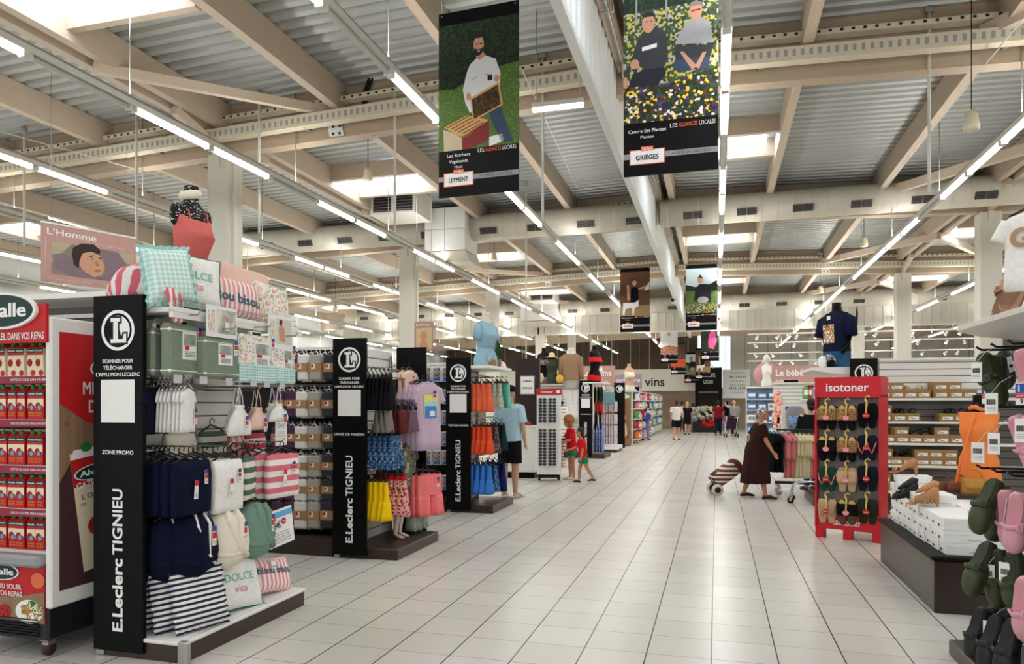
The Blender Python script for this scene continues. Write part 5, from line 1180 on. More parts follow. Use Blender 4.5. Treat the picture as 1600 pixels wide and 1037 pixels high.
# ---- brown podium with white shoe boxes
t = thing('podium', 'low dark brown podium carrying stacks of white shoe boxes', 'podium', (2.55, 7.13, 0))
m = MB(); m.box((0, 0, .2), (1.9, 1.88, .4), mat('podium_laminate', (50, 38, 33), .3, 0, .2, 4), b=.008); m.build('body', t); m = MB(); m.box((0, 0, .42), (1.95, 1.93, .035), BLACK, b=.01); m.build('top_edge', t)
PZ = .4385
t = thing('white_shoe_box', '', 'shoe box'); WB = mat('white_box_card', (236, 236, 234), .55, 0, .03)
m = MB(); m.box((0, 0, .044), (.29, .17, .088), WB, b=.002); m.build('body', t); m = MB(); m.box((0, 0, .076), (.297, .177, .032), WB, b=.002); m.build('lid', t)
m = MB(); m.text('Adelson', (.06, -.09, .018), X_, Z_, .016, GREYINK, 'c', fit=.09); m.box((.148, 0, .03), (.002, .035, .022), INKB); m.box((-.149, .03, .026), (.002, .03, .018), INKB); m.box((-.149, -.03, .03), (.001, .05, .003), GREYINK); m.build('lettering', t)
wbx = First(t)
HT = [3, 3, 3, 3, 4, 4, 3, 4, 5, 4]
for c_ in range(4):
    for r in range(10):
        n = HT[r] if c_ == 0 else (2 if r < 2 else 3 if r < 6 else 3)
        if c_ >= 2: n = 2 if r < 6 else 3
        for k in range(n):
            if c_ >= 2 and k < n - 1 and r > 0: continue
            if c_ == 1 and k < n - 1 and r not in (0,): continue
            z = PZ + .094 * k
            wbx.put((1.83 + .31 * c_ + rnd.uniform(-.012, .012), 6.33 + .181 * r, PZ + .094 * k), rnd.uniform(-.02, .02), 'white shoe box, %s stack from the podium front, %s column, %s layer' % (ORD[r], ORD[c_], ORD[k]), 'white shoe boxes on the podium')
            if c_ >= 1 and k == n - 1 and n > 1 and r > 0:
                pass
# boxes under the visible top layers are full stacks too
for c_ in (1, 2, 3):
    for r in range(1, 10):
        n = (2 if r < 2 else 3) if c_ == 1 else (2 if r < 6 else 3)
        for k in range(n - 1): wbx.put((1.83 + .31 * c_, 6.33 + .181 * r, PZ + .094 * k), 0, 'covered white shoe box, %s stack from podium front, %s column, %s layer' % (ORD[r], ORD[c_], ORD[k]), 'white shoe boxes on the podium')
def heel(label, m, loc, rz, fringe=False, h=.1):
    """high heeled sandal, toe towards -X"""
    t = thing('high_heel', label, 'shoe', loc, rz); q = MB(); P = [(-.12, .012), (-.07, .012), (-.02, .03), (.04, h * .72), (.09, h), (.12, h)]
    q.loft([[Vector((x, -.035 * w, z)), Vector((x, .035 * w, z)), Vector((x, .035 * w, z + .012)), Vector((x, -.035 * w, z + .012))] for (x, z), w in zip(P, (.5, 1.1, 1, .8, .85, .5))], m, smooth=False); q.build('sole', t)
    q = MB(); q.tube([(.1, 0, h), (.115, 0, h * .5), (.112, 0, 0)], [.028, .013, .009], m, 8); q.build('heel', t)
    q = MB()
    for x, z, w in ((-.08, .05, .036), (-.055, .055, .036)): q.tube([(x, -w, .015), (x, -w * .7, z), (x, 0, z + .01), (x, w * .7, z), (x, w, .015)], .008, m, 6)
    q.loft([[Vector((x, -.034, z)), Vector((x, .034, z)), Vector((x, .03, z + d)), Vector((x, -.03, z + d))] for x, z, d in ((-.02, .03, .04), (.03, h * .68, .06), (.08, h, .07), (.12, h, .06))], m); q.build('upper', t)
    if fringe:
        q = MB()
        for i in range(22):
            for s in (-1, 1):
                x = -.05 + .16 * i / 21; q.tube([(x, s * .03, h * .5 + .05 + x * .45), (x - .006, s * .04, h * .4 + .03 + x * .2), (x - .01 + rnd.uniform(-.006, .006), s * .044, h * .25)], .004, m, 4)
        q.tube([(-.05, 0, h * .5 + .06), (.02, 0, h + .05), (.09, 0, h + .09), (.12, 0, h + .08)], [.012, .028, .032, .03], m, 8); q.build('fringe', t)
    return t
zt_ = PZ + .094 * 3; TANF = mat('tan_suede', (190, 142, 96), .8)
h1 = at_y(1441, 795, 6.9); heel('tan suede high heel with long fringe on the white boxes', TANF, (h1.x, 6.9, PZ + .094 * 3 + .002), R(-8), True, .105)
h1 = at_y(1413, 790, 7.22); heel('black strappy high heel beside the fringed tan shoe', BLKL, (h1.x, 7.25, PZ + .094 * 4 - .09), R(20), True, .09)
h1 = at_y(1412, 765, 7.75); heel('tan leather high heel on the rear white boxes', TANL, (h1.x, 7.78, PZ + .094 * 5), R(-25), False, .09)
def handbag(label, m, loc, w, h, d, rz, flap=True):
    t = thing('handbag', label, 'handbag', loc, rz); q = MB(); q.loft([ring(w / 2 * a, d / 2 * b, h * f, 24, 4) for f, a, b in ((0, .9, .8), (.06, 1, 1), (.5, .98, 1), (.9, .9, .8), (1, .86, .5))], m); q.build('body', t)
    if flap: q = MB(); q.loft([[Vector((x * w / 2 * s, -d / 2 * b - .004, h * z)) for x in (-1, -.6, 0, .6, 1)] for z, s, b in ((1.02, .88, .4), (.85, .95, .95), (.55, .9, 1.08), (.4, .6, 1.1))], m, close=False, caps=False); o = q.build('flap', t); s = o.modifiers.new('thick', 'SOLIDIFY'); s.thickness = .005; q = MB(); q.ball((0, -d / 2 - .014, h * .45), .012, mat('brass', (190, 150, 70), .3, 1), 8, 6); q.build('clasp', t)
    q = MB(); q.tube([(w * .42 * cos(a), 0, h * .95 + h * .5 * sin(a)) for a in [pi * i / 10 for i in range(11)]], .007, m, 6); q.build('handle', t); return t
MUST = mat('mustard_leather', (176, 124, 42), .45); COGN = mat('cognac_leather', (120, 66, 34), .4)
p = at_y(1520, 775, 7.6); handbag('mustard yellow handbag below the orange dress', MUST, (p.x, 7.6, p.z), .2, .17, .08, R(8))
p = at_y(1468, 775, 7.85); handbag('cognac brown handbag, left one of two behind the white boxes', COGN, (p.x, 7.85, p.z), .2, .14, .09, R(5), False); p = at_y(1496, 775, 7.8); handbag('cognac brown handbag, right one of two beside the mustard bag', COGN, (p.x, 7.8, p.z), .2, .14, .09, R(-5), False)
p = at_y(1493, 800, 7.5); t = thing('display_block', 'dark brown display block under the handbags', 'display stand', (p.x + .08, 7.72, PZ + .19)); m = MB(); m.box((0, 0, .06), (.62, .42, .15), mat('dark_espresso_board', (0, 0, 0)), b=.005); m.build('block', t); m = MB(); m.box((0, 0, -.1), (.6, .4, .18), WB); m.build('base', t)
p = at_y(1508, 806, 6.9); sandal('beige sandal on the white boxes right of the fringed shoe', GOLDL, SOLET, (p.x, 6.85, PZ + .2), R(-70)); p = at_y(1540, 826, 6.6); sandal('black and beige sandal on the right white boxes', BLKL, SOLET, (p.x, 6.5, PZ + .2), R(-60))
# ---- orange dress on a black form
p = at_y(1538, 640, 7.7); ORD_ = cloth('orange_dress_cotton', (238, 134, 70), var=.06); z0 = p.z - .64
b = bust('black dress form wearing a long orange sleeveless dress behind the white boxes', (p.x, 7.85, z0), R(-20), BLACK, stand=z0 - .44)
m = MB(); L = []
for z, a, c, o in FEM[2:-2]:
    if z > .63: continue
    L.append(ring(a + .016, c + .016, z, 30, 2.3, cy=o))
bot = [ring(.16 + .1 * f, .12 + .08 * f, .16 - .62 * f, 30, 2.2, wave=.012 * f, k=40) for f in (1, .8, .6, .4, .2, .05)]
m.loft(bot + L, ORD_, caps=False); m.build('dress', b)
m = MB(); m.tube([(-.03 - .02 * i, -.13 - .012 * abs(sin(i * .7)) - .012 * i * (i < 6), .6 - .09 * i) for i in range(11)], .012, ORD_, 6); m.build('button_band', b); m = MB(); m.tube([(.07 * cos(a), .01 + .06 * sin(a) - .02, .655 + .012 * cos(3 * a)) for a in [2 * pi * i / 16 for i in range(17)]], .022, ORD_, 8); m.build('ruffled_collar', b)
# ---- near right gondola with clogs
ng = thing('gondola', 'near right gondola of hanging clogs with white top shelf', 'shelving', (1.85, 4.0, 0)); GL = 2.4
m = MB(); m.box((-.05, 0, .05), (.75, GL, .1), DARKB, b=.01); m.build('plinth', ng); m = MB(); m.box((.28, 0, 1.1), (.05, GL, 2.0), mat('black_slatwall', (0, 0, 0))); m.build('back_panel', ng)
zS = 2.02
m = MB(); m.prism([(-.37, -GL / 2, zS + .035), (-.37, GL / 2, zS + .035), (.3, GL / 2, zS + .035), (.3, -GL / 2, zS + .035)], (0, 0, .035), WHITE); m.prism([(-.37, -GL / 2, zS + .035), (.3, -GL / 2, zS + .035), (.3, -GL / 2, zS - .06), (-.25, -GL / 2, zS)], (0, GL, 0), WHITE); s = m.build('top_shelf', ng); m = MB(); m.box((-.372, 0, zS + .052), (.006, GL, .03), STEEL); m.build('price_rail', s)
m = MB(); m.box((.26, GL / 2 - .06, 1.05), (.05, .05, 2.0), BLACKP); m.build('upright', ng)
HOOKS = []
for z in (1.93, 1.58, 1.2, .8, .42):
    m = MB(); m.tube([(.1, -GL / 2, z), (.1, GL / 2, z)], .014, BLACKP, 8); m.build('rail', ng)
    for y in (1.1, .85, .6, .35): m = MB(); m.tube([(.28, y, z), (-.27, y, z), (-.3, y, z + .02)], .008, BLACKP, 6); m.build('hook', ng)
def clog(nm, m, bed, deco=None):
    t = thing('clog', '', 'clog'); q = MB(); S_ = [(0, .02, .04), (.015, .034, .05), (.06, .04, .05), (.11, .039, .055), (.14, .044, .078), (.18, .05, .075), (.215, .046, .062), (.24, .034, .046), (.252, .015, .034)]; L = []
    for y, w, h in S_:
        L.append([Vector((x * w, y, z)) for x, z in ((-.8, 0), (-1, .015), (-1.02, h * .55), (-.75, h * .92), (-.3, h), (.3, h), (.75, h * .92), (1.02, h * .55), (1, .015), (.8, 0))])
    q.loft(L, m); q.build('upper', t)
    q = MB(); q.loft([[Vector((x * w * .78, y, h + .001)) for x in (-1, -.4, .4, 1)] for y, w, h in ((.008, .02, .047), (.03, .038, .052), (.07, .042, .052), (.1, .042, .056), (.128, .042, .07))], bed, close=False, caps=False); q.build('footbed', t)  # darker copy of the rubber colour paints in the shaded hollow
    q = MB(); q.loft([[Vector((x * w * 1.06, y, z)) for x, z in ((-1, 0), (1, 0), (1, .016), (-1, .016))] for y, w, h in S_], m, smooth=False); q.build('sole', t)
    q = MB(); q.tube([(-.046, .13, .03), (-.044, .125, .07), (-.02, .135, .088), (.02, .14, .09), (.045, .135, .07), (.05, .14, .03)], .012, m, 8, flat=.4); s = q.build('strap', t); q = MB(); q.box((-.036, .132, .083), (.03, .034, .008), m, b=.003, ry=-.5); q.box((-.036, .132, .088), (.014, .018, .006), bed, ry=-.5); q.build('buckle', s)
    if deco: q = MB(); [q.ball((.012 * cos(a) * 1.3, .185 + .016 * sin(a), .078), .011, deco, 8, 6) for a in [2 * pi * i / 5 for i in range(5)]]; q.build('flower', t)
    q = MB(); q.box((.047, .09, .012), (.002, .1, .04), PAPER, rx=.2); q.box((.0485, .1, .012), (.001, .02, .03), INKB, rx=.2); q.build('price_tag', t)
    return First(t)
OLV = mat('olive_rubber', (60, 70, 42), .5, 0, .06); PNK = mat('pink_rubber', (224, 164, 176), .5, 0, .05); BLR = mat('black_rubber', (32, 34, 36), .5); TAU = mat('taupe_rubber', (176, 140, 108), .5)
cl = {'olive': clog('olive', OLV, mat('dark_olive_bed', (44, 52, 32), .6)), 'pink': clog('pink', PNK, mat('rose_bed', (206, 140, 152), .6)), 'black': clog('black', BLR, mat('black_bed', (18, 18, 20), .6)), 'taupe': clog('taupe', TAU, mat('brown_bed', (130, 96, 70), .6))}
def hang(nm, px, py, X, rx, ry, rz, lab, sc=(1.08, 1.32, 1.12)):
    """clog by its heel at a picture point on plane X, toe hanging down"""
    p = at_x(px, py, X); cl[nm].put(p, None, lab, nm + ' clogs on the near right gondola', sc, (R(rx), R(ry), R(rz + 180)))
hang('olive', 1540, 552, 1.62, -95, 20, -65, 'olive clog at the top left of the near gondola, outer one'); hang('olive', 1556, 556, 1.68, -85, 10, -60, 'olive clog behind the outer one at the top row')
hang('olive', 1566, 556, 1.72, -80, 5, -70, 'olive clog third from the gondola end in the top row')
hang('pink', 1597, 545, 1.55, -95, 15, -40, 'pink clog at the picture edge in the top row'); hang('pink', 1588, 648, 1.56, -100, 20, -50, 'pink clog in the second row with a buckled strap'); hang('pink', 1604, 650, 1.6, -95, 10, -40, 'pink clog behind the buckled one in the second row')
hang('olive', 1562, 752, 1.55, -62, 0, -58, 'olive clog of the third row jutting out over the white boxes'); hang('olive', 1572, 760, 1.64, -75, 0, -60, 'olive clog behind the jutting one in the third row')
hang('pink', 1572, 764, 1.56, -92, 5, -30, 'pink clog in the third row seen from its footbed'); hang('pink', 1594, 768, 1.56, -92, -5, -35, 'second pink clog in the third row')
hang('olive', 1552, 850, 1.55, -62, 0, -60, 'olive clog of the fourth row, outermost and slanting'); hang('olive', 1566, 858, 1.58, -88, 0, -60, 'olive clog of the fourth row, middle one hanging straight'); hang('olive', 1590, 860, 1.58, -92, 0, -60, 'olive clog of the fourth row beside the flowered pink clog')
hang('pink', 1606, 900, 1.52, -92, 0, -50, 'pink clog in the fourth row at the picture edge')
hang('black', 1542, 950, 1.56, -75, 0, -60, 'black clog of the bottom row, outermost'); hang('black', 1566, 962, 1.54, -70, 0, -55, 'black clog of the bottom row, second'); hang('black', 1590, 968, 1.52, -72, 0, -50, 'black clog of the bottom row, third'); hang('black', 1556, 948, 1.66, -80, 0, -60, 'black clog of the bottom row behind the outermost'); hang('black', 1578, 950, 1.68, -80, 0, -55, 'black clog of the bottom row, rear right')
for px, py, X, lab in ((1566, 548, 1.78, 'navy clog in the shadow behind the olive clogs of the top row'),): 
    o = dup(cl['black'].root, at_x(px, py, X), None, lab, 'dark clogs', 1.0, (R(-88), 0, R(-60)))
for i, (px, py, X) in enumerate(((1542, 604, 1.6), (1597, 600, 1.5), (1596, 912, 1.5))):
    p = at_x(px, py, X); t = thing('price_card', 'blue and red price card hanging by the clogs, %s' % (('top clog row', 'top clog row at the picture edge', 'fourth clog row')[i],), 'price sign', p, R(-60), 'price cards'); t.scale = (.7,) * 3; m = MB(); m.box((0, 0, -.07), (.1, .003, .16), PAPER); m.build('card', t); m = MB(); m.box((0, -.003, -.03), (.1, .002, .07), BLUEINK); m.text('1', (-.02, -.005, -.055), X_, Z_, .05, INKW, bold=.03); m.box((0, -.003, -.085), (.1, .002, .035), SIGNRED); m.text('ACHETÉ', (0, -.005, -.09), X_, Z_, .014, INKW, fit=.08); m.text('9', (0, -.003, -.14), X_, Z_, .035, INKB, bold=.03); m.build('lettering', t)
for i, (px, py, X, lab) in enumerate(((1526, 580, 1.55, 'top olive clog'), (1549, 628, 1.5, 'orange dress, near the second row hook'), (1528, 610 + 95, 1.48, 'third row olive clog'), (1553, 690, 1.5, 'third row, left of the pink clogs'), (1544, 895, 1.5, 'fourth row, outermost'), (1572, 893, 1.52, 'fourth row, middle'), (1596, 668, 1.5, 'second row at the picture edge'), (1546, 985, 1.5, 'bottom row of black clogs'))):
    p = at_x(px, py - 14, X); t = thing('price_tag_card', 'white barcode tag hanging beside the ' + lab, 'price tag', p, R(-60 + 7 * (i % 3)), 'white barcode tags on the clogs'); m = MB(); m.box((0, 0, -.06), (.075, .002, .12), PAPER); m.tube([(0, 0, 0), (.03, .03, .06), (.05, .1, .1)], .0015, PAPER, 4); m.build('card', t); m = MB()
    for j in range(9): m.box((-.025 + .006 * j, -.002, -.05), (.0025 + .002 * (j % 2), .001, .03), INKB)
    for j in range(3): m.box((0, -.002, -.08 - .009 * j), (.05, .001, .002), GREYINK)
    m.build('barcode', t)
# on top of the near gondola: taupe clogs and a white shirt
for i, (px, rz_, d) in enumerate(((1582, -42, 0), (1566, -30, .1))):
    p = at_x(px, 500, 1.62 + d); cl['taupe'].put((p.x - .03, p.y - .02, zS + .085), None, 'taupe clog standing toe up on the white shelf, %s one' % ('front', 'rear')[i], 'taupe clogs on the shelf', 1.3, (R(66), R(14), R(rz_)))
p = at_x(1640, 322, 1.66); o = shirt('t_shirt', 'white t-shirt with beige lettering hanging above the taupe clogs', 't-shirt', .4, .42, .12, WHITEC, sleeve=.25); o.location = p; o.rotation_euler = (0, 0, R(-35)); q = MB(); q.text('GR', (-.06, -.075, -.2), X_, Z_, .1, TAU, bold=.04); q.build('lettering', o); q = MB(); q.tube([(0, 0, .09), (0, 0, .12), (.3, 0, .3)], .006, BLACKP, 6); q.build('hook_rod', o)
# ---- red slipper stand
ist = thing('slipper_stand', 'red cardboard slipper stand lettered isotoner with twelve pairs on grey pegboard', 'display stand', (1.477, 9.223, 0), -.37); RX = mat('red_display_board', (200, 18, 34), .4, 0, .03); wI = .72
PEG = NT('pegboard'); o_ = PEG.xyz(); f1 = PEG.math('LESS_THAN', PEG.math('ADD', PEG.math('POWER', PEG.math('SUBTRACT', PEG.math('FRACT', PEG.math('DIVIDE', o_[0], .025)), .5), 2), PEG.math('POWER', PEG.math('SUBTRACT', PEG.math('FRACT', PEG.math('DIVIDE', o_[2], .025)), .5), 2)), .03); PEG.l(PEG.mix(f1, S(134, 128, 124), S(40, 36, 36)), PEG.b.inputs['Base Color']); PEG = PEG.m
m = MB(); m.box((0, .2, 1.79), (wI, .44, .24), RX); m.build('header', ist); m = MB(); m.box((0, .09, .95), (wI - .04, .03, 1.5), PEG); m.build('pegboard', ist)
for s in (-1, 1): m = MB(); m.box((s * (wI / 2 - .012), .2, .92), (.024, .44, 1.56), RX); m.build('side_panel', ist)
m = MB(); m.box((0, .1, .21), (wI, .2, .2), RX); m.build('footer', ist)
for x in (-wI / 2 + .05, 0, wI / 2 - .05): m = MB(); m.box((x, .06, .055), (.1, .12, .11), RX, b=.005); m.build('foot', ist)
m = MB(); m.text('isotoner', (0, -.022, 1.74), X_, Z_, .105, INKW, bold=.01, fit=.46); m.build('header_lettering', ist); m = MB(); m.text('isotoner', (0, -.003, .165), X_, Z_, .085, INKW, bold=.01, fit=.3); m.build('footer_lettering', ist)
CARD_ = mat('yellow_hanger_card', (232, 196, 112), .6); PKC = mat('pink_hanger_card', (236, 140, 150), .6); LEO = motif('leopard_print', [(190, 140, 80), (60, 40, 26), (200, 150, 90), (30, 22, 18)], 60); NVS = cloth('dark_navy_suede', (26, 28, 44)); GRS_ = cloth('forest_green_suede', (24, 70, 62)); BGS = cloth('sand_suede', (196, 164, 128)); OLS = cloth('dark_olive_suede', (46, 50, 36)); BLS = cloth('black_suede', (18, 17, 18)); PRN = motif('salmon_print', [(230, 110, 100), (240, 170, 150), (200, 80, 80)], 40)
def slippers(label, body, strap, x, z, kind='mule', card=PKC):
    p = ist.matrix_basis @ Vector((x, -.02, z)); t = thing('slipper_pair', label, 'slippers', p, -.37, 'slipper pairs on the red stand'); t.scale = (1.03, 1.1, 1.22); q = MB()
    for s in (-1, 1): q.loft([ring(a, b_, zz, 16, 2.4, cx=s * (.052 + .02 * zz), cy=.01) for zz, a, b_ in ((.03, .03, .01), (.015, .046, .018), (-.04, .056, .022), (-.1, .052, .024), (-.15, .044, .022), (-.19, .036, .016), (-.205, .02, .008))], body)
    q.build('sole', t); q = MB()
    if kind == 'mule':
        for s in (-1, 1): q.disc((s * .052, -.0135, .0), X_, Z_, .036, .034, CARD_ if body is not BGS else body, 16)
        q.build('insole', t); q = MB()
    for s in (-1, 1):
        if kind == 'mule': q.loft([[Vector((s * .052 + dx * w, -y_, zz)) for dx, y_ in ((-1, .0), (-.8, .035), (0, .05), (.8, .035), (1, 0))] for zz, w in ((-.0, .05), (-.04, .058), (-.085, .056), (-.11, .05))], strap, close=False, caps=False)
        else:
            for e in (-1, 1): q.tube([(s * .05, -.025, -.14), (s * .05 + e * .025, -.045, -.09), (s * .05 + e * .046, -.015, -.03)], .009, strap, 6, flat=.5)
    o = q.build('strap', t); 
    if kind == 'mule': mo = o.modifiers.new('thick', 'SOLIDIFY'); mo.thickness = .008
    q = MB(); q.tube([(.03, 0, .085), (.01, 0, .1), (-.02, 0, .085), (-.02, -.01, .06), (0, -.03, .045), (0, -.06, -.06)], .014, CARD_, 6, flat=.5); q.disc((0, -.062, -.085), X_, Z_, .036, .024, card, 18); q.build('hanger', t); q = MB(); q.text('isotoner', (0, -.064, -.09), X_, Z_, .01, INKW, bold=.02, fit=.05); q.build('lettering', t)
    return t
cols_ = (-.22, 0, .215); rows_ = [at_z(0, 0, 1)] and [1.535, 1.165, .81, .43]
SP = [[('black slippers with leopard band, top row left', BLS, LEO, 'mule'), ('black slippers with leopard band, top row middle', BLS, LEO, 'mule'), ('black flip flops with red tag, top row right', BLS, BLS, 'toe')], [('plain black slippers with pink card, second row left', BLS, BLS, 'mule'), ('black slippers with leopard band, second row middle', BLS, LEO, 'mule'), ('navy flip flops with salmon print, second row right', NVS, PRN, 'toe')], [('forest green flip flops, third row left', GRS_, PRN, 'toe'), ('sand coloured slippers, third row middle', BGS, BGS, 'mule'), ('dark navy flip flops, third row right', NVS, NVS, 'toe')], [('beige flip flops, bottom row left', BGS, BGS, 'toe'), ('bronze brown buckled slippers, bottom row middle', mat('bronze_leather', (92, 66, 36), .4), BLS, 'mule'), ('dark olive flip flops, bottom row right', OLS, OLS, 'toe')]]
for i, r in enumerate(SP):
    for j, (lb, a, c, k) in enumerate(r): slippers(lb, a, c, cols_[j], rows_[i] + (.03 if j == 2 else 0), k, PKC if k == 'mule' else SIGNRED)
# ---- head behind the red stand with the navy shirt bust
t = thing('end_gondola', 'white right hand gondola head behind the red slipper stand', 'shelving', (1.85, 12.7, 0)); m = MB(); m.box((0, 0, .06), (.8, 1.2, .12), DARKB); m.build('plinth', t); m = MB(); m.box((.3, 0, 1.1), (.05, 1.15, 2.1), SLAT); m.build('back_panel', t); m = MB(); m.prism([(-.43, -.6, 2.12), (-.43, .6, 2.12), (.35, .6, 2.12), (.35, -.6, 2.12)], (0, 0, .04), WHITE); m.prism([(-.43, -.6, 2.12), (.35, -.6, 2.12), (.35, -.6, 2.04), (-.1, -.6, 2.06)], (0, 1.2, 0), WHITE); m.build('top_shelf', t)
zz = 2.162; p = at_y(1308, 574, 12.5); TEE = cloth('navy_jersey', (18, 26, 52)); JEAN = cloth('blue_denim', (48, 88, 122))
b = bust('black male torso form in a navy printed t-shirt and jeans on the white shelf', (p.x, 12.55, zz + .1), R(-42), BLACK, True, scale=1.18)
shell(MAL, .14, .665, .02, TEE, scoop=.01, wave=.004).build('t_shirt', b); shell(MAL, -.08, .16, .014, JEAN).build('jeans', b)
for s in (-1, 1): sleeve(b, 'sleeve', s, MAL, TEE, .075, .085, .24, out=.03)
q = MB(); q.tube([(.19, .0, .35), (.2, -.05, .2), (.17, -.14, .12)], .03, BLACK, 8); q.build('arm', b)
q = MB(); PRT = motif('colourful_shirt_print', [(240, 240, 236), (200, 60, 50), (230, 190, 80), (30, 40, 60), (240, 240, 236)], 26); q.sheet(4, 6, lambda u, v: (-.1 + .16 * u, -prof_at(MAL, .25 + .25 * v)[1] - .034 + .0 * u, .25 + .25 * v), PRT); q.build('print', b); price_tag(b, -.04, -.12, .62, .08, .05, PAPER)
t = thing('folded_pile', 'heap of black and grey patterned clothing beside the jeans of the torso form', 'clothing'); t.location = (at_y(1294, 570, 12.4).x, 12.35, zz); GP = motif('grey_swirl_print', [(40, 40, 46), (190, 190, 194), (70, 70, 78), (220, 220, 222)], 24); m = MB(); m.ball((0, 0, .1), (.11, .1, .11), GP, 14, 10); m.ball((.02, -.06, .07), (.07, .05, .07), BLK); m.ball((-.09, -.02, .09), (.07, .08, .1), mat('white_paper', (0, 0, 0))); m.build('cloth', t)
# ---- clothes rack of baby clothes
ra = at_z(1208, 768, 0); t = thing('clothes_rack', 'black and chrome rack of baby clothes on casters behind the red stand', 'clothes rack', (1.45, 13.6, 0)); zr = at_y(1240, 672, 13.5).z
m = MB(); m.tube([(-.42, 0, zr), (.9, 0, zr)], .014, BLACKP, 8); m.tube([(-.42, .12, zr), (.9, .12, zr)], .014, BLACKP, 8); m.build('rail', t); m = MB(); m.tube([(.1, .06, .2), (.1, .06, zr)], .02, BLACKP, 8); m.tube([(-.42, 0, zr), (-.42, .12, zr)], .012, BLACKP, 6); m.build('post', t); m = MB(); m.box((.2, .06, .2), (1.3, .06, .05), BLACKP); m.box((-.4, .06, .14), (.06, .5, .05), STEEL); m.build('base', t)
for x, y in ((-.4, -.18), (-.4, .3)): m = MB(); m.tube([(x, y - .012, .05), (x, y + .012, .05)], .045, STEEL, 12); m.build('caster', t)
LPINK = cloth('salmon_jersey', (232, 138, 140)); CRM = cloth('pale_cream_jersey', (236, 226, 184)); 
bb = {'black': shirt('baby_outfit', '', 'baby clothes', .3, .68, .06, BLK, sleeve=.3), 'salmon': shirt('baby_outfit', '', 'baby clothes', .3, .46, .07, LPINK, sleeve=.3), 'cream': shirt('baby_outfit', '', 'baby clothes', .3, .4, .06, CRM, sleeve=.3)}
for k_, leg in (('salmon', LPINK), ('cream', CRM)):
    q = MB(); q.loft([ring(.07, .02, z, 16, 2.5, cx=.03) for z in (-.3, -.45, -.7, -.78)], leg); q.build('trousers', bb[k_])
bb = {k_: First(v) for k_, v in bb.items()}; cnt = {}
for i, (px, k_) in enumerate(((1203, 'black'), (1209, 'black'), (1216, 'black'), (1228, 'salmon'), (1236, 'salmon'), (1243, 'cream'), (1248, 'cream'), (1253, 'cream'), (1257, 'cream'), (1262, 'cream'), (1266, 'salmon'), (1271, 'salmon'), (1276, 'salmon'))):
    p = at_y(px, 672, 13.5); cnt[k_] = cnt.get(k_, 0) + 1
    bb[k_].put((p.x, 13.6, zr - .06), R(-62) + rnd.uniform(-.06, .06), '%s baby outfit on the rack, %s of its colour from the aisle' % (k_, ORD[cnt[k_] - 1]), '%s baby outfits on the rack' % k_)
t = thing('cart_frame', 'chrome cart leg with a black caster on the floor beside the red stand', 'cart', (1.2, 12.35, 0)); m = MB(); m.tube([(-.06, 0, .1), (-.05, .02, .28), (.05, .05, .33), (.5, .1, .34)], .014, CHROME, 8); m.tube([(.0, .4, .1), (.02, .38, .28), (.1, .3, .33), (.5, .1, .34)], .014, CHROME, 8); m.build('frame', t)
for x, y in ((-.06, 0), (.0, .4)): m = MB(); m.tube([(x, y - .015, .05), (x, y + .015, .05)], .05, BLACKP, 14); m.tube([(x, y - .02, .05), (x, y + .02, .05)], .02, CHROME, 8); m.box((x, y, .09), (.03, .05, .04), CHROME); m.build('caster', t)
# ================================================================ PEOPLE
SK1 = mat('light_skin', (214, 160, 128), .5, 0, .05, 8); SK2 = mat('tan_skin', (186, 128, 96), .5, 0, .05, 8); SK3 = mat('mannequin_skin', (196, 156, 128), .45, 0, .03)
EYE_ = mat('dark_eye', (26, 20, 18), .2)
def melt(name, mb, voxel, m, parent, smooth=3):
    """join overlapping tapered shapes into one continuous skin"""
    o = bpy.data.objects.new(name, mb.mesh(name)); COL.objects.link(o)
    r = o.modifiers.new('join', 'REMESH'); r.mode = 'VOXEL'; r.voxel_size = voxel
    s = o.modifiers.new('relax', 'SMOOTH'); s.factor = .5; s.iterations = smooth
    me = bpy.data.meshes.new_from_object(o.evaluated_get(bpy.context.evaluated_depsgraph_get())); old = o.data
    bpy.data.objects.remove(o); bpy.data.meshes.remove(old); me.name = name
    me.materials.clear(); me.materials.append(m); me.polygons.foreach_set('use_smooth', [True] * len(me.polygons))
    n = bpy.data.objects.new(name, me); COL.objects.link(n); n.parent = parent; return n
def capsule(mb, pts, rs, m, n=10, flat=1.0):
    mb.tube(pts, rs, m, n, flat=flat)
    for p, r in ((pts[0], rs[0]), (pts[-1], rs[-1])): mb.ball(p, r * .98, m, 10, 6)
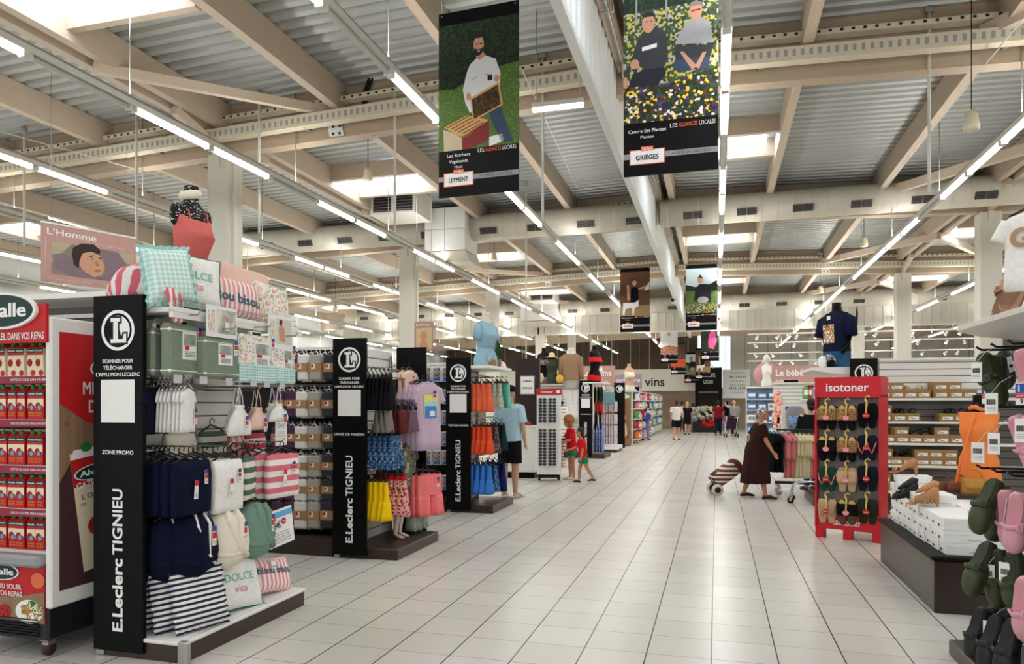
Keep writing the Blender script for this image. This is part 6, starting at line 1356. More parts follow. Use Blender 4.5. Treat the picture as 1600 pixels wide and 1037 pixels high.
def skeleton(H, legs, arms, lean=0.0, head=1.0, wide=1.0, nod=0.0):
    """joints of a figure of height H facing -Y. legs: (thigh pitch, knee bend); arms: (pitch, out, elbow bend) in degrees"""
    J = {}
    fw = lambda a: Vector((0, -sin(R(a)), -cos(R(a))))
    zs_ = []
    hipz = .52 * H; up = Vector((0, -sin(R(lean)), cos(R(lean))))
    for s, (a, b) in zip((-1, 1), legs):
        hip = Vector((s * .052 * H * wide, 0, hipz)); kn = hip + fw(a) * .245 * H; an = kn + fw(a - b) * .235 * H
        J['leg', s] = [hip, kn, an]; zs_.append(an.z - .04 * H)
    dz = -min(zs_)
    for s in (-1, 1): J['leg', s] = [p + Vector((0, 0, dz)) for p in J['leg', s]]
    pel = Vector((0, 0, hipz + dz + .02 * H)); J['spine'] = [pel, pel + up * .09 * H, pel + up * .19 * H, pel + up * .285 * H]
    J['neck'] = pel + up * .32 * H; J['head'] = J['neck'] + (up + Vector((0, -nod, 0))).normalized() * (.075 * H * head + .01 * H)
    for s, (a, o, b) in zip((-1, 1), arms):
        sh = J['spine'][3] + Vector((s * .098 * H * wide, 0, -.012 * H)); so = sin(R(o)); co = cos(R(o))
        el = sh + Vector((s * so, -sin(R(a)) * co, -cos(R(a)) * co)) * .165 * H; wr = el + Vector((s * so * .4, -sin(R(a + b)) * co, -cos(R(a + b)) * co)).normalized() * .145 * H
        J['arm', s] = [sh, el, wr]
    J['H'], J['hs'], J['w'] = H, head, wide; return J
def nude(t, J, m, voxel=.012, hands=True, body='body', headless=False):
    H, w, hs = J['H'], J['w'], J['hs']; b = MB(); S_ = J['spine']
    b.loft([ring(a * H * w, c * H, 0, 16, 2.3, cx=p.x, cy=p.y) if False else [Vector((p.x + a * H * w * cos(2 * pi * j / 16), p.y + c * H * sin(2 * pi * j / 16), p.z)) for j in range(16)] for p, a, c in ((S_[0] - Z_ * .05 * H, .07, .055), (S_[0], .098, .066), (S_[1], .08, .056), (S_[2], .094, .062), (S_[3] - Z_ * .02 * H, .1, .055), (S_[3] + Z_ * .015 * H, .06, .04))], m)
    capsule(b, [S_[3] - Z_ * .01 * H, J['neck'], J['head'] - Z_ * .02 * H], [.036 * H, .031 * H, .03 * H], m)
    hc = J['head']
    b.ball(hc + Vector((0, .004 * H, .012 * H * hs)), (.044 * H * hs, .053 * H * hs, .056 * H * hs), m, 16, 12); b.ball(hc + Vector((0, -.012 * H, -.026 * H * hs)), (.034 * H * hs, .038 * H * hs, .042 * H * hs), m, 12, 8)
    b.tube([hc + Vector((0, -.05 * H * hs, .012 * H)), hc + Vector((0, -.062 * H * hs, -.012 * H))], [.006 * H, .01 * H], m, 6)
    for s in (-1, 1): b.ball(hc + Vector((s * .045 * H * hs, .006 * H, -.005 * H)), (.008 * H, .014 * H, .02 * H), m, 8, 6)
    for s in (-1, 1):
        hip, kn, an = J['leg', s]; capsule(b, [hip, hip.lerp(kn, .5), kn, kn.lerp(an, .35), an], [.058 * H * w, .05 * H * w, .034 * H, .034 * H, .021 * H], m)
        ft = an + Vector((s * .012 * H, -.095 * H, -.028 * H)); capsule(b, [an + Vector((0, .02 * H, -.022 * H)), an.lerp(ft, .5) + Z_ * .002 * H, ft], [.02 * H, .022 * H, .014 * H], m)
        sh, el, wr = J['arm', s]; capsule(b, [sh, sh.lerp(el, .4), el, el.lerp(wr, .3), wr], [.036 * H, .031 * H, .024 * H, .024 * H, .016 * H], m)
        d = (wr - el).normalized(); sd = Vector((0, -1, 0)); sd = (sd - d * sd.dot(d)).normalized(); k = wr + d * .045 * H
        capsule(b, [wr, wr + d * .02 * H, k], [.016 * H, .02 * H, .018 * H], m, flat=.6)
        if hands:
            nrm = d.cross(sd)
            for i, L in enumerate((.04, .047, .045, .035)):
                o_ = k + sd * (.015 - .01 * i) * H; cur = -s * .35
                capsule(b, [o_ - d * .01 * H, o_ + d * L * .5 * H, o_ + (d + nrm * cur).normalized() * L * H], [.0056 * H, .0053 * H, .0045 * H], m, 6)
            capsule(b, [wr + d * .012 * H + sd * .012 * H, wr + d * .03 * H + sd * .026 * H, wr + d * .05 * H + sd * .03 * H], [.008 * H, .0065 * H, .0055 * H], m, 6)
    o = melt(body, b, voxel, m, t, 2)
    f = MB()
    for s in (-1, 1): f.ball(hc + Vector((s * .018 * H * hs, -.0475 * H * hs, .008 * H * hs)), .0055 * H, EYE_, 8, 6)
    f.build('eyes', t)
    f = MB(); f.ball(hc + Vector((0, -.0475 * H * hs, -.034 * H * hs)), (.014 * H, .005 * H, .0045 * H), mat('lips', (160, 84, 78), .5), 8, 6); f.build('mouth', t)
    return o
def hair(t, J, m, back=0.0, bulk=1.0, curly=0, name='hair', low=-.02):
    H, hs = J['H'], J['hs']; hc = J['head']; b = MB(); k = H * hs * bulk
    b.ball(hc + Vector((0, .014 * k, .024 * k)), (.051 * k, .054 * k, .054 * k), m, 16, 12)
    b.ball(hc + Vector((0, .03 * k, low * k)), (.046 * k, .034 * k, .045 * k), m)
    if curly:
        for i in range(curly): a = rnd.random() * 6.28; e = rnd.uniform(-.2, 1.4); b.ball(hc + Vector((cos(a) * cos(e) * .05, sin(a) * cos(e) * .05 + .018, sin(e) * .05 + .02)) * k, .017 * k, m, 8, 6)
    if back: capsule(b, [hc + Vector((0, .03 * k, 0)), hc + Vector((0, .045 * k, -back * .5 * H)), hc + Vector((0, .04 * k, -back * H))], [.045 * k, .046 * k, .026 * k], m, flat=.8)
    return melt(name, b, .008 if H > .9 else .006, m, t, 2)
def tee(t, J, m, voxel=.014, sleeve=.75, hem=-.04, name='t_shirt', loose=.012, long=False):
    H, w = J['H'], J['w']; S_ = J['spine']; b = MB(); q = loose
    b.loft([[Vector((p.x + (a * H * w + q) * cos(2 * pi * j / 18), p.y + (c * H + q) * sin(2 * pi * j / 18), p.z)) for j in range(18)] for p, a, c in ((S_[0] + Z_ * hem * H, .102, .072), (S_[0], .102, .07), (S_[1], .092, .064), (S_[2], .1, .066), (S_[3] - Z_ * .02 * H, .104, .06), (S_[3] + Z_ * .014 * H, .062, .044))], m)
    for s in (-1, 1):
        sh, el, wr = J['arm', s]; e = sh.lerp(el, sleeve); pts = [sh + Vector((-s * .03 * H, 0, 0)), sh, e] if not long else [sh + Vector((-s * .03 * H, 0, 0)), sh, el, el.lerp(wr, .9)]
        b.tube(pts, [.04 * H, .042 * H + q * .5, .038 * H + q] if not long else [.04 * H, .042 * H, .032 * H, .026 * H], m, 12)
    return melt(name, b, voxel, m, t)
def pants(t, J, m, voxel=.014, to=.9, name='shorts', loose=.016, full=False):
    H, w = J['H'], J['w']; S_ = J['spine']; b = MB()
    b.loft([[Vector((p.x + a * H * w * cos(2 * pi * j / 18), p.y + c * H * sin(2 * pi * j / 18), p.z)) for j in range(18)] for p, a, c in ((S_[0] - Z_ * .06 * H, .1, .07), (S_[0], .106, .074), (S_[0] + Z_ * .05 * H, .094, .064))], m)
    for s in (-1, 1):
        hip, kn, an = J['leg', s]; pts = [hip, hip.lerp(kn, to)] if not full else [hip, kn, an + Z_ * .01 * H]
        b.tube(pts, [.062 * H * w, .056 * H * w + loose] if not full else [.062 * H * w, .042 * H, .034 * H], m, 14)
    return melt(name, b, voxel, m, t)
def shoes(t, J, m, name='shoe', sole=None):
    H = J['H']
    for s in (-1, 1):
        an = J['leg', s][2]; b = MB(); ft = an + Vector((s * .012 * H, -.1 * H, -.028 * H))
        b.loft([[Vector((c.x + wd * H * cos(2 * pi * j / 12), c.y, max(an.z - .04 * H, c.z + hh * H * sin(2 * pi * j / 12)))) for j in range(12)] for c, wd, hh in ((an + Vector((0, .034 * H, -.026 * H)), .014, .014), (an + Vector((0, .02 * H, -.022 * H)), .025, .024), (an.lerp(ft, .5), .028, .022), (ft, .028, .016), (ft + Vector((0, -.022 * H, 0)), .014, .01))], m); b.build(name, t)
def person(label, loc, rz, J, cat='person', nm='person', group=None): return thing(nm, label, cat, loc, rz, group)
def ground(px, py): p = at_z(px, py, 0); return (p.x, p.y, 0)
# woman with a shopping trolley
BRN = cloth('dark_wine_cotton', (48, 24, 22)); SCARF = motif('patterned_headscarf', [(30, 24, 26), (226, 214, 208), (44, 32, 34), (150, 110, 116), (236, 228, 222)], 24); SANB = mat('dark_sandal', (40, 28, 24), .5)
J = skeleton(1.53, [(12, 3), (-11, 8)], [(14, 8, 16), (-26, 10, 8)], lean=8, wide=1.28, nod=.35)
w_ = person('woman in a long dark wine dress and patterned headscarf walking past the clothes rack', ground(1181, 778), R(97), J)
T_ = Vector((.5, 13.4, .8)); Ml = w_.matrix_basis.inverted() @ T_; sh = J['arm', 1][0]; v_ = (Ml - sh); v_ = v_.normalized() * min(v_.length - .08, .46)
J['arm', 1] = [sh, sh + v_ * .53 + Vector((.02, .02, -.01)), sh + v_]
nude(w_, J, SK2, .011)
tee(w_, J, BRN, .013, .8, loose=.02, name='dress_top'); m = MB(); S0 = J['spine']; L = []
for f, a, c in ((1.0, .125, .1), (.8, .145, .118), (.55, .15, .13), (.3, .155, .145), (.1, .16, .155), (0, .158, .155)):
    z = .26 + (S0[1].z - .26) * f; L.append([Vector((a * 1.53 * cos(x), c * 1.53 * sin(x) + .01 + S0[1].y * f, z)) * 1 + Vector((cos(x), sin(x), 0)) * .012 * (1 - f) * sin(9 * x) for x in [2 * pi * j / 40 for j in range(40)]])
m.loft(L, BRN, caps=False); m.build('long_skirt', w_)
hair(w_, J, SCARF, back=0, bulk=1.1, name='headscarf', low=-.005); m = MB(); hc = J['head']; capsule(m, [hc + Vector((0, .06, .0)), hc + Vector((.0, .1, -.12)), hc + Vector((-.01, .12, -.3)), hc + Vector((-.02, .12, -.42))], [.055, .045, .035, .02], SCARF, flat=.6); m.build('scarf_tail', w_); shoes(w_, J, SANB, 'sandal')
MWM = w_.matrix_basis
hand = MWM @ (J['arm', 1][2] + (J['arm', 1][2] - J['arm', 1][1]).normalized() * .06)
# trolley
TBR = cloth('trolley_brown', (96, 52, 44))
ax = (Vector(ground(1107, 769)) + Vector(ground(1127, 775))) / 2; ax.z = .1; d = hand - ax; Lh = d.length; TST = stripes('trolley_stripes', (104, 60, 50), (222, 206, 190), 2, .075, .45)
tr = thing('shopping_trolley', 'brown striped shopping trolley on two white wheels pulled behind the woman', 'shopping trolley', (ax.x, ax.y, 0), math.atan2(d.y, d.x) - pi / 2); tilt = R(36)
Mx = Matrix.Translation((0, 0, .1)) @ Matrix.Rotation(tilt - pi / 2, 4, 'X')   # local: z runs up the frame, -y is the front of the bag
m = MB(Mx); m.loft([ring(a, c, z, 24, 4, cy=-.11) for z, a, c in ((.06, .16, .1), (.09, .18, .125), (.3, .19, .135), (.5, .18, .125), (.56, .165, .11), (.59, .12, .07))], TST); m.build('bag', tr); m = MB(Mx); m.loft([ring(a, c, z, 24, 4, cy=-.11) for z, a, c in ((.5, .188, .135), (.58, .175, .12), (.61, .13, .08))], TBR); m.build('flap', tr); m = MB(Mx); m.loft([ring(.13, .03, z, 16, 4, cy=-.21) for z in (.1, .3)], TBR); m.build('pocket', tr)
m = MB(Mx)
for s in (-.13, .13): m.tube([(s, 0, -.02), (s, 0, .62)], .01, BLACKP, 6)
m.tube([(-.13, 0, .04), (-.13, -.2, .05), (.13, -.2, .05), (.13, 0, .04)], .009, BLACKP, 6); m.build('frame', tr); HL = Vector((0, d.xy.length, hand.z)); m = MB(); e_ = Mx @ Vector((0, 0, .62)); [m.tube([Mx @ Vector((s, 0, .6)), e_ + Vector((s * .5, .05, .05)), HL + Vector((s * .3, -.03, -.05)), HL + Vector((s * .3, 0, 0))], .009, BLACKP, 6) for s in (-.13, .13)]; m.tube([HL - X_ * .08, HL + X_ * .08], .017, BLACKP, 8); m.build('handle', tr); m = MB(); m.tube([(-.2, 0, .1), (.2, 0, .1)], .008, STEEL, 6); m.build('axle', tr)
for s in (-.19, .19):
    m = MB(); m.tube([(s - .018, 0, .1), (s + .018, 0, .1)], .1, mat('ivory_wheel', (214, 208, 198), .5), 20); o = m.build('wheel', tr); m = MB(); m.tube([(s - .022, 0, .1), (s + .022, 0, .1)], .055, BLACKP, 12); m.build('hub', o)
# two children by the sunglasses stand
REDJ = cloth('red_jersey', (206, 24, 32), var=.05); GRNJ = cloth('green_shorts_cotton', (24, 128, 84)); CURL = mat('curly_brown_hair', (168, 112, 66), .8, 0, .3, 60, .4); BLH = mat('black_hair', (24, 18, 18), .6, 0, .2, 60); WSH = mat('white_sandal', (226, 216, 206), .6); DSH = mat('dark_shoe', (36, 28, 26), .6)
J = skeleton(1.28, [(4, 6), (-3, 2)], [(22, 14, 60), (10, 12, 70)], lean=3, head=1.2, wide=.98, nod=.5)
k1 = person('taller child with curly brown hair in red jersey and green shorts by the sunglasses', ground(893, 749), R(-70), J); nude(k1, J, SK2, .009); tee(k1, J, REDJ, .012, .85, hem=-.075, loose=.018); pants(k1, J, GRNJ, .012, .55); hair(k1, J, CURL, bulk=1.25, curly=60); shoes(k1, J, WSH)
m = MB(); m.disc((.05, -.125, J['spine'][2].z + .06), X_, Z_, .02, .024, INKW, 10); m.build('badge', k1)
J = skeleton(1.07, [(14, 10), (-18, 14)], [(30, 10, 40), (-8, 12, 20)], lean=6, head=1.28, wide=.98, nod=.2)
k2 = person('smaller black haired child in red jersey and green shorts stepping towards the taller one', ground(911, 754), R(-78), J); nude(k2, J, SK2, .008); tee(k2, J, REDJ, .011, .85, hem=-.1, loose=.016); pants(k2, J, GRNJ, .011, .6); hair(k2, J, BLH, bulk=1.03); shoes(k2, J, DSH)
m = MB(); m.tube([J['arm', 1][0] + Vector((-.02, 0, -.12)), J['spine'][0] + Vector((.11, 0, -.02))], [.03, .03], GRNJ, 8, flat=.5); m.build('side_panel', k2)
# standing display mannequin in a cap, seen from behind
LB = cloth('light_blue_jersey', (176, 206, 224)); BKS = cloth('black_shorts_cotton', (18, 18, 22))
J = skeleton(1.88, [(2, 2), (-2, 1)], [(2, 10, 10), (4, 10, 14)], wide=.98)
mq = thing('display_mannequin', 'standing male mannequin in navy cap, light blue t-shirt and black shorts, back turned', 'mannequin', (at_z(798, 776, 0).x + .0, 11.85, 0), R(172)); nude(mq, J, SK3, .013); tee(mq, J, LB, .014, .85, hem=-.03, loose=.022); pants(mq, J, BKS, .014, .85); m = MB(); hc = J['head']; m.lathe([(.105, .0), (.108, .04), (.095, .085), (.05, .115), (.01, .12)], NAVY, c=hc + Vector((0, .0, .02)), n=18, sy=1.15); m.prism([(-.07, -.11, hc.z + .02), (.07, -.11, hc.z + .02), (.05, -.2, hc.z + .01), (-.05, -.2, hc.z + .01)], (0, 0, .008), NAVY); m.build('cap', mq)
m = MB()
for s in (-1, 1): m.ball(J['leg', s][2] + Vector((0, -.03, -.06)), (.06, .15, .03), STEEL)
m.box((0, 0, .006), (.4, .4, .012), STEEL); m.build('base_plate', mq)
# shoppers far down the aisle
def shopper(label, px, py, H, rz, top, bot, hm, sk=SK1, legs=((8, 4), (-8, 8)), arms=((6, 8, 14), (-6, 8, 14)), hairlen=0, skirt=False, full=False, wide=1.0, bald=False, sh=DSH, lean=0):
    J = skeleton(H, legs, arms, wide=wide, lean=lean); t = person(label, ground(px, py), R(rz), J); nude(t, J, sk, .018); tee(t, J, top, .02, .7, loose=.016); pants(t, J, bot, .02, .8, 'trousers' if full else 'shorts', full=full)
    if not bald: hair(t, J, hm, back=hairlen)
    shoes(t, J, sh); return t, J
WT_ = cloth('white_blouse', (232, 228, 222)); BK_ = cloth('black_cotton', (0, 0, 0)); BRH = mat('dark_brown_hair', (54, 34, 26), .7); BLO = mat('blond_hair', (206, 170, 104), .7); BLUED = cloth('bright_blue_cotton', (40, 96, 190)); JN = cloth('faded_jeans', (120, 140, 168)); WINE = cloth('wine_red_cotton', (128, 26, 36)); GRT = cloth('grey_melange', (150, 150, 152)); LIL = cloth('lilac_cotton', (196, 160, 206)); DKT = cloth('dark_trousers', (34, 34, 40))
t, J = shopper('woman in a white blouse and black shorts with a black shoulder bag, walking away', 1057, 687, 1.72, 180, WT_, BK_, BRH, hairlen=.06, wide=1.1); m = MB(); m.box((-.24, .02, .86 * 1), (.1, .26, .2), BLACKP, b=.03); m.tube([(-.22, .0, .95), (-.1, 0, 1.4), (-.2, .06, .95)], .01, BLACKP, 6); m.build('shoulder_bag', t)
shopper('blond woman dressed in black walking away beside the woman in white', 1074, 679, 1.66, 185, BK_, BK_, BLO, hairlen=.14)
shopper('small figure in lilac far down the aisle near the dark gate', 1083, 674, 1.6, 180, LIL, LIL, BRH, full=True)
shopper('dark haired figure far down the aisle behind the blond woman', 1066, 675, 1.7, 170, cloth('rose_cotton', (190, 120, 120)), DKT, BRH, full=True)
t, J = shopper('person in a wine red top carrying a lilac shopping bag', 1122, 680, 1.72, 175, WINE, DKT, BLH, full=True, sk=SK2, wide=1.1); m = MB(); m.loft([ring(.2 * a, .06, z, 14, 3, cx=-.28, cy=-.1) for z, a in ((.45, .9), (.6, 1.05), (.78, 1))], motif('lilac_bag_print', [(150, 120, 170), (190, 160, 200), (110, 90, 140)], 12)); m.tube([(-.36, -.1, .78), (-.3, -.05, .95), (-.2, -.1, .78)], .012, LIL, 6); m.build('shopping_bag', t)
shopper('bald man in a grey t-shirt reaching to a high shelf behind the pram', 1147, 681, 1.74, 190, GRT, DKT, BLH, arms=((6, 8, 30), (100, 20, 20)), full=True, bald=True, wide=1.1)
shopper('person in black standing behind the wine red top', 1136, 672, 1.7, 200, BK_, cloth('beige_trousers', (180, 150, 120)), BLH, full=True)
shopper('child with long dark hair in a blue t-shirt facing the colourful shelves', 1009, 688, 1.42, 150, BLUED, JN, BRH, hairlen=.22, full=True, arms=((30, 10, 30), (10, 8, 20)))
p = at_z(1272, 770, 0); J = skeleton(1.66, [(2, 2), (-2, 2)], [(20, 8, 50), (20, 8, 50)]); t = person('dark haired shopper in black top and jeans half hidden behind the red slipper stand', (p.x, 14.4, 0), R(200), J); nude(t, J, SK1, .014); tee(t, J, BK_, .016, .8, long=True); pants(t, J, JEAN, .016, full=True, name='trousers'); hair(t, J, BLH); shoes(t, J, DSH)
# pram
t = thing('pram', 'white framed pram with a dark seat in front of the man in grey', 'pram', ground(1142, 683), R(10)); m = MB()
for s in (-.25, .25): m.tube([(s, .3, .1), (s, 0, .5), (s, -.35, 1.0)], .018, WHITE, 6); m.tube([(s, -.3, .1), (s, .1, .6)], .018, WHITE, 6)
m.tube([(-.25, -.35, 1.0), (.25, -.35, 1.0)], .02, BLACKP, 8); m.tube([(-.25, .3, .1), (.25, .3, .1)], .015, WHITE, 6); m.build('frame', t); m = MB(); m.loft([ring(.22, .26, z, 18, 3) for z in (.4, .45, .75, .8)], cloth('dark_plum_fabric', (52, 36, 48))); m.build('seat', t); m = MB(); m.ball((0, .1, .85), (.22, .2, .2), cloth('dark_plum_fabric', (0, 0, 0))); m.build('hood', t)
for x in (-.26, .26):
    for y in (-.3, .3): m = MB(); m.tube([(x - .02, y, .1), (x + .02, y, .1)], .1, BLACKP, 14); m.build('wheel', t)
# ================================================================ HANGING BANNERS
FOL = motif('dark_foliage_print', [(14, 26, 14), (26, 46, 22), (10, 18, 10), (44, 68, 34), (20, 34, 18)], 26); GRSP = motif('grass_print', [(70, 100, 40), (96, 124, 52), (56, 84, 34), (110, 136, 64)], 40, stretch=(1, 1, 3))
FLW = motif('pansy_print', [(34, 48, 30), (240, 206, 50), (26, 38, 26), (80, 50, 130), (40, 60, 34), (58, 78, 40), (236, 232, 220), (30, 44, 28), (44, 36, 70), (24, 36, 24), (120, 40, 40), (30, 44, 28), (236, 200, 50), (50, 70, 40)], 44, kind='cell'); FLW2 = motif('far_flower_print', [(60, 80, 44), (200, 180, 60), (44, 60, 36), (180, 180, 160), (70, 90, 50)], 50, kind='cell')
HONEY = motif('honeycomb_print', [(70, 48, 26), (40, 28, 18), (110, 76, 34), (52, 36, 20)], 110, kind='cell'); WHC = mat('print_white_jacket', (226, 226, 228), .6, 0, .06, 30); JNP = mat('print_blue_jeans', (50, 66, 92), .6, 0, .2, 20); DGR = mat('print_charcoal_sweater', (52, 52, 56), .6, 0, .15, 20); LGR = mat('print_grey_sweater', (166, 164, 164), .6, 0, .1, 20); HRD = mat('print_dark_hair', (34, 28, 26), .7); HRG = mat('print_grey_hair', (130, 126, 122), .7); SKP = mat('print_skin', (206, 150, 122), .6, 0, .08, 30); HIVE = mat('print_hive_wood', (206, 160, 100), .6, 0, .15, 12); HIVR = mat('print_hive_red', (128, 26, 32), .6)
BW, BH = .79, 1.72
def banner(label, loc, rz, head, pic, name, kind_, km, town):
    t = thing('hanging_banner', label, 'banner', loc, rz, 'black hanging banners of local producers'); m = MB(); m.box((0, 0, BH / 2), (BW, .012, BH), BLACK); m.build('board', t)
    Q = lambda u, v, k=0: (BW * (u - .5), -.0065 - .0006 * k, BH * v)
    vv = (lambda v: .265 + (v - .27) * .8) if pic is pic_fl else (lambda v: v)
    m = MB()
    def P(mm, k, *pts): m.poly([Q(u, vv(v), k) for u, v in pts], mm)
    def E(mm, k, u, v, ru, rv): m.disc(Q(u, vv(v), k), X_, Z_, ru * BW, rv * BH, mm, 18)
    pic(P, E); m.build('picture', t)
    m = MB(); m.poly([Q(0, .085, 1), Q(1, .085, 1), Q(1, .112, 1), Q(0, .112, 1)], GREYINK)
    m.poly([Q(.065, .055, 2), Q(.445, .055, 2), Q(.445, .13, 2), Q(.065, .13, 2)], ORANGEINK); m.poly([Q(.075, .059, 3), Q(.435, .059, 3), Q(.435, .126, 3), Q(.075, .126, 3)], PAPER); m.poly([Q(.19, .122, 4), Q(.32, .122, 4), Q(.32, .145, 4), Q(.19, .145, 4)], ORANGEINK); m.build('plaque', t)
    m = MB(); m.text(km, Q(.255, .126, 5), X_, Z_, .026, INKW, bold=.02, fit=.09); m.text(town, Q(.255, .078, 5), X_, Z_, .042, BLUEINK if False else INKB, bold=.025, fit=.19); m.text('À CÔTÉ DE CHEZ VOUS', Q(.72, .092, 4), X_, Z_, .022, INKB, fit=.32)
    for i, s in enumerate(name): m.text(s, Q(.255, .215 - .033 * i, 2), X_, Z_, .03, INKW, bold=.006, fit=min(.32, .021 * len(s)))
    m.text(kind_, Q(.255, .215 - .033 * len(name) + .004, 2), X_, Z_, .024, INKW, fit=.016 * len(kind_))
    m.text('LES', Q(.5, .225, 2), X_, Z_, .036, INKW, 'l', fit=.06); m.text('ALLIANCES', Q(.59, .225, 2), X_, Z_, .036, ORANGEINK, 'l', fit=.155); m.text('LOCALES', Q(.805, .225, 2), X_, Z_, .036, INKW, 'l', fit=.13); m.build('lettering', t)
    m = MB()
    for u in (.04, .96): m.disc(Q(u, .985, 2), X_, Z_, .007, .007, STEEL, 8)
    m.build('eyelet', t)
    m = MB()
    for u in (.04, .96): m.tube([(BW * (u - .5), 0, BH * .985), (BW * (u - .5), 0, zd(loc[0]) - loc[2] + .06)], .003, STEEL, 5)
    m.build('wire', t); return t
def pic_bee(P, E):
    P(FOL, 0, (0, .25), (1, .25), (1, .93), (0, .93)); P(GRSP, 1, (0, .25), (1, .25), (1, .68), (.62, .66), (.2, .58), (0, .59))
    P(JNP, 2, (.6, .48), (.76, .48), (.82, .4), (.94, .262), (.8, .262), (.68, .37)); P(WHC, 3, (.4, .7), (.5, .735), (.6, .735), (.72, .71), (.78, .63), (.77, .56), (.7, .56), (.66, .5), (.4, .44), (.34, .5), (.31, .57), (.36, .66)); P(LGR, 4, (.42, .62), (.5, .63), (.5, .625), (.42, .615)); P(LGR, 4, (.58, .64), (.66, .63), (.66, .625), (.58, .635)); P(INKB, 4, (.62, .63), (.68, .63), (.68, .6), (.62, .6))
    P(SKP, 4, (.47, .74), (.56, .76), (.6, .735), (.52, .715)); E(SKP, 5, .51, .8, .065, .047); P(HRD, 6, (.44, .81), (.45, .85), (.51, .865), (.57, .85), (.58, .81), (.56, .835), (.46, .835)); P(HRD, 6, (.455, .785), (.47, .75), (.51, .738), (.55, .75), (.565, .785), (.53, .775), (.49, .775)); P(SKP, 7, (.49, .768), (.53, .768), (.525, .76), (.495, .76))
    for u in (.485, .54): P(INKB, 7, (u - .018, .806), (u + .018, .806), (u + .016, .8), (u - .016, .8))
    P(HIVE, 5, (.4, .52), (.76, .585), (.81, .46), (.44, .395)); P(HONEY, 6, (.425, .51), (.745, .57), (.785, .465), (.45, .405)); E(SKP, 7, .385, .53, .03, .022); E(SKP, 7, .735, .605, .035, .018)
    P(HIVE, 3, (.07, .38), (.36, .43), (.64, .39), (.42, .33), (.3, .31)); P(mat('print_hive_pale', (196, 178, 150), .6, 0, .12, 12), 3, (.06, .37), (.3, .32), (.3, .25), (.07, .25)); P(HIVR, 3, (.3, .32), (.64, .39), (.64, .285), (.38, .25), (.3, .25)); P(WHC, 2, (.64, .3), (.8, .31), (.82, .27), (.64, .25))
    for i in range(5): P(mat('print_frame_gap', (110, 74, 40), .7), 4, (.1 + .05 * i, .378 - .01 * i), (.37 + .05 * i, .425 - .01 * i), (.385 + .05 * i, .422 - .01 * i), (.115 + .05 * i, .374 - .01 * i))
def pic_fl(P, E):
    P(FLW2, 0, (0, .27), (1, .27), (1, 1.1), (0, 1.1)); P(FOL, 1, (0, .96), (1, .98), (1, 1.1), (0, 1.1)); P(FLW, 1, (0, .27), (1, .27), (1, .56), (.5, .5), (0, .5))
    P(mat('print_dark_trousers', (26, 28, 40), .7), 2, (.05, .5), (.1, .58), (.42, .63), (.46, .56), (.36, .49)); P(DGR, 3, (.16, .8), (.24, .85), (.36, .86), (.46, .8), (.48, .66), (.44, .6), (.22, .6), (.12, .66), (.03, .56), (.0, .57), (.1, .7)); P(INKW, 4, (.2, .74), (.36, .755), (.36, .73), (.2, .715)); E(SKP, 4, .27, .89, .07, .052); P(HRD, 5, (.2, .9), (.205, .945), (.27, .96), (.34, .94), (.345, .9), (.32, .925), (.22, .925)); E(SKP, 5, .12, .64, .05, .025); E(SKP, 5, .02, .53, .025, .03)
    P(JNP, 2, (.52, .6), (.58, .66), (.92, .64), (.9, .56), (.6, .56)); P(DGR, 3, (.54, .72), (.95, .7), (.92, .63), (.56, .64)); P(LGR, 4, (.6, .8), (.7, .87), (.82, .88), (.92, .84), (.95, .71), (.55, .73)); P(SKP, 5, (.6, .68), (.64, .68), (.78, .58), (.73, .56)); P(SKP, 5, (.84, .66), (.88, .66), (.8, .56), (.76, .58)); E(SKP, 5, .77, .92, .065, .05); P(HRG, 6, (.7, .93), (.71, .965), (.77, .98), (.84, .965), (.845, .93), (.82, .95), (.72, .95)); P(SIGNRED, 6, (.72, .925), (.82, .93), (.82, .92), (.72, .915))
    for u in (.25, .3, .745, .8): P(INKB, 7, (u - .012, .898 if u < .5 else .926), (u + .012, .898 if u < .5 else .926), (u + .012, .893 if u < .5 else .92), (u - .012, .893 if u < .5 else .92))
    for u in (.13, .45): P(GREYINK, 2, (u, .9), (u + .02, .9), (u + .02, 1.08), (u, 1.08))
def pic_goat(P, E):
    P(mat('print_barn', (96, 62, 40), .7, 0, .3, 8), 0, (0, .25), (1, .25), (1, .94), (0, .94)); P(mat('print_straw', (150, 124, 88), .7, 0, .2, 20), 1, (0, .25), (1, .25), (1, .42), (0, .4)); P(BLK, 2, (.38, .7), (.6, .7), (.64, .42), (.34, .42)); E(SKP, 3, .48, .77, .07, .05); P(HRD, 3, (.4, .78), (.48, .85), (.57, .78), (.48, .81)); P(SKP, 2, (.6, .68), (.64, .66), (.9, .68), (.88, .72)); P(WHC, 3, (.08, .28), (.1, .46), (.5, .46), (.62, .5), (.62, .4), (.5, .38), (.46, .26), (.42, .26), (.4, .38), (.18, .36), (.14, .26)); P(WHC, 3, (.8, .64), (.98, .78), (.98, .66)); P(SKP, 2, (.22, .74), (.3, .74), (.34, .5), (.24, .5))
def pic_field(P, E):
    P(mat('print_sky', (206, 222, 220), .7), 0, (0, .6), (1, .6), (1, .94), (0, .94)); P(FOL, 1, (0, .56), (1, .58), (1, .76), (.8, .7), (.3, .66), (0, .7)); P(GRSP, 2, (0, .26), (1, .26), (1, .6), (0, .6)); P(FLW2, 3, (0, .26), (1, .26), (1, .4), (0, .4)); P(INKB, 4, (.3, .62), (.42, .7), (.66, .7), (.82, .6), (.8, .42), (.26, .44)); E(SKP, 5, .46, .77, .09, .06); P(HRD, 6, (.37, .78), (.46, .85), (.56, .78), (.46, .8)); E(LGR, 5, .55, .46, .18, .05)
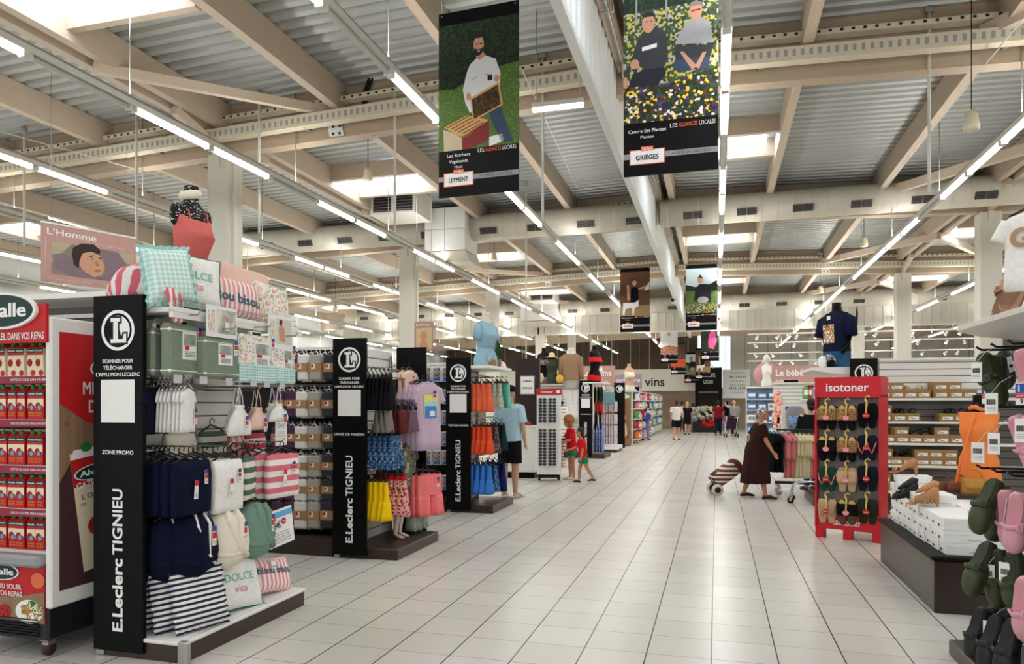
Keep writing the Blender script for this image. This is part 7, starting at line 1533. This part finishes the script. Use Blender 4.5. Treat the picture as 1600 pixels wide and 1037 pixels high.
def pic_white(P, E):
    P(mat('print_pale', (226, 228, 226), .7), 0, (0, .25), (1, .25), (1, .93), (0, .93)); P(WHC, 1, (.3, .66), (.44, .72), (.56, .72), (.72, .66), (.8, .42), (.2, .42)); E(SKP, 2, .5, .8, .09, .06); P(motif('print_sausages', [(170, 96, 70), (206, 150, 120), (120, 60, 46)], 20), 3, (0, .26), (1, .26), (1, .44), (.5, .5), (0, .42))
def pic_pink(P, E):
    P(FOL, 0, (0, .25), (1, .25), (1, .98), (0, .98)); P(mat('print_pink_shirt', (226, 84, 140), .7), 1, (.45, .7), (.6, .78), (.8, .74), (.86, .5), (.7, .3), (.42, .34), (.4, .5)); E(SKP, 2, .55, .8, .07, .04)
def pic_red(P, E): P(mat('print_market', (90, 70, 60), .7, 0, .4, 12), 0, (0, .25), (1, .25), (1, .98), (0, .98)); P(motif('print_tomatoes', [(206, 70, 36), (226, 110, 40), (170, 40, 30)], 30), 1, (0, .25), (1, .25), (1, .5), (0, .46))
XA, XB = -2.11, -.38
banner('large black hanging banner of a beekeeper holding a honeycomb frame', (XA, 6.32, 3.52), R(-3), 2.3, pic_bee, ('Les Ruchers', 'Vagabonds'), 'Miels', '31 km', 'LEYMENT')
banner('large black hanging banner of two men crouching among pansies', (XB, 6.3, 3.56), R(-1), 2.3, pic_fl, ('Centre Est Plantes',), 'Plantes', '26 km', 'GRIÈGES')
banner('farther hanging banner of a woman with a white goat', (XA, 19.62, 3.52), 0, 2.3, pic_goat, ('Gaec du Bonheur',), 'Fromages', '28 km', 'MONTAGNIEU')
banner('farther hanging banner of a man kneeling in a flowering field', (XB, 19.6, 3.52), 0, 2.3, pic_field, ('Julien Chevalier',), 'Légumes', '7 km', 'BOURG')
banner('small far hanging banner of a cook in white', (XA - .05, 35.0, 3.5), 0, 2.2, pic_white, ('Maison',), 'Viande', '9 km', 'MEXIMIEUX')
banner('small far hanging banner with a pink shirt before dark leaves', (XB + .1, 33.5, 3.5), 0, 2.2, pic_pink, ('Fleurs',), 'Plantes', '12 km', 'LAGNIEU')
banner('far hanging banner of a tomato stall, lower left of the pink one', (-2.0, 40.2, 3.15), 0, 2.2, pic_red, ('Primeurs',), 'Fruits', '9 km', 'AMBERIEU'); banner('far hanging banner above the dark gate, right of the tomato stall banner', (-.72, 41.0, 2.9), 0, 2.2, pic_goat, ('Brasserie',), 'Bières', '9 km', 'LOYETTES')
banner('far hanging banner with a blue sky picture behind the tomato stall banner', (-1.35, 42.0, 2.75), 0, 2.2, pic_field, ('Cave',), 'Vins', '9 km', 'VILLIEU')
# ================================================================ FAR LEFT GONDOLAS
def board_sign(label, px0, px1, py0, py1, Y, m, words, nm='department_sign', th=.03, extra=None, rz=0.0):
    a, c = at_y(px0, py1, Y), at_y(px1, py0, Y); w, h = c.x - a.x, c.z - a.z; t = thing(nm, label, 'sign', ((a.x + c.x) / 2, Y, a.z), rz); q = MB(); q.box((0, 0, h / 2), (w, th, h), m); q.build('board', t); q = MB()
    for body, u, v, size, mm, f, al in words: q.text(body, (w * (u - .5), -th / 2 - .002, h * v), X_, Z_, size * h, mm, al, .01, fit=f * w)
    q.build('lettering', t)
    q = MB()
    for s in (-.4, .4): q.tube([(w * s, 0, h), (w * s, 0, zd(a.x) - a.z)], .005, STEEL, 4)
    q.build('wire', t); return t, w, h
board_sign('dusty rose sign La Femme above the lingerie gondola', 905, 961, 571, 603, 26, ROSE, (('La Femme', .5, .5, .32, INKW, .8, 'c'), ('la lingerie', .62, .14, .14, INKW, .4, 'c')))
board_sign('mauve sign parfumerie farther down the left side', 961, 1003, 585, 607, 31, mat('mauve_board', (166, 142, 162), .6), (('parfumerie', .5, .45, .36, INKW, .86, 'c'), ('le soin', .7, .12, .16, INKW, .35, 'c')))
t, w, h = board_sign('small rose hanging sign with a blond woman beside the second column', 648, 677, 502, 548, 13, ROSE, (('La Femme', .45, .86, .08, INKW, .7, 'c'),)); q = MB(); Q = lambda u, v: (w * (u - .5), -.018, h * v)
q.poly([Q(.1, .05), Q(.95, .05), Q(.95, .78), Q(.1, .78)], mat('photo_blond_bg', (214, 190, 150), .7)); q.build('picture', t); q = MB(); q.disc((0, -.0195, h * .5), X_, Z_, w * .2, h * .2, BLO, 16); q.disc((0, -.0205, h * .48), X_, Z_, w * .14, h * .16, SKP, 16); q.prism([(-w * .3, -.0195, h * .05), (w * .3, -.0195, h * .05), (w * .14, -.0195, h * .32), (-w * .14, -.0195, h * .32)], (0, -.0005, 0), SKP); q.build('portrait', t)
# fourth gondola: white slatwall, dress forms on top
YG = 21.0; xl = at_y(838, 600, YG).x
t = gondola('gondola', 'white slatwall gondola behind the children, topped with dress forms', xl, -3.95, YG + .3, SLAT, 2.22); m = MB(); m.box((0, -.1, 2.16), (-3.95 - xl, .55, .04), WHITE); m.build('top_shelf', t)
end_panel('black end panel directly behind the two children, fourth from the camera', (at_y(916, 640, YG).x, YG - .1, 0), 'TEXTILE FEMME', h=2.27)
zt4 = 2.2
def tform(label, px, mm, sc, male, layers, Y=None, z=None, rz=0, body=BLACK):
    Y = Y or YG; p = at_y(px, 580, Y); b = bust(label, (p.x, Y, (z or zt4)), R(rz), body, male, sc); P = MAL if male else FEM
    for nm, z0, z1, inf, m_ in layers: shell(P, z0, z1, inf, m_, wave=.004, scoop=.02).build(nm, b)
    return b
DKG = cloth('dark_green_cotton', (62, 72, 56)); BEIGE = cloth('camel_knit', (158, 126, 102)); REDB = cloth('scarlet_lycra', (214, 40, 40)); PRM = motif('purple_bikini_print', [(60, 40, 50), (150, 90, 120), (40, 60, 50), (200, 180, 170)], 40)
tform('black dress form in a printed bikini, leftmost above the white slatwall', 850, BLACK, 1.35, False, (('bikini_top', .4, .52, .008, PRM), ('bikini_bottom', .0, .14, .008, PRM)))
b = tform('dress form in dark green with a straw hat beside the bikini form', 862, DKG, 1.15, False, (('dress', .0, .64, .02, DKG),), rz=20); m = MB(); m.lathe([(.18, .66), (.17, .67), (.085, .69), (.08, .76), (.04, .79), (.005, .79)], mat('straw', (214, 196, 156), .8), n=20); m.build('straw_hat', b)
b = tform('dress form in a camel knit sweater seen from behind above the white slatwall', 892, BEIGE, 1.3, True, (('sweater', .06, .665, .025, BEIGE), ('skirt', -.12, .08, .012, GREYC)), rz=180, body=mat('ivory_mannequin', (0, 0, 0)))
for s in (-1, 1): sleeve(b, 'sleeve', s, MAL, BEIGE, .07, .055, .5, out=.05)
for lab, px, rr, mm in (('cream round straw bag standing on the white slatwall shelf', 842, .16, mat('straw', (0, 0, 0))), ('yellow ornament beside the camel sweater form', 875, .12, mat('yellow_ornament', (220, 170, 60), .7))): p = at_y(px, 580, YG - .2); m = MB(); m.lathe([(.01, 0), (rr * .8, .02), (rr, rr), (rr * .7, rr * 1.8), (.02, rr * 2)], mm, n=18, sy=.5); tag(m.build('ornament' if 'yel' in lab else 'straw_bag', loc=(p.x, YG - .2, zt4)), lab, 'ornament' if 'yel' in lab else 'bag')
p = at_y(893, 603, YG); o = shirt('hanging_dress', 'white sleeveless dress with dark buttons hung on the white slatwall', 'dress', .5, .98, .12, WHITEC, sleeve=0, hem=1.15); o.location = (p.x, YG, p.z); q = MB(); [q.ball((.05, -.075, -.15 - .09 * i), .012, INKB, 8, 6) for i in range(5)]; q.build('button', o)
J = skeleton(1.8, [(2, 2), (-2, 2)], [(4, 10, 10), (8, 10, 14)]); p = at_y(872, 640, 18); mq = thing('display_mannequin', 'pale female mannequin in a white dress between stand and slatwall', 'mannequin', (p.x, 18, 0), R(20)); nude(mq, J, SK3, .014); tee(mq, J, WHITEC, .015, .6); m = MB(); m.loft([[Vector((a * cos(x), a * .7 * sin(x), z)) for x in [2 * pi * j / 24 for j in range(24)]] for z, a in ((.6, .28), (.8, .24), (1.0, .2), (1.15, .15))], WHITEC); m.build('skirt', mq); m = MB(); m.box((0, 0, .006), (.4, .4, .012), STEEL); m.build('base_plate', mq)
p = at_y(860, 640, 20.4)
for i in range(6): o = shirt('hanging_blouse', 'dark patterned top on the slatwall rail, %s from the left' % ORD[i], 'top', .35, .6, .1, (INKC, PRM, NAVY)[i % 3], 'dark tops on the slatwall', sleeve=.2); o.location = (at_y(846 + 5 * i, 615, 20.6).x, 20.6, 1.72); o.rotation_euler = (0, 0, R(50))
# lingerie head
def hang_row(mm, n, px0, px1, py, Y, w, h, lab, grp, d=.06, rz=pi / 2, cat='clothing'):
    f = First(towel('hanging_garment', '', cat, w, h, d, mm, tg=False))
    for i in range(n): p = at_y(px0 + (px1 - px0) * i / max(1, n - 1), py, Y); f.put(p, rz, '%s, %s from the left' % (lab, ORD[i]), grp)
BLF = motif('blue_white_beach_print', [(30, 70, 170), (220, 228, 240), (40, 90, 190), (20, 50, 130)], 30)
g4 = head('lingerie gondola head behind the children', 20.9, 22.2)
hang_row(BLK, 3, 930, 940, 604, 21.6, .3, .5, 'black lingerie set on the fourth head', 'black lingerie'); hang_row(REDB, 3, 931, 941, 628, 21.5, .26, .36, 'scarlet lingerie piece on the fourth head', 'scarlet lingerie'); hang_row(BLK, 2, 931, 938, 642, 21.4, .3, .5, 'black nightwear piece on the fourth head', 'black nightwear'); hang_row(BLF, 4, 929, 942, 664, 21.4, .34, .78, 'blue and white beach towel on the fourth head', 'blue beach towels')
b = tform('black dress form in a scarlet bikini above the fourth end panel', 929, BLACK, 1.4, False, (('bikini_top', .42, .53, .01, REDB), ('bikini_bottom', .02, .14, .01, REDB)), 21.6, 2.25, 60)
tform('small pale dress form in pink and white on the fourth head', 935, BLACK, .8, False, (('top', .36, .6, .012, WHITEC), ('briefs', 0, .16, .01, mat('rose_board', (220, 150, 160)))), 21.9, 2.22, 40, SK3); m = MB(); m.box((0, 0, 0), (.62, 1.5, .04), WHITE); m.box((-.27, 0, -.3), (.03, 1.2, .6), WHITE); tag(m.build('shelf_board', loc=(-3.45, 21.6, 2.2)), 'white shelf board carrying the scarlet bikini form', 'shelf')
tform('far dress form in cream underwear in front of the mauve sign', 983, BLACK, 1.35, False, (('top', .38, .56, .01, CREAMT), ('briefs', 0, .16, .01, CREAMT)), 28.6, 2.1, 40, SK3)
# rack of pale tights and slippers
YT = 24.2; PGR = motif('pale_sock_print', [(214, 200, 204), (160, 150, 160), (232, 224, 224), (190, 160, 170)], 30, stretch=(3, 3, .6)); t = head('white rack of pale socks hung in four rows', 23.6, 24.9, .1, wall=WHITE); m = MB(); m.box((0, 0, .14), (.7, 1.3, .1), WHITE); m.build('base_shelf', t)
for r, py in enumerate((627, 646, 664, 680)): hang_row(PGR, 6, 942, 962, py, YT - .4, .2, .33 if r < 3 else .28, 'pale sock bundle, %s row' % RW[r], 'pale sock bundles', rz=R(70))
m = MB(); m.tube([(0, -.5, 0), (0, .6, 0)], .012, STEEL, 6); m.tube([(0, .58, 0), (-.3, .58, 0)], .012, STEEL, 6); tag(m.build('garment_rail', loc=at_y(949, 609, 23.4)), 'short steel rail holding the teal camisole', 'rail'); o = shirt('hanging_blouse', 'teal camisole hung above the rack of pale socks', 'top', .5, .4, .1, cloth('dusty_teal', (110, 150, 152)), sleeve=0); p = at_y(949, 612, 23.4); o.location = p
end_panel('black end panel with logo above the brown wooden display', (at_y(968, 610, 25.6).x, 25.6, 0), h=2.33, full=False)
WDB = wood('brown_display_wood', (150, 112, 68), (122, 88, 50), 2); pw = at_z(967, 696, 0); t = thing('wooden_display', 'brown wooden display board with beige plush pieces', 'display stand', (pw.x, pw.y, 0)); w = .85; m = MB(); m.box((0, 0, .9), (w, .35, 1.75), WDB); m.build('board', t); m = MB(); m.box((0, -.05, .15), (w + .1, .5, .22), WDB); m.build('base', t)
for i, (z, hh) in enumerate(((1.25, .5), (.95, .3), (.3, .55))):
    for j in (-.2, .15): m = MB(); m.lathe([(.03, 0), (.09, hh * .3), (.07, hh * .7), (.02, hh)], BLUSH, c=(j + .05 * i, -.22, z), n=12, sy=.4); m.build('plush_piece', t)
# shelving heads further down with boxed goods
PC = [(mat('box_red', (196, 40, 44), .5), 'red'), (mat('box_white', (232, 232, 230), .5), 'white'), (mat('box_pink', (226, 130, 160), .5), 'pink'), (mat('box_green', (110, 160, 80), .5), 'green'), (mat('box_orange', (230, 120, 50), .5), 'orange'), (mat('box_blue', (70, 130, 190), .5), 'blue'), (mat('box_black', (34, 34, 38), .5), 'black'), (mat('box_cream', (226, 210, 170), .5), 'cream')]
PF = []
for mm, nm in PC:
    t = thing('product_box', '', 'product'); m = MB(); m.box((0, 0, .1), (.12, .1, .2), mm, b=.01); m.build('body', t); m = MB(); m.box((0, -.051, .11), (.09, .003, .09), PAPER if nm != 'white' else GREYINK); m.build('label', t); m = MB(); m.tube([(0, 0, .2), (0, 0, .24)], .03, mm if nm != 'white' else PC[5][0], 10); m.build('cap', t); PF.append((First(t), nm))
def shelf_head(label, x0, x1, y, rz, n, cols, levels=(.2, .6, 1.0, 1.4, 1.75), hh=2.1, m_=WHITE):
    """small shelf unit x0..x1 wide centred at y, goods facing its local -Y"""
    t = thing('shelf_unit', label, 'shelving', (x0, y, 0), rz); w = x1; m = MB(); m.box((0, .22, hh / 2), (w, .04, hh), m_); m.build('back_panel', t)
    for s in (-1, 1): m = MB(); m.box((s * w / 2, .12, hh / 2), (.03, .2, hh), m_); m.build('side_panel', t)
    for z in levels + (hh - .02,): m = MB(); m.box((0, 0, z - .02), (w - .03, .44, .03), m_); m.build('shelf', t)
    for i, z in enumerate(levels):
        for j in range(n):
            f, nm = PF[cols[(i * 3 + j // 2) % len(cols)]]; p = t.matrix_basis @ Vector((-w / 2 + w * (j + .5) / n, -.14, z - .004))
            f.put(p, rz, '%s boxed product, %s shelf, %s place, %s' % (nm, RW[4 - i] if i < 5 else 'top', ORD[j], label.split(',')[0].replace(' of boxed goods', '')), 'goods on the ' + label.split(',')[0], (w / n / .135, 1.6, rnd.uniform(.95, 1.35)))
    return t
bpy.context.view_layer.update()
def mb_(o): o.matrix_basis
for i, (y, cols, nm) in enumerate(((29.3, (4, 3, 1, 0, 2), 'fifth left shelf head'), (31.6, (2, 1, 0, 7), 'sixth left shelf head'), (33.9, (0, 6, 1, 2), 'seventh left shelf head'), (36.2, (1, 5, 7, 3), 'eighth left shelf head'), (38.6, (7, 1, 3, 5), 'ninth left shelf head'), (41.0, (1, 7, 6), 'tenth left shelf head'))):
    shelf_head(nm + ' of boxed goods', -3.15, 1.25, y, pi / 2, 5, cols); shelf_head(nm + ' front face of boxed goods', -3.85, 1.3, y - .75, 0, 3, cols[::-1])
    if i in (1,): end_panel('black end panel with logo right of the mauve sign', (-3.3, y - 1.05, 0), h=2.3, full=False)
t = thing('white_spinner', 'tall white accessory display near the child in blue', 'display stand', (-3.6, 27.9, 0)); m = MB(); m.box((0, 0, 1.0), (.5, .4, 2.0), WHITE); m.build('column', t); m = MB(); [m.box((.1, -.21, .4 + .3 * i), (.25, .02, .2), PC[(i * 3) % 8][0]) for i in range(5)]; m.build('goods_panel', t)
# ================================================================ FAR RIGHT
t = thing('baby_display', 'white wall unit with a grey baby seat behind the clothes rack', 'display stand', (2.2, 16.6, 0)); p0 = at_y(1222, 634, 16.6); p1 = at_y(1285, 634, 16.6); w = p1.x - p0.x; t.location.x = (p0.x + p1.x) / 2; m = MB(); m.box((0, .1, .8), (w, .3, 1.56), WHITE); m.build('unit', t); m = MB(); m.box((-w * .3, -.06, 1.5), (.2, .02, .07), BLUEINK); m.build('blue_label', t)
m = MB()
for j in range(6): m.box((w * .3, -.06, 1.4 - .12 * j), (.25, .02, .03), GREYINK)
m.build('shelf_edge', t)
p = at_y(1244, 655, 16.3); t = thing('baby_bouncer', 'grey baby seat with a blue patterned cushion on the white unit', 'baby seat', (p.x, 16.46, p.z - .2)); m = MB(); m.loft([ring(a, .1, z, 20, 2.6) for z, a in ((0, .16), (.1, .19), (.3, .2), (.42, .17), (.48, .1))], mat('grey_shell', (140, 140, 138), .6)); m.build('shell', t); m = MB(); m.loft([ring(a, .04, z, 20, 2.6, cy=-.09) for z, a in ((.03, .12), (.15, .15), (.27, .13))], motif('blue_leaf_print', [(70, 120, 190), (170, 200, 230), (50, 90, 160)], 30)); m.build('cushion', t)
end_panel('small black end panel with logo above the baby seat unit', (at_y(1236, 610, 22).x, 22, 0), h=2.27)
t, w, h = board_sign('dusty rose sign Le bébé on the right side', 1207, 1300, 570, 600, 24, ROSE, (('Le bébé', .06, .45, .36, INKW, .46, 'l'), ('la puériculture', .06, .14, .16, INKW, .3, 'l')))
p = at_y(1198, 600, 25.0); p.z = 2.152; m = MB(); m.tube([(0, .14, .4), (0, .18, .4)], .4, mat('rose_disc', (206, 150, 156), .6), 32); tag(m.build('round_sign', loc=p), 'dusty pink round sign behind the white baby torso', 'sign')
b = bust('white child torso form standing before the round pink sign', (p.x, 25.02, p.z), R(10), WHITE, scale=1.05); m = MB(); m.lathe([(.001, .74), (.09, .76), (.11, .85), (.08, .95), (.02, 1.0)], CREAMT, n=14); m.build('bonnet', b)
shelf_head('white right shelf of blue goods, beside the baby signs', 1.75, 1.6, 25.0, 0, 5, (5, 5, 1, 5), hh=2.15); shelf_head('right shelf head of blue and white goods', 1.55, 1.5, 27.2, -pi / 2, 4, (5, 1, 5, 6)); shelf_head('second right shelf head of mixed goods', 1.6, 1.5, 30.5, -pi / 2, 4, (1, 7, 3, 5)); shelf_head('third right shelf head of pale goods', 1.6, 1.5, 34.0, -pi / 2, 4, (1, 7, 1, 2))
PKT = motif('pink_toy_print', [(226, 90, 140), (240, 190, 200), (240, 220, 120), (200, 60, 110)], 12)
for i, (px, py) in enumerate(((1214, 612), (1218, 628), (1213, 645), (1219, 650))): p = at_y(px, py, 21.0); m = MB(); m.box((0, 0, -.15), (.22, .12, .34), PKT, b=.03); m.tube([(0, 0, .02), (0, 0, .05)], .01, WHITE, 6); tag(m.build('toy_pack', loc=p), 'pink toy pack hanging left of the small black panel, %s from the top' % ORD[i], 'toy', 'pink toy packs')
t = gondola('gondola', 'white gondola carrying the pink toy packs', at_y(1208, 610, 21.2).x, at_y(1300, 610, 21.2).x, 21.25, SLAT, 2.15)
for i, (px, z) in enumerate(((1262, 1.75), (1268, 1.75), (1274, 1.75))): f, nm = PF[(3, 0, 1)[i]]; p = at_y(px, 610, 20.7); f.put((p.x, 20.95, 1.72), 0, '%s pack on the shelf left of the red header' % nm, 'packs on the toy gondola', 1.6)
m = MB(); m.box((0, 0, 0), (1.6, .4, .03), WHITE); tag(m.build('shelf_board', loc=(3.0, 21.05, 1.7)), 'white shelf board on the toy gondola', 'shelf')
# spotlights over the right hand shop
SPB = glow('spotlight_bulb', (255, 250, 240), 14); fs = None
for j, (Y, z) in enumerate(((27.0, 4.05), (29.6, 3.95), (32.6, 3.75), (36.0, 3.6))):
    x0, x1 = at_y(1168, 560, Y).x, at_y(1560, 560, Y).x; t = thing('spotlight_track', 'white spotlight track over the right hand shop, %s from the camera' % ORD[j], 'light', ((x0 + x1) / 2, Y, z), group='spotlight tracks'); w = x1 - x0; m = MB(); m.box((0, 0, 0), (w, .05, .05), WHITE); m.build('track', t); m = MB(); [m.tube([(u * w, 0, 0), (u * w, 0, 6.0 - z)], .006, STEEL, 4) for u in (-.4, -.1, .2, .45)]; m.build('wire', t)
    n = 12
    for i in range(n):
        u = -w / 2 + w * (i + .5 + rnd.uniform(-.3, .3)) / n
        if fs is None: m = MB(Matrix.Rotation(R(40), 4, 'X')); m.tube([(0, 0, -.02), (0, 0, -.16)], [.035, .055], WHITE, 10); m.tube([(0, 0, -.161), (0, 0, -.165)], .05, SPB, 10); fs = o = m.build('spotlight', t)
        else: o = fs.copy(); COL.objects.link(o); o.parent = t
        o.location = (u, 0, -.04); o.rotation_euler = (0, 0, rnd.uniform(-2, 2))
# ================================================================ BACK OF THE HALL
YB = 45.0; BRC = mat('brown_wall_cladding', (92, 76, 62), .7, 0, .08, 3); CRW = mat('cream_wall', (226, 222, 210), .7, 0, .03)
m = MB(); m.box((-9.2, YB, 4.95), (16.2, .2, 2.6), BRC)
for i in range(14): m.box((-16.6 + i * 1.15, YB - .11, 4.95), (.03, .02, 2.6), OFFWHITE)
struct('wall_back_upper', m); m = MB(); m.box((9.6, YB, 4.3), (17.6, .2, 3.9), CRW); [m.box((1.6 + i * 1.3, YB - .11, 4.6), (.04, .02, 2.6), GREYC) for i in range(13)]; struct('wall_back_right', m)
m = MB(); m.box((-9.2, YB - .6, 3.0), (16.2, .5, 1.3), CRW); struct('wall_fascia', m); m = MB(); m.box((.5, YB + 2.4, 1.3), (35, .2, 2.6), mat('warm_back_wall', (176, 156, 134), .7, 0, .2, 2)); struct('wall_back_lower', m)
a = at_y(1010, 603, YB - .86); m = MB(); m.text('la cave à vins', (at_y(1038, 603, YB - .87).x, YB - .87, a.z), X_, Z_, .56, INKB, 'r', bold=.012, fit=3.9); t = tag(m.build('wall_lettering'), 'large black lettering ending in vins on the cream fascia', 'lettering')
g = thing('dark_gate', 'tall black gate frame with lettering at the end of the aisle', 'gate', ((at_y(1086, 600, 43).x + at_y(1128, 600, 43).x) / 2, 43.2, 0)); w = at_y(1128, 600, 43).x - at_y(1086, 600, 43).x; ztop = at_y(1100, 574, 43).z
m = MB(); m.box((0, 0, (ztop + 2.3) / 2), (w, .2, ztop - 2.3), BLACK); m.build('header', g)
for s in (-1, 1): m = MB(); m.box((s * (w / 2 - .1), 0, 1.15), (.2, .2, 2.3), BLACK); m.build('post', g)
m = MB(); m.box((0, .6, 1.1), (w, .1, 2.2), mat('dark_interior', (40, 34, 30), .8, 0, .3, 6)); m.build('interior', g); m = MB(); m.text('PRODUITS', (0, -.102, 3.1), X_, Z_, .22, INKW, fit=w * .5); m.text('LOCAUX', (0, -.102, 2.75), X_, Z_, .2, INKW, fit=w * .35); m.disc((0, -.102, 3.62), X_, Z_, .3, .25, INKW, 24, a0=0, a1=pi, inner=.8); m.build('lettering', g)
t, w, h = board_sign('white wall panel with grey and black food words right of the dark gate', 1129, 1172, 577, 622, 43.5, mat('white_wall_panel', (222, 222, 218), .6), (('POISSONS', .55, .84, .08, GREYINK, .55, 'c'), ('BRUXELLES', .55, .7, .09, INKB, .6, 'c'), ('HUITRES', .55, .56, .08, GREYINK, .5, 'c'), ('POULPES', .55, .42, .09, GREYINK, .55, 'c'), ('MOULES', .55, .3, .1, INKB, .6, 'c'), ('CRABE', .55, .16, .08, GREYINK, .45, 'c')), 'wall_panel')
p = at_z(1104, 668, 0); t = thing('flower_stall', 'flower stall with pale blooms and red pots in front of the dark gate', 'flower stall', (p.x, 41.5, 0)); m = MB(); m.box((0, 0, .3), (1.3, .6, .6), mat('dark_interior', (0, 0, 0))); m.build('stand', t); BLM = motif('pale_bloom', [(224, 218, 206), (150, 160, 120), (236, 226, 220), (110, 130, 90)], 14); m = MB()
for i in range(46): m.ball((rnd.uniform(-.65, .65), rnd.uniform(-.2, .2), rnd.uniform(.7, 1.4)), rnd.uniform(.07, .13), BLM, 8, 6)
m.build('blooms', t); m = MB(); [m.ball((rnd.uniform(-.1, .6), -.3 + rnd.uniform(-.05, .05), rnd.uniform(.35, .75)), .07, REDB, 8, 6) for i in range(30)]; m.build('red_flowers', t)
t = thing('security_camera', 'white bullet camera under the edge of the smoke curtain', 'camera', at_x(1052, 471, -1.15)); m = MB(); m.tube([(0, .1, 0), (0, -.3, 0)], .06, WHITE, 12); m.tube([(0, -.3, 0), (0, -.31, 0)], .05, BLACKP, 12); m.build('housing', t); m = MB(); m.tube([(0, .05, 0), (0, .05, .45)], .02, WHITE, 6); m.build('bracket', t)
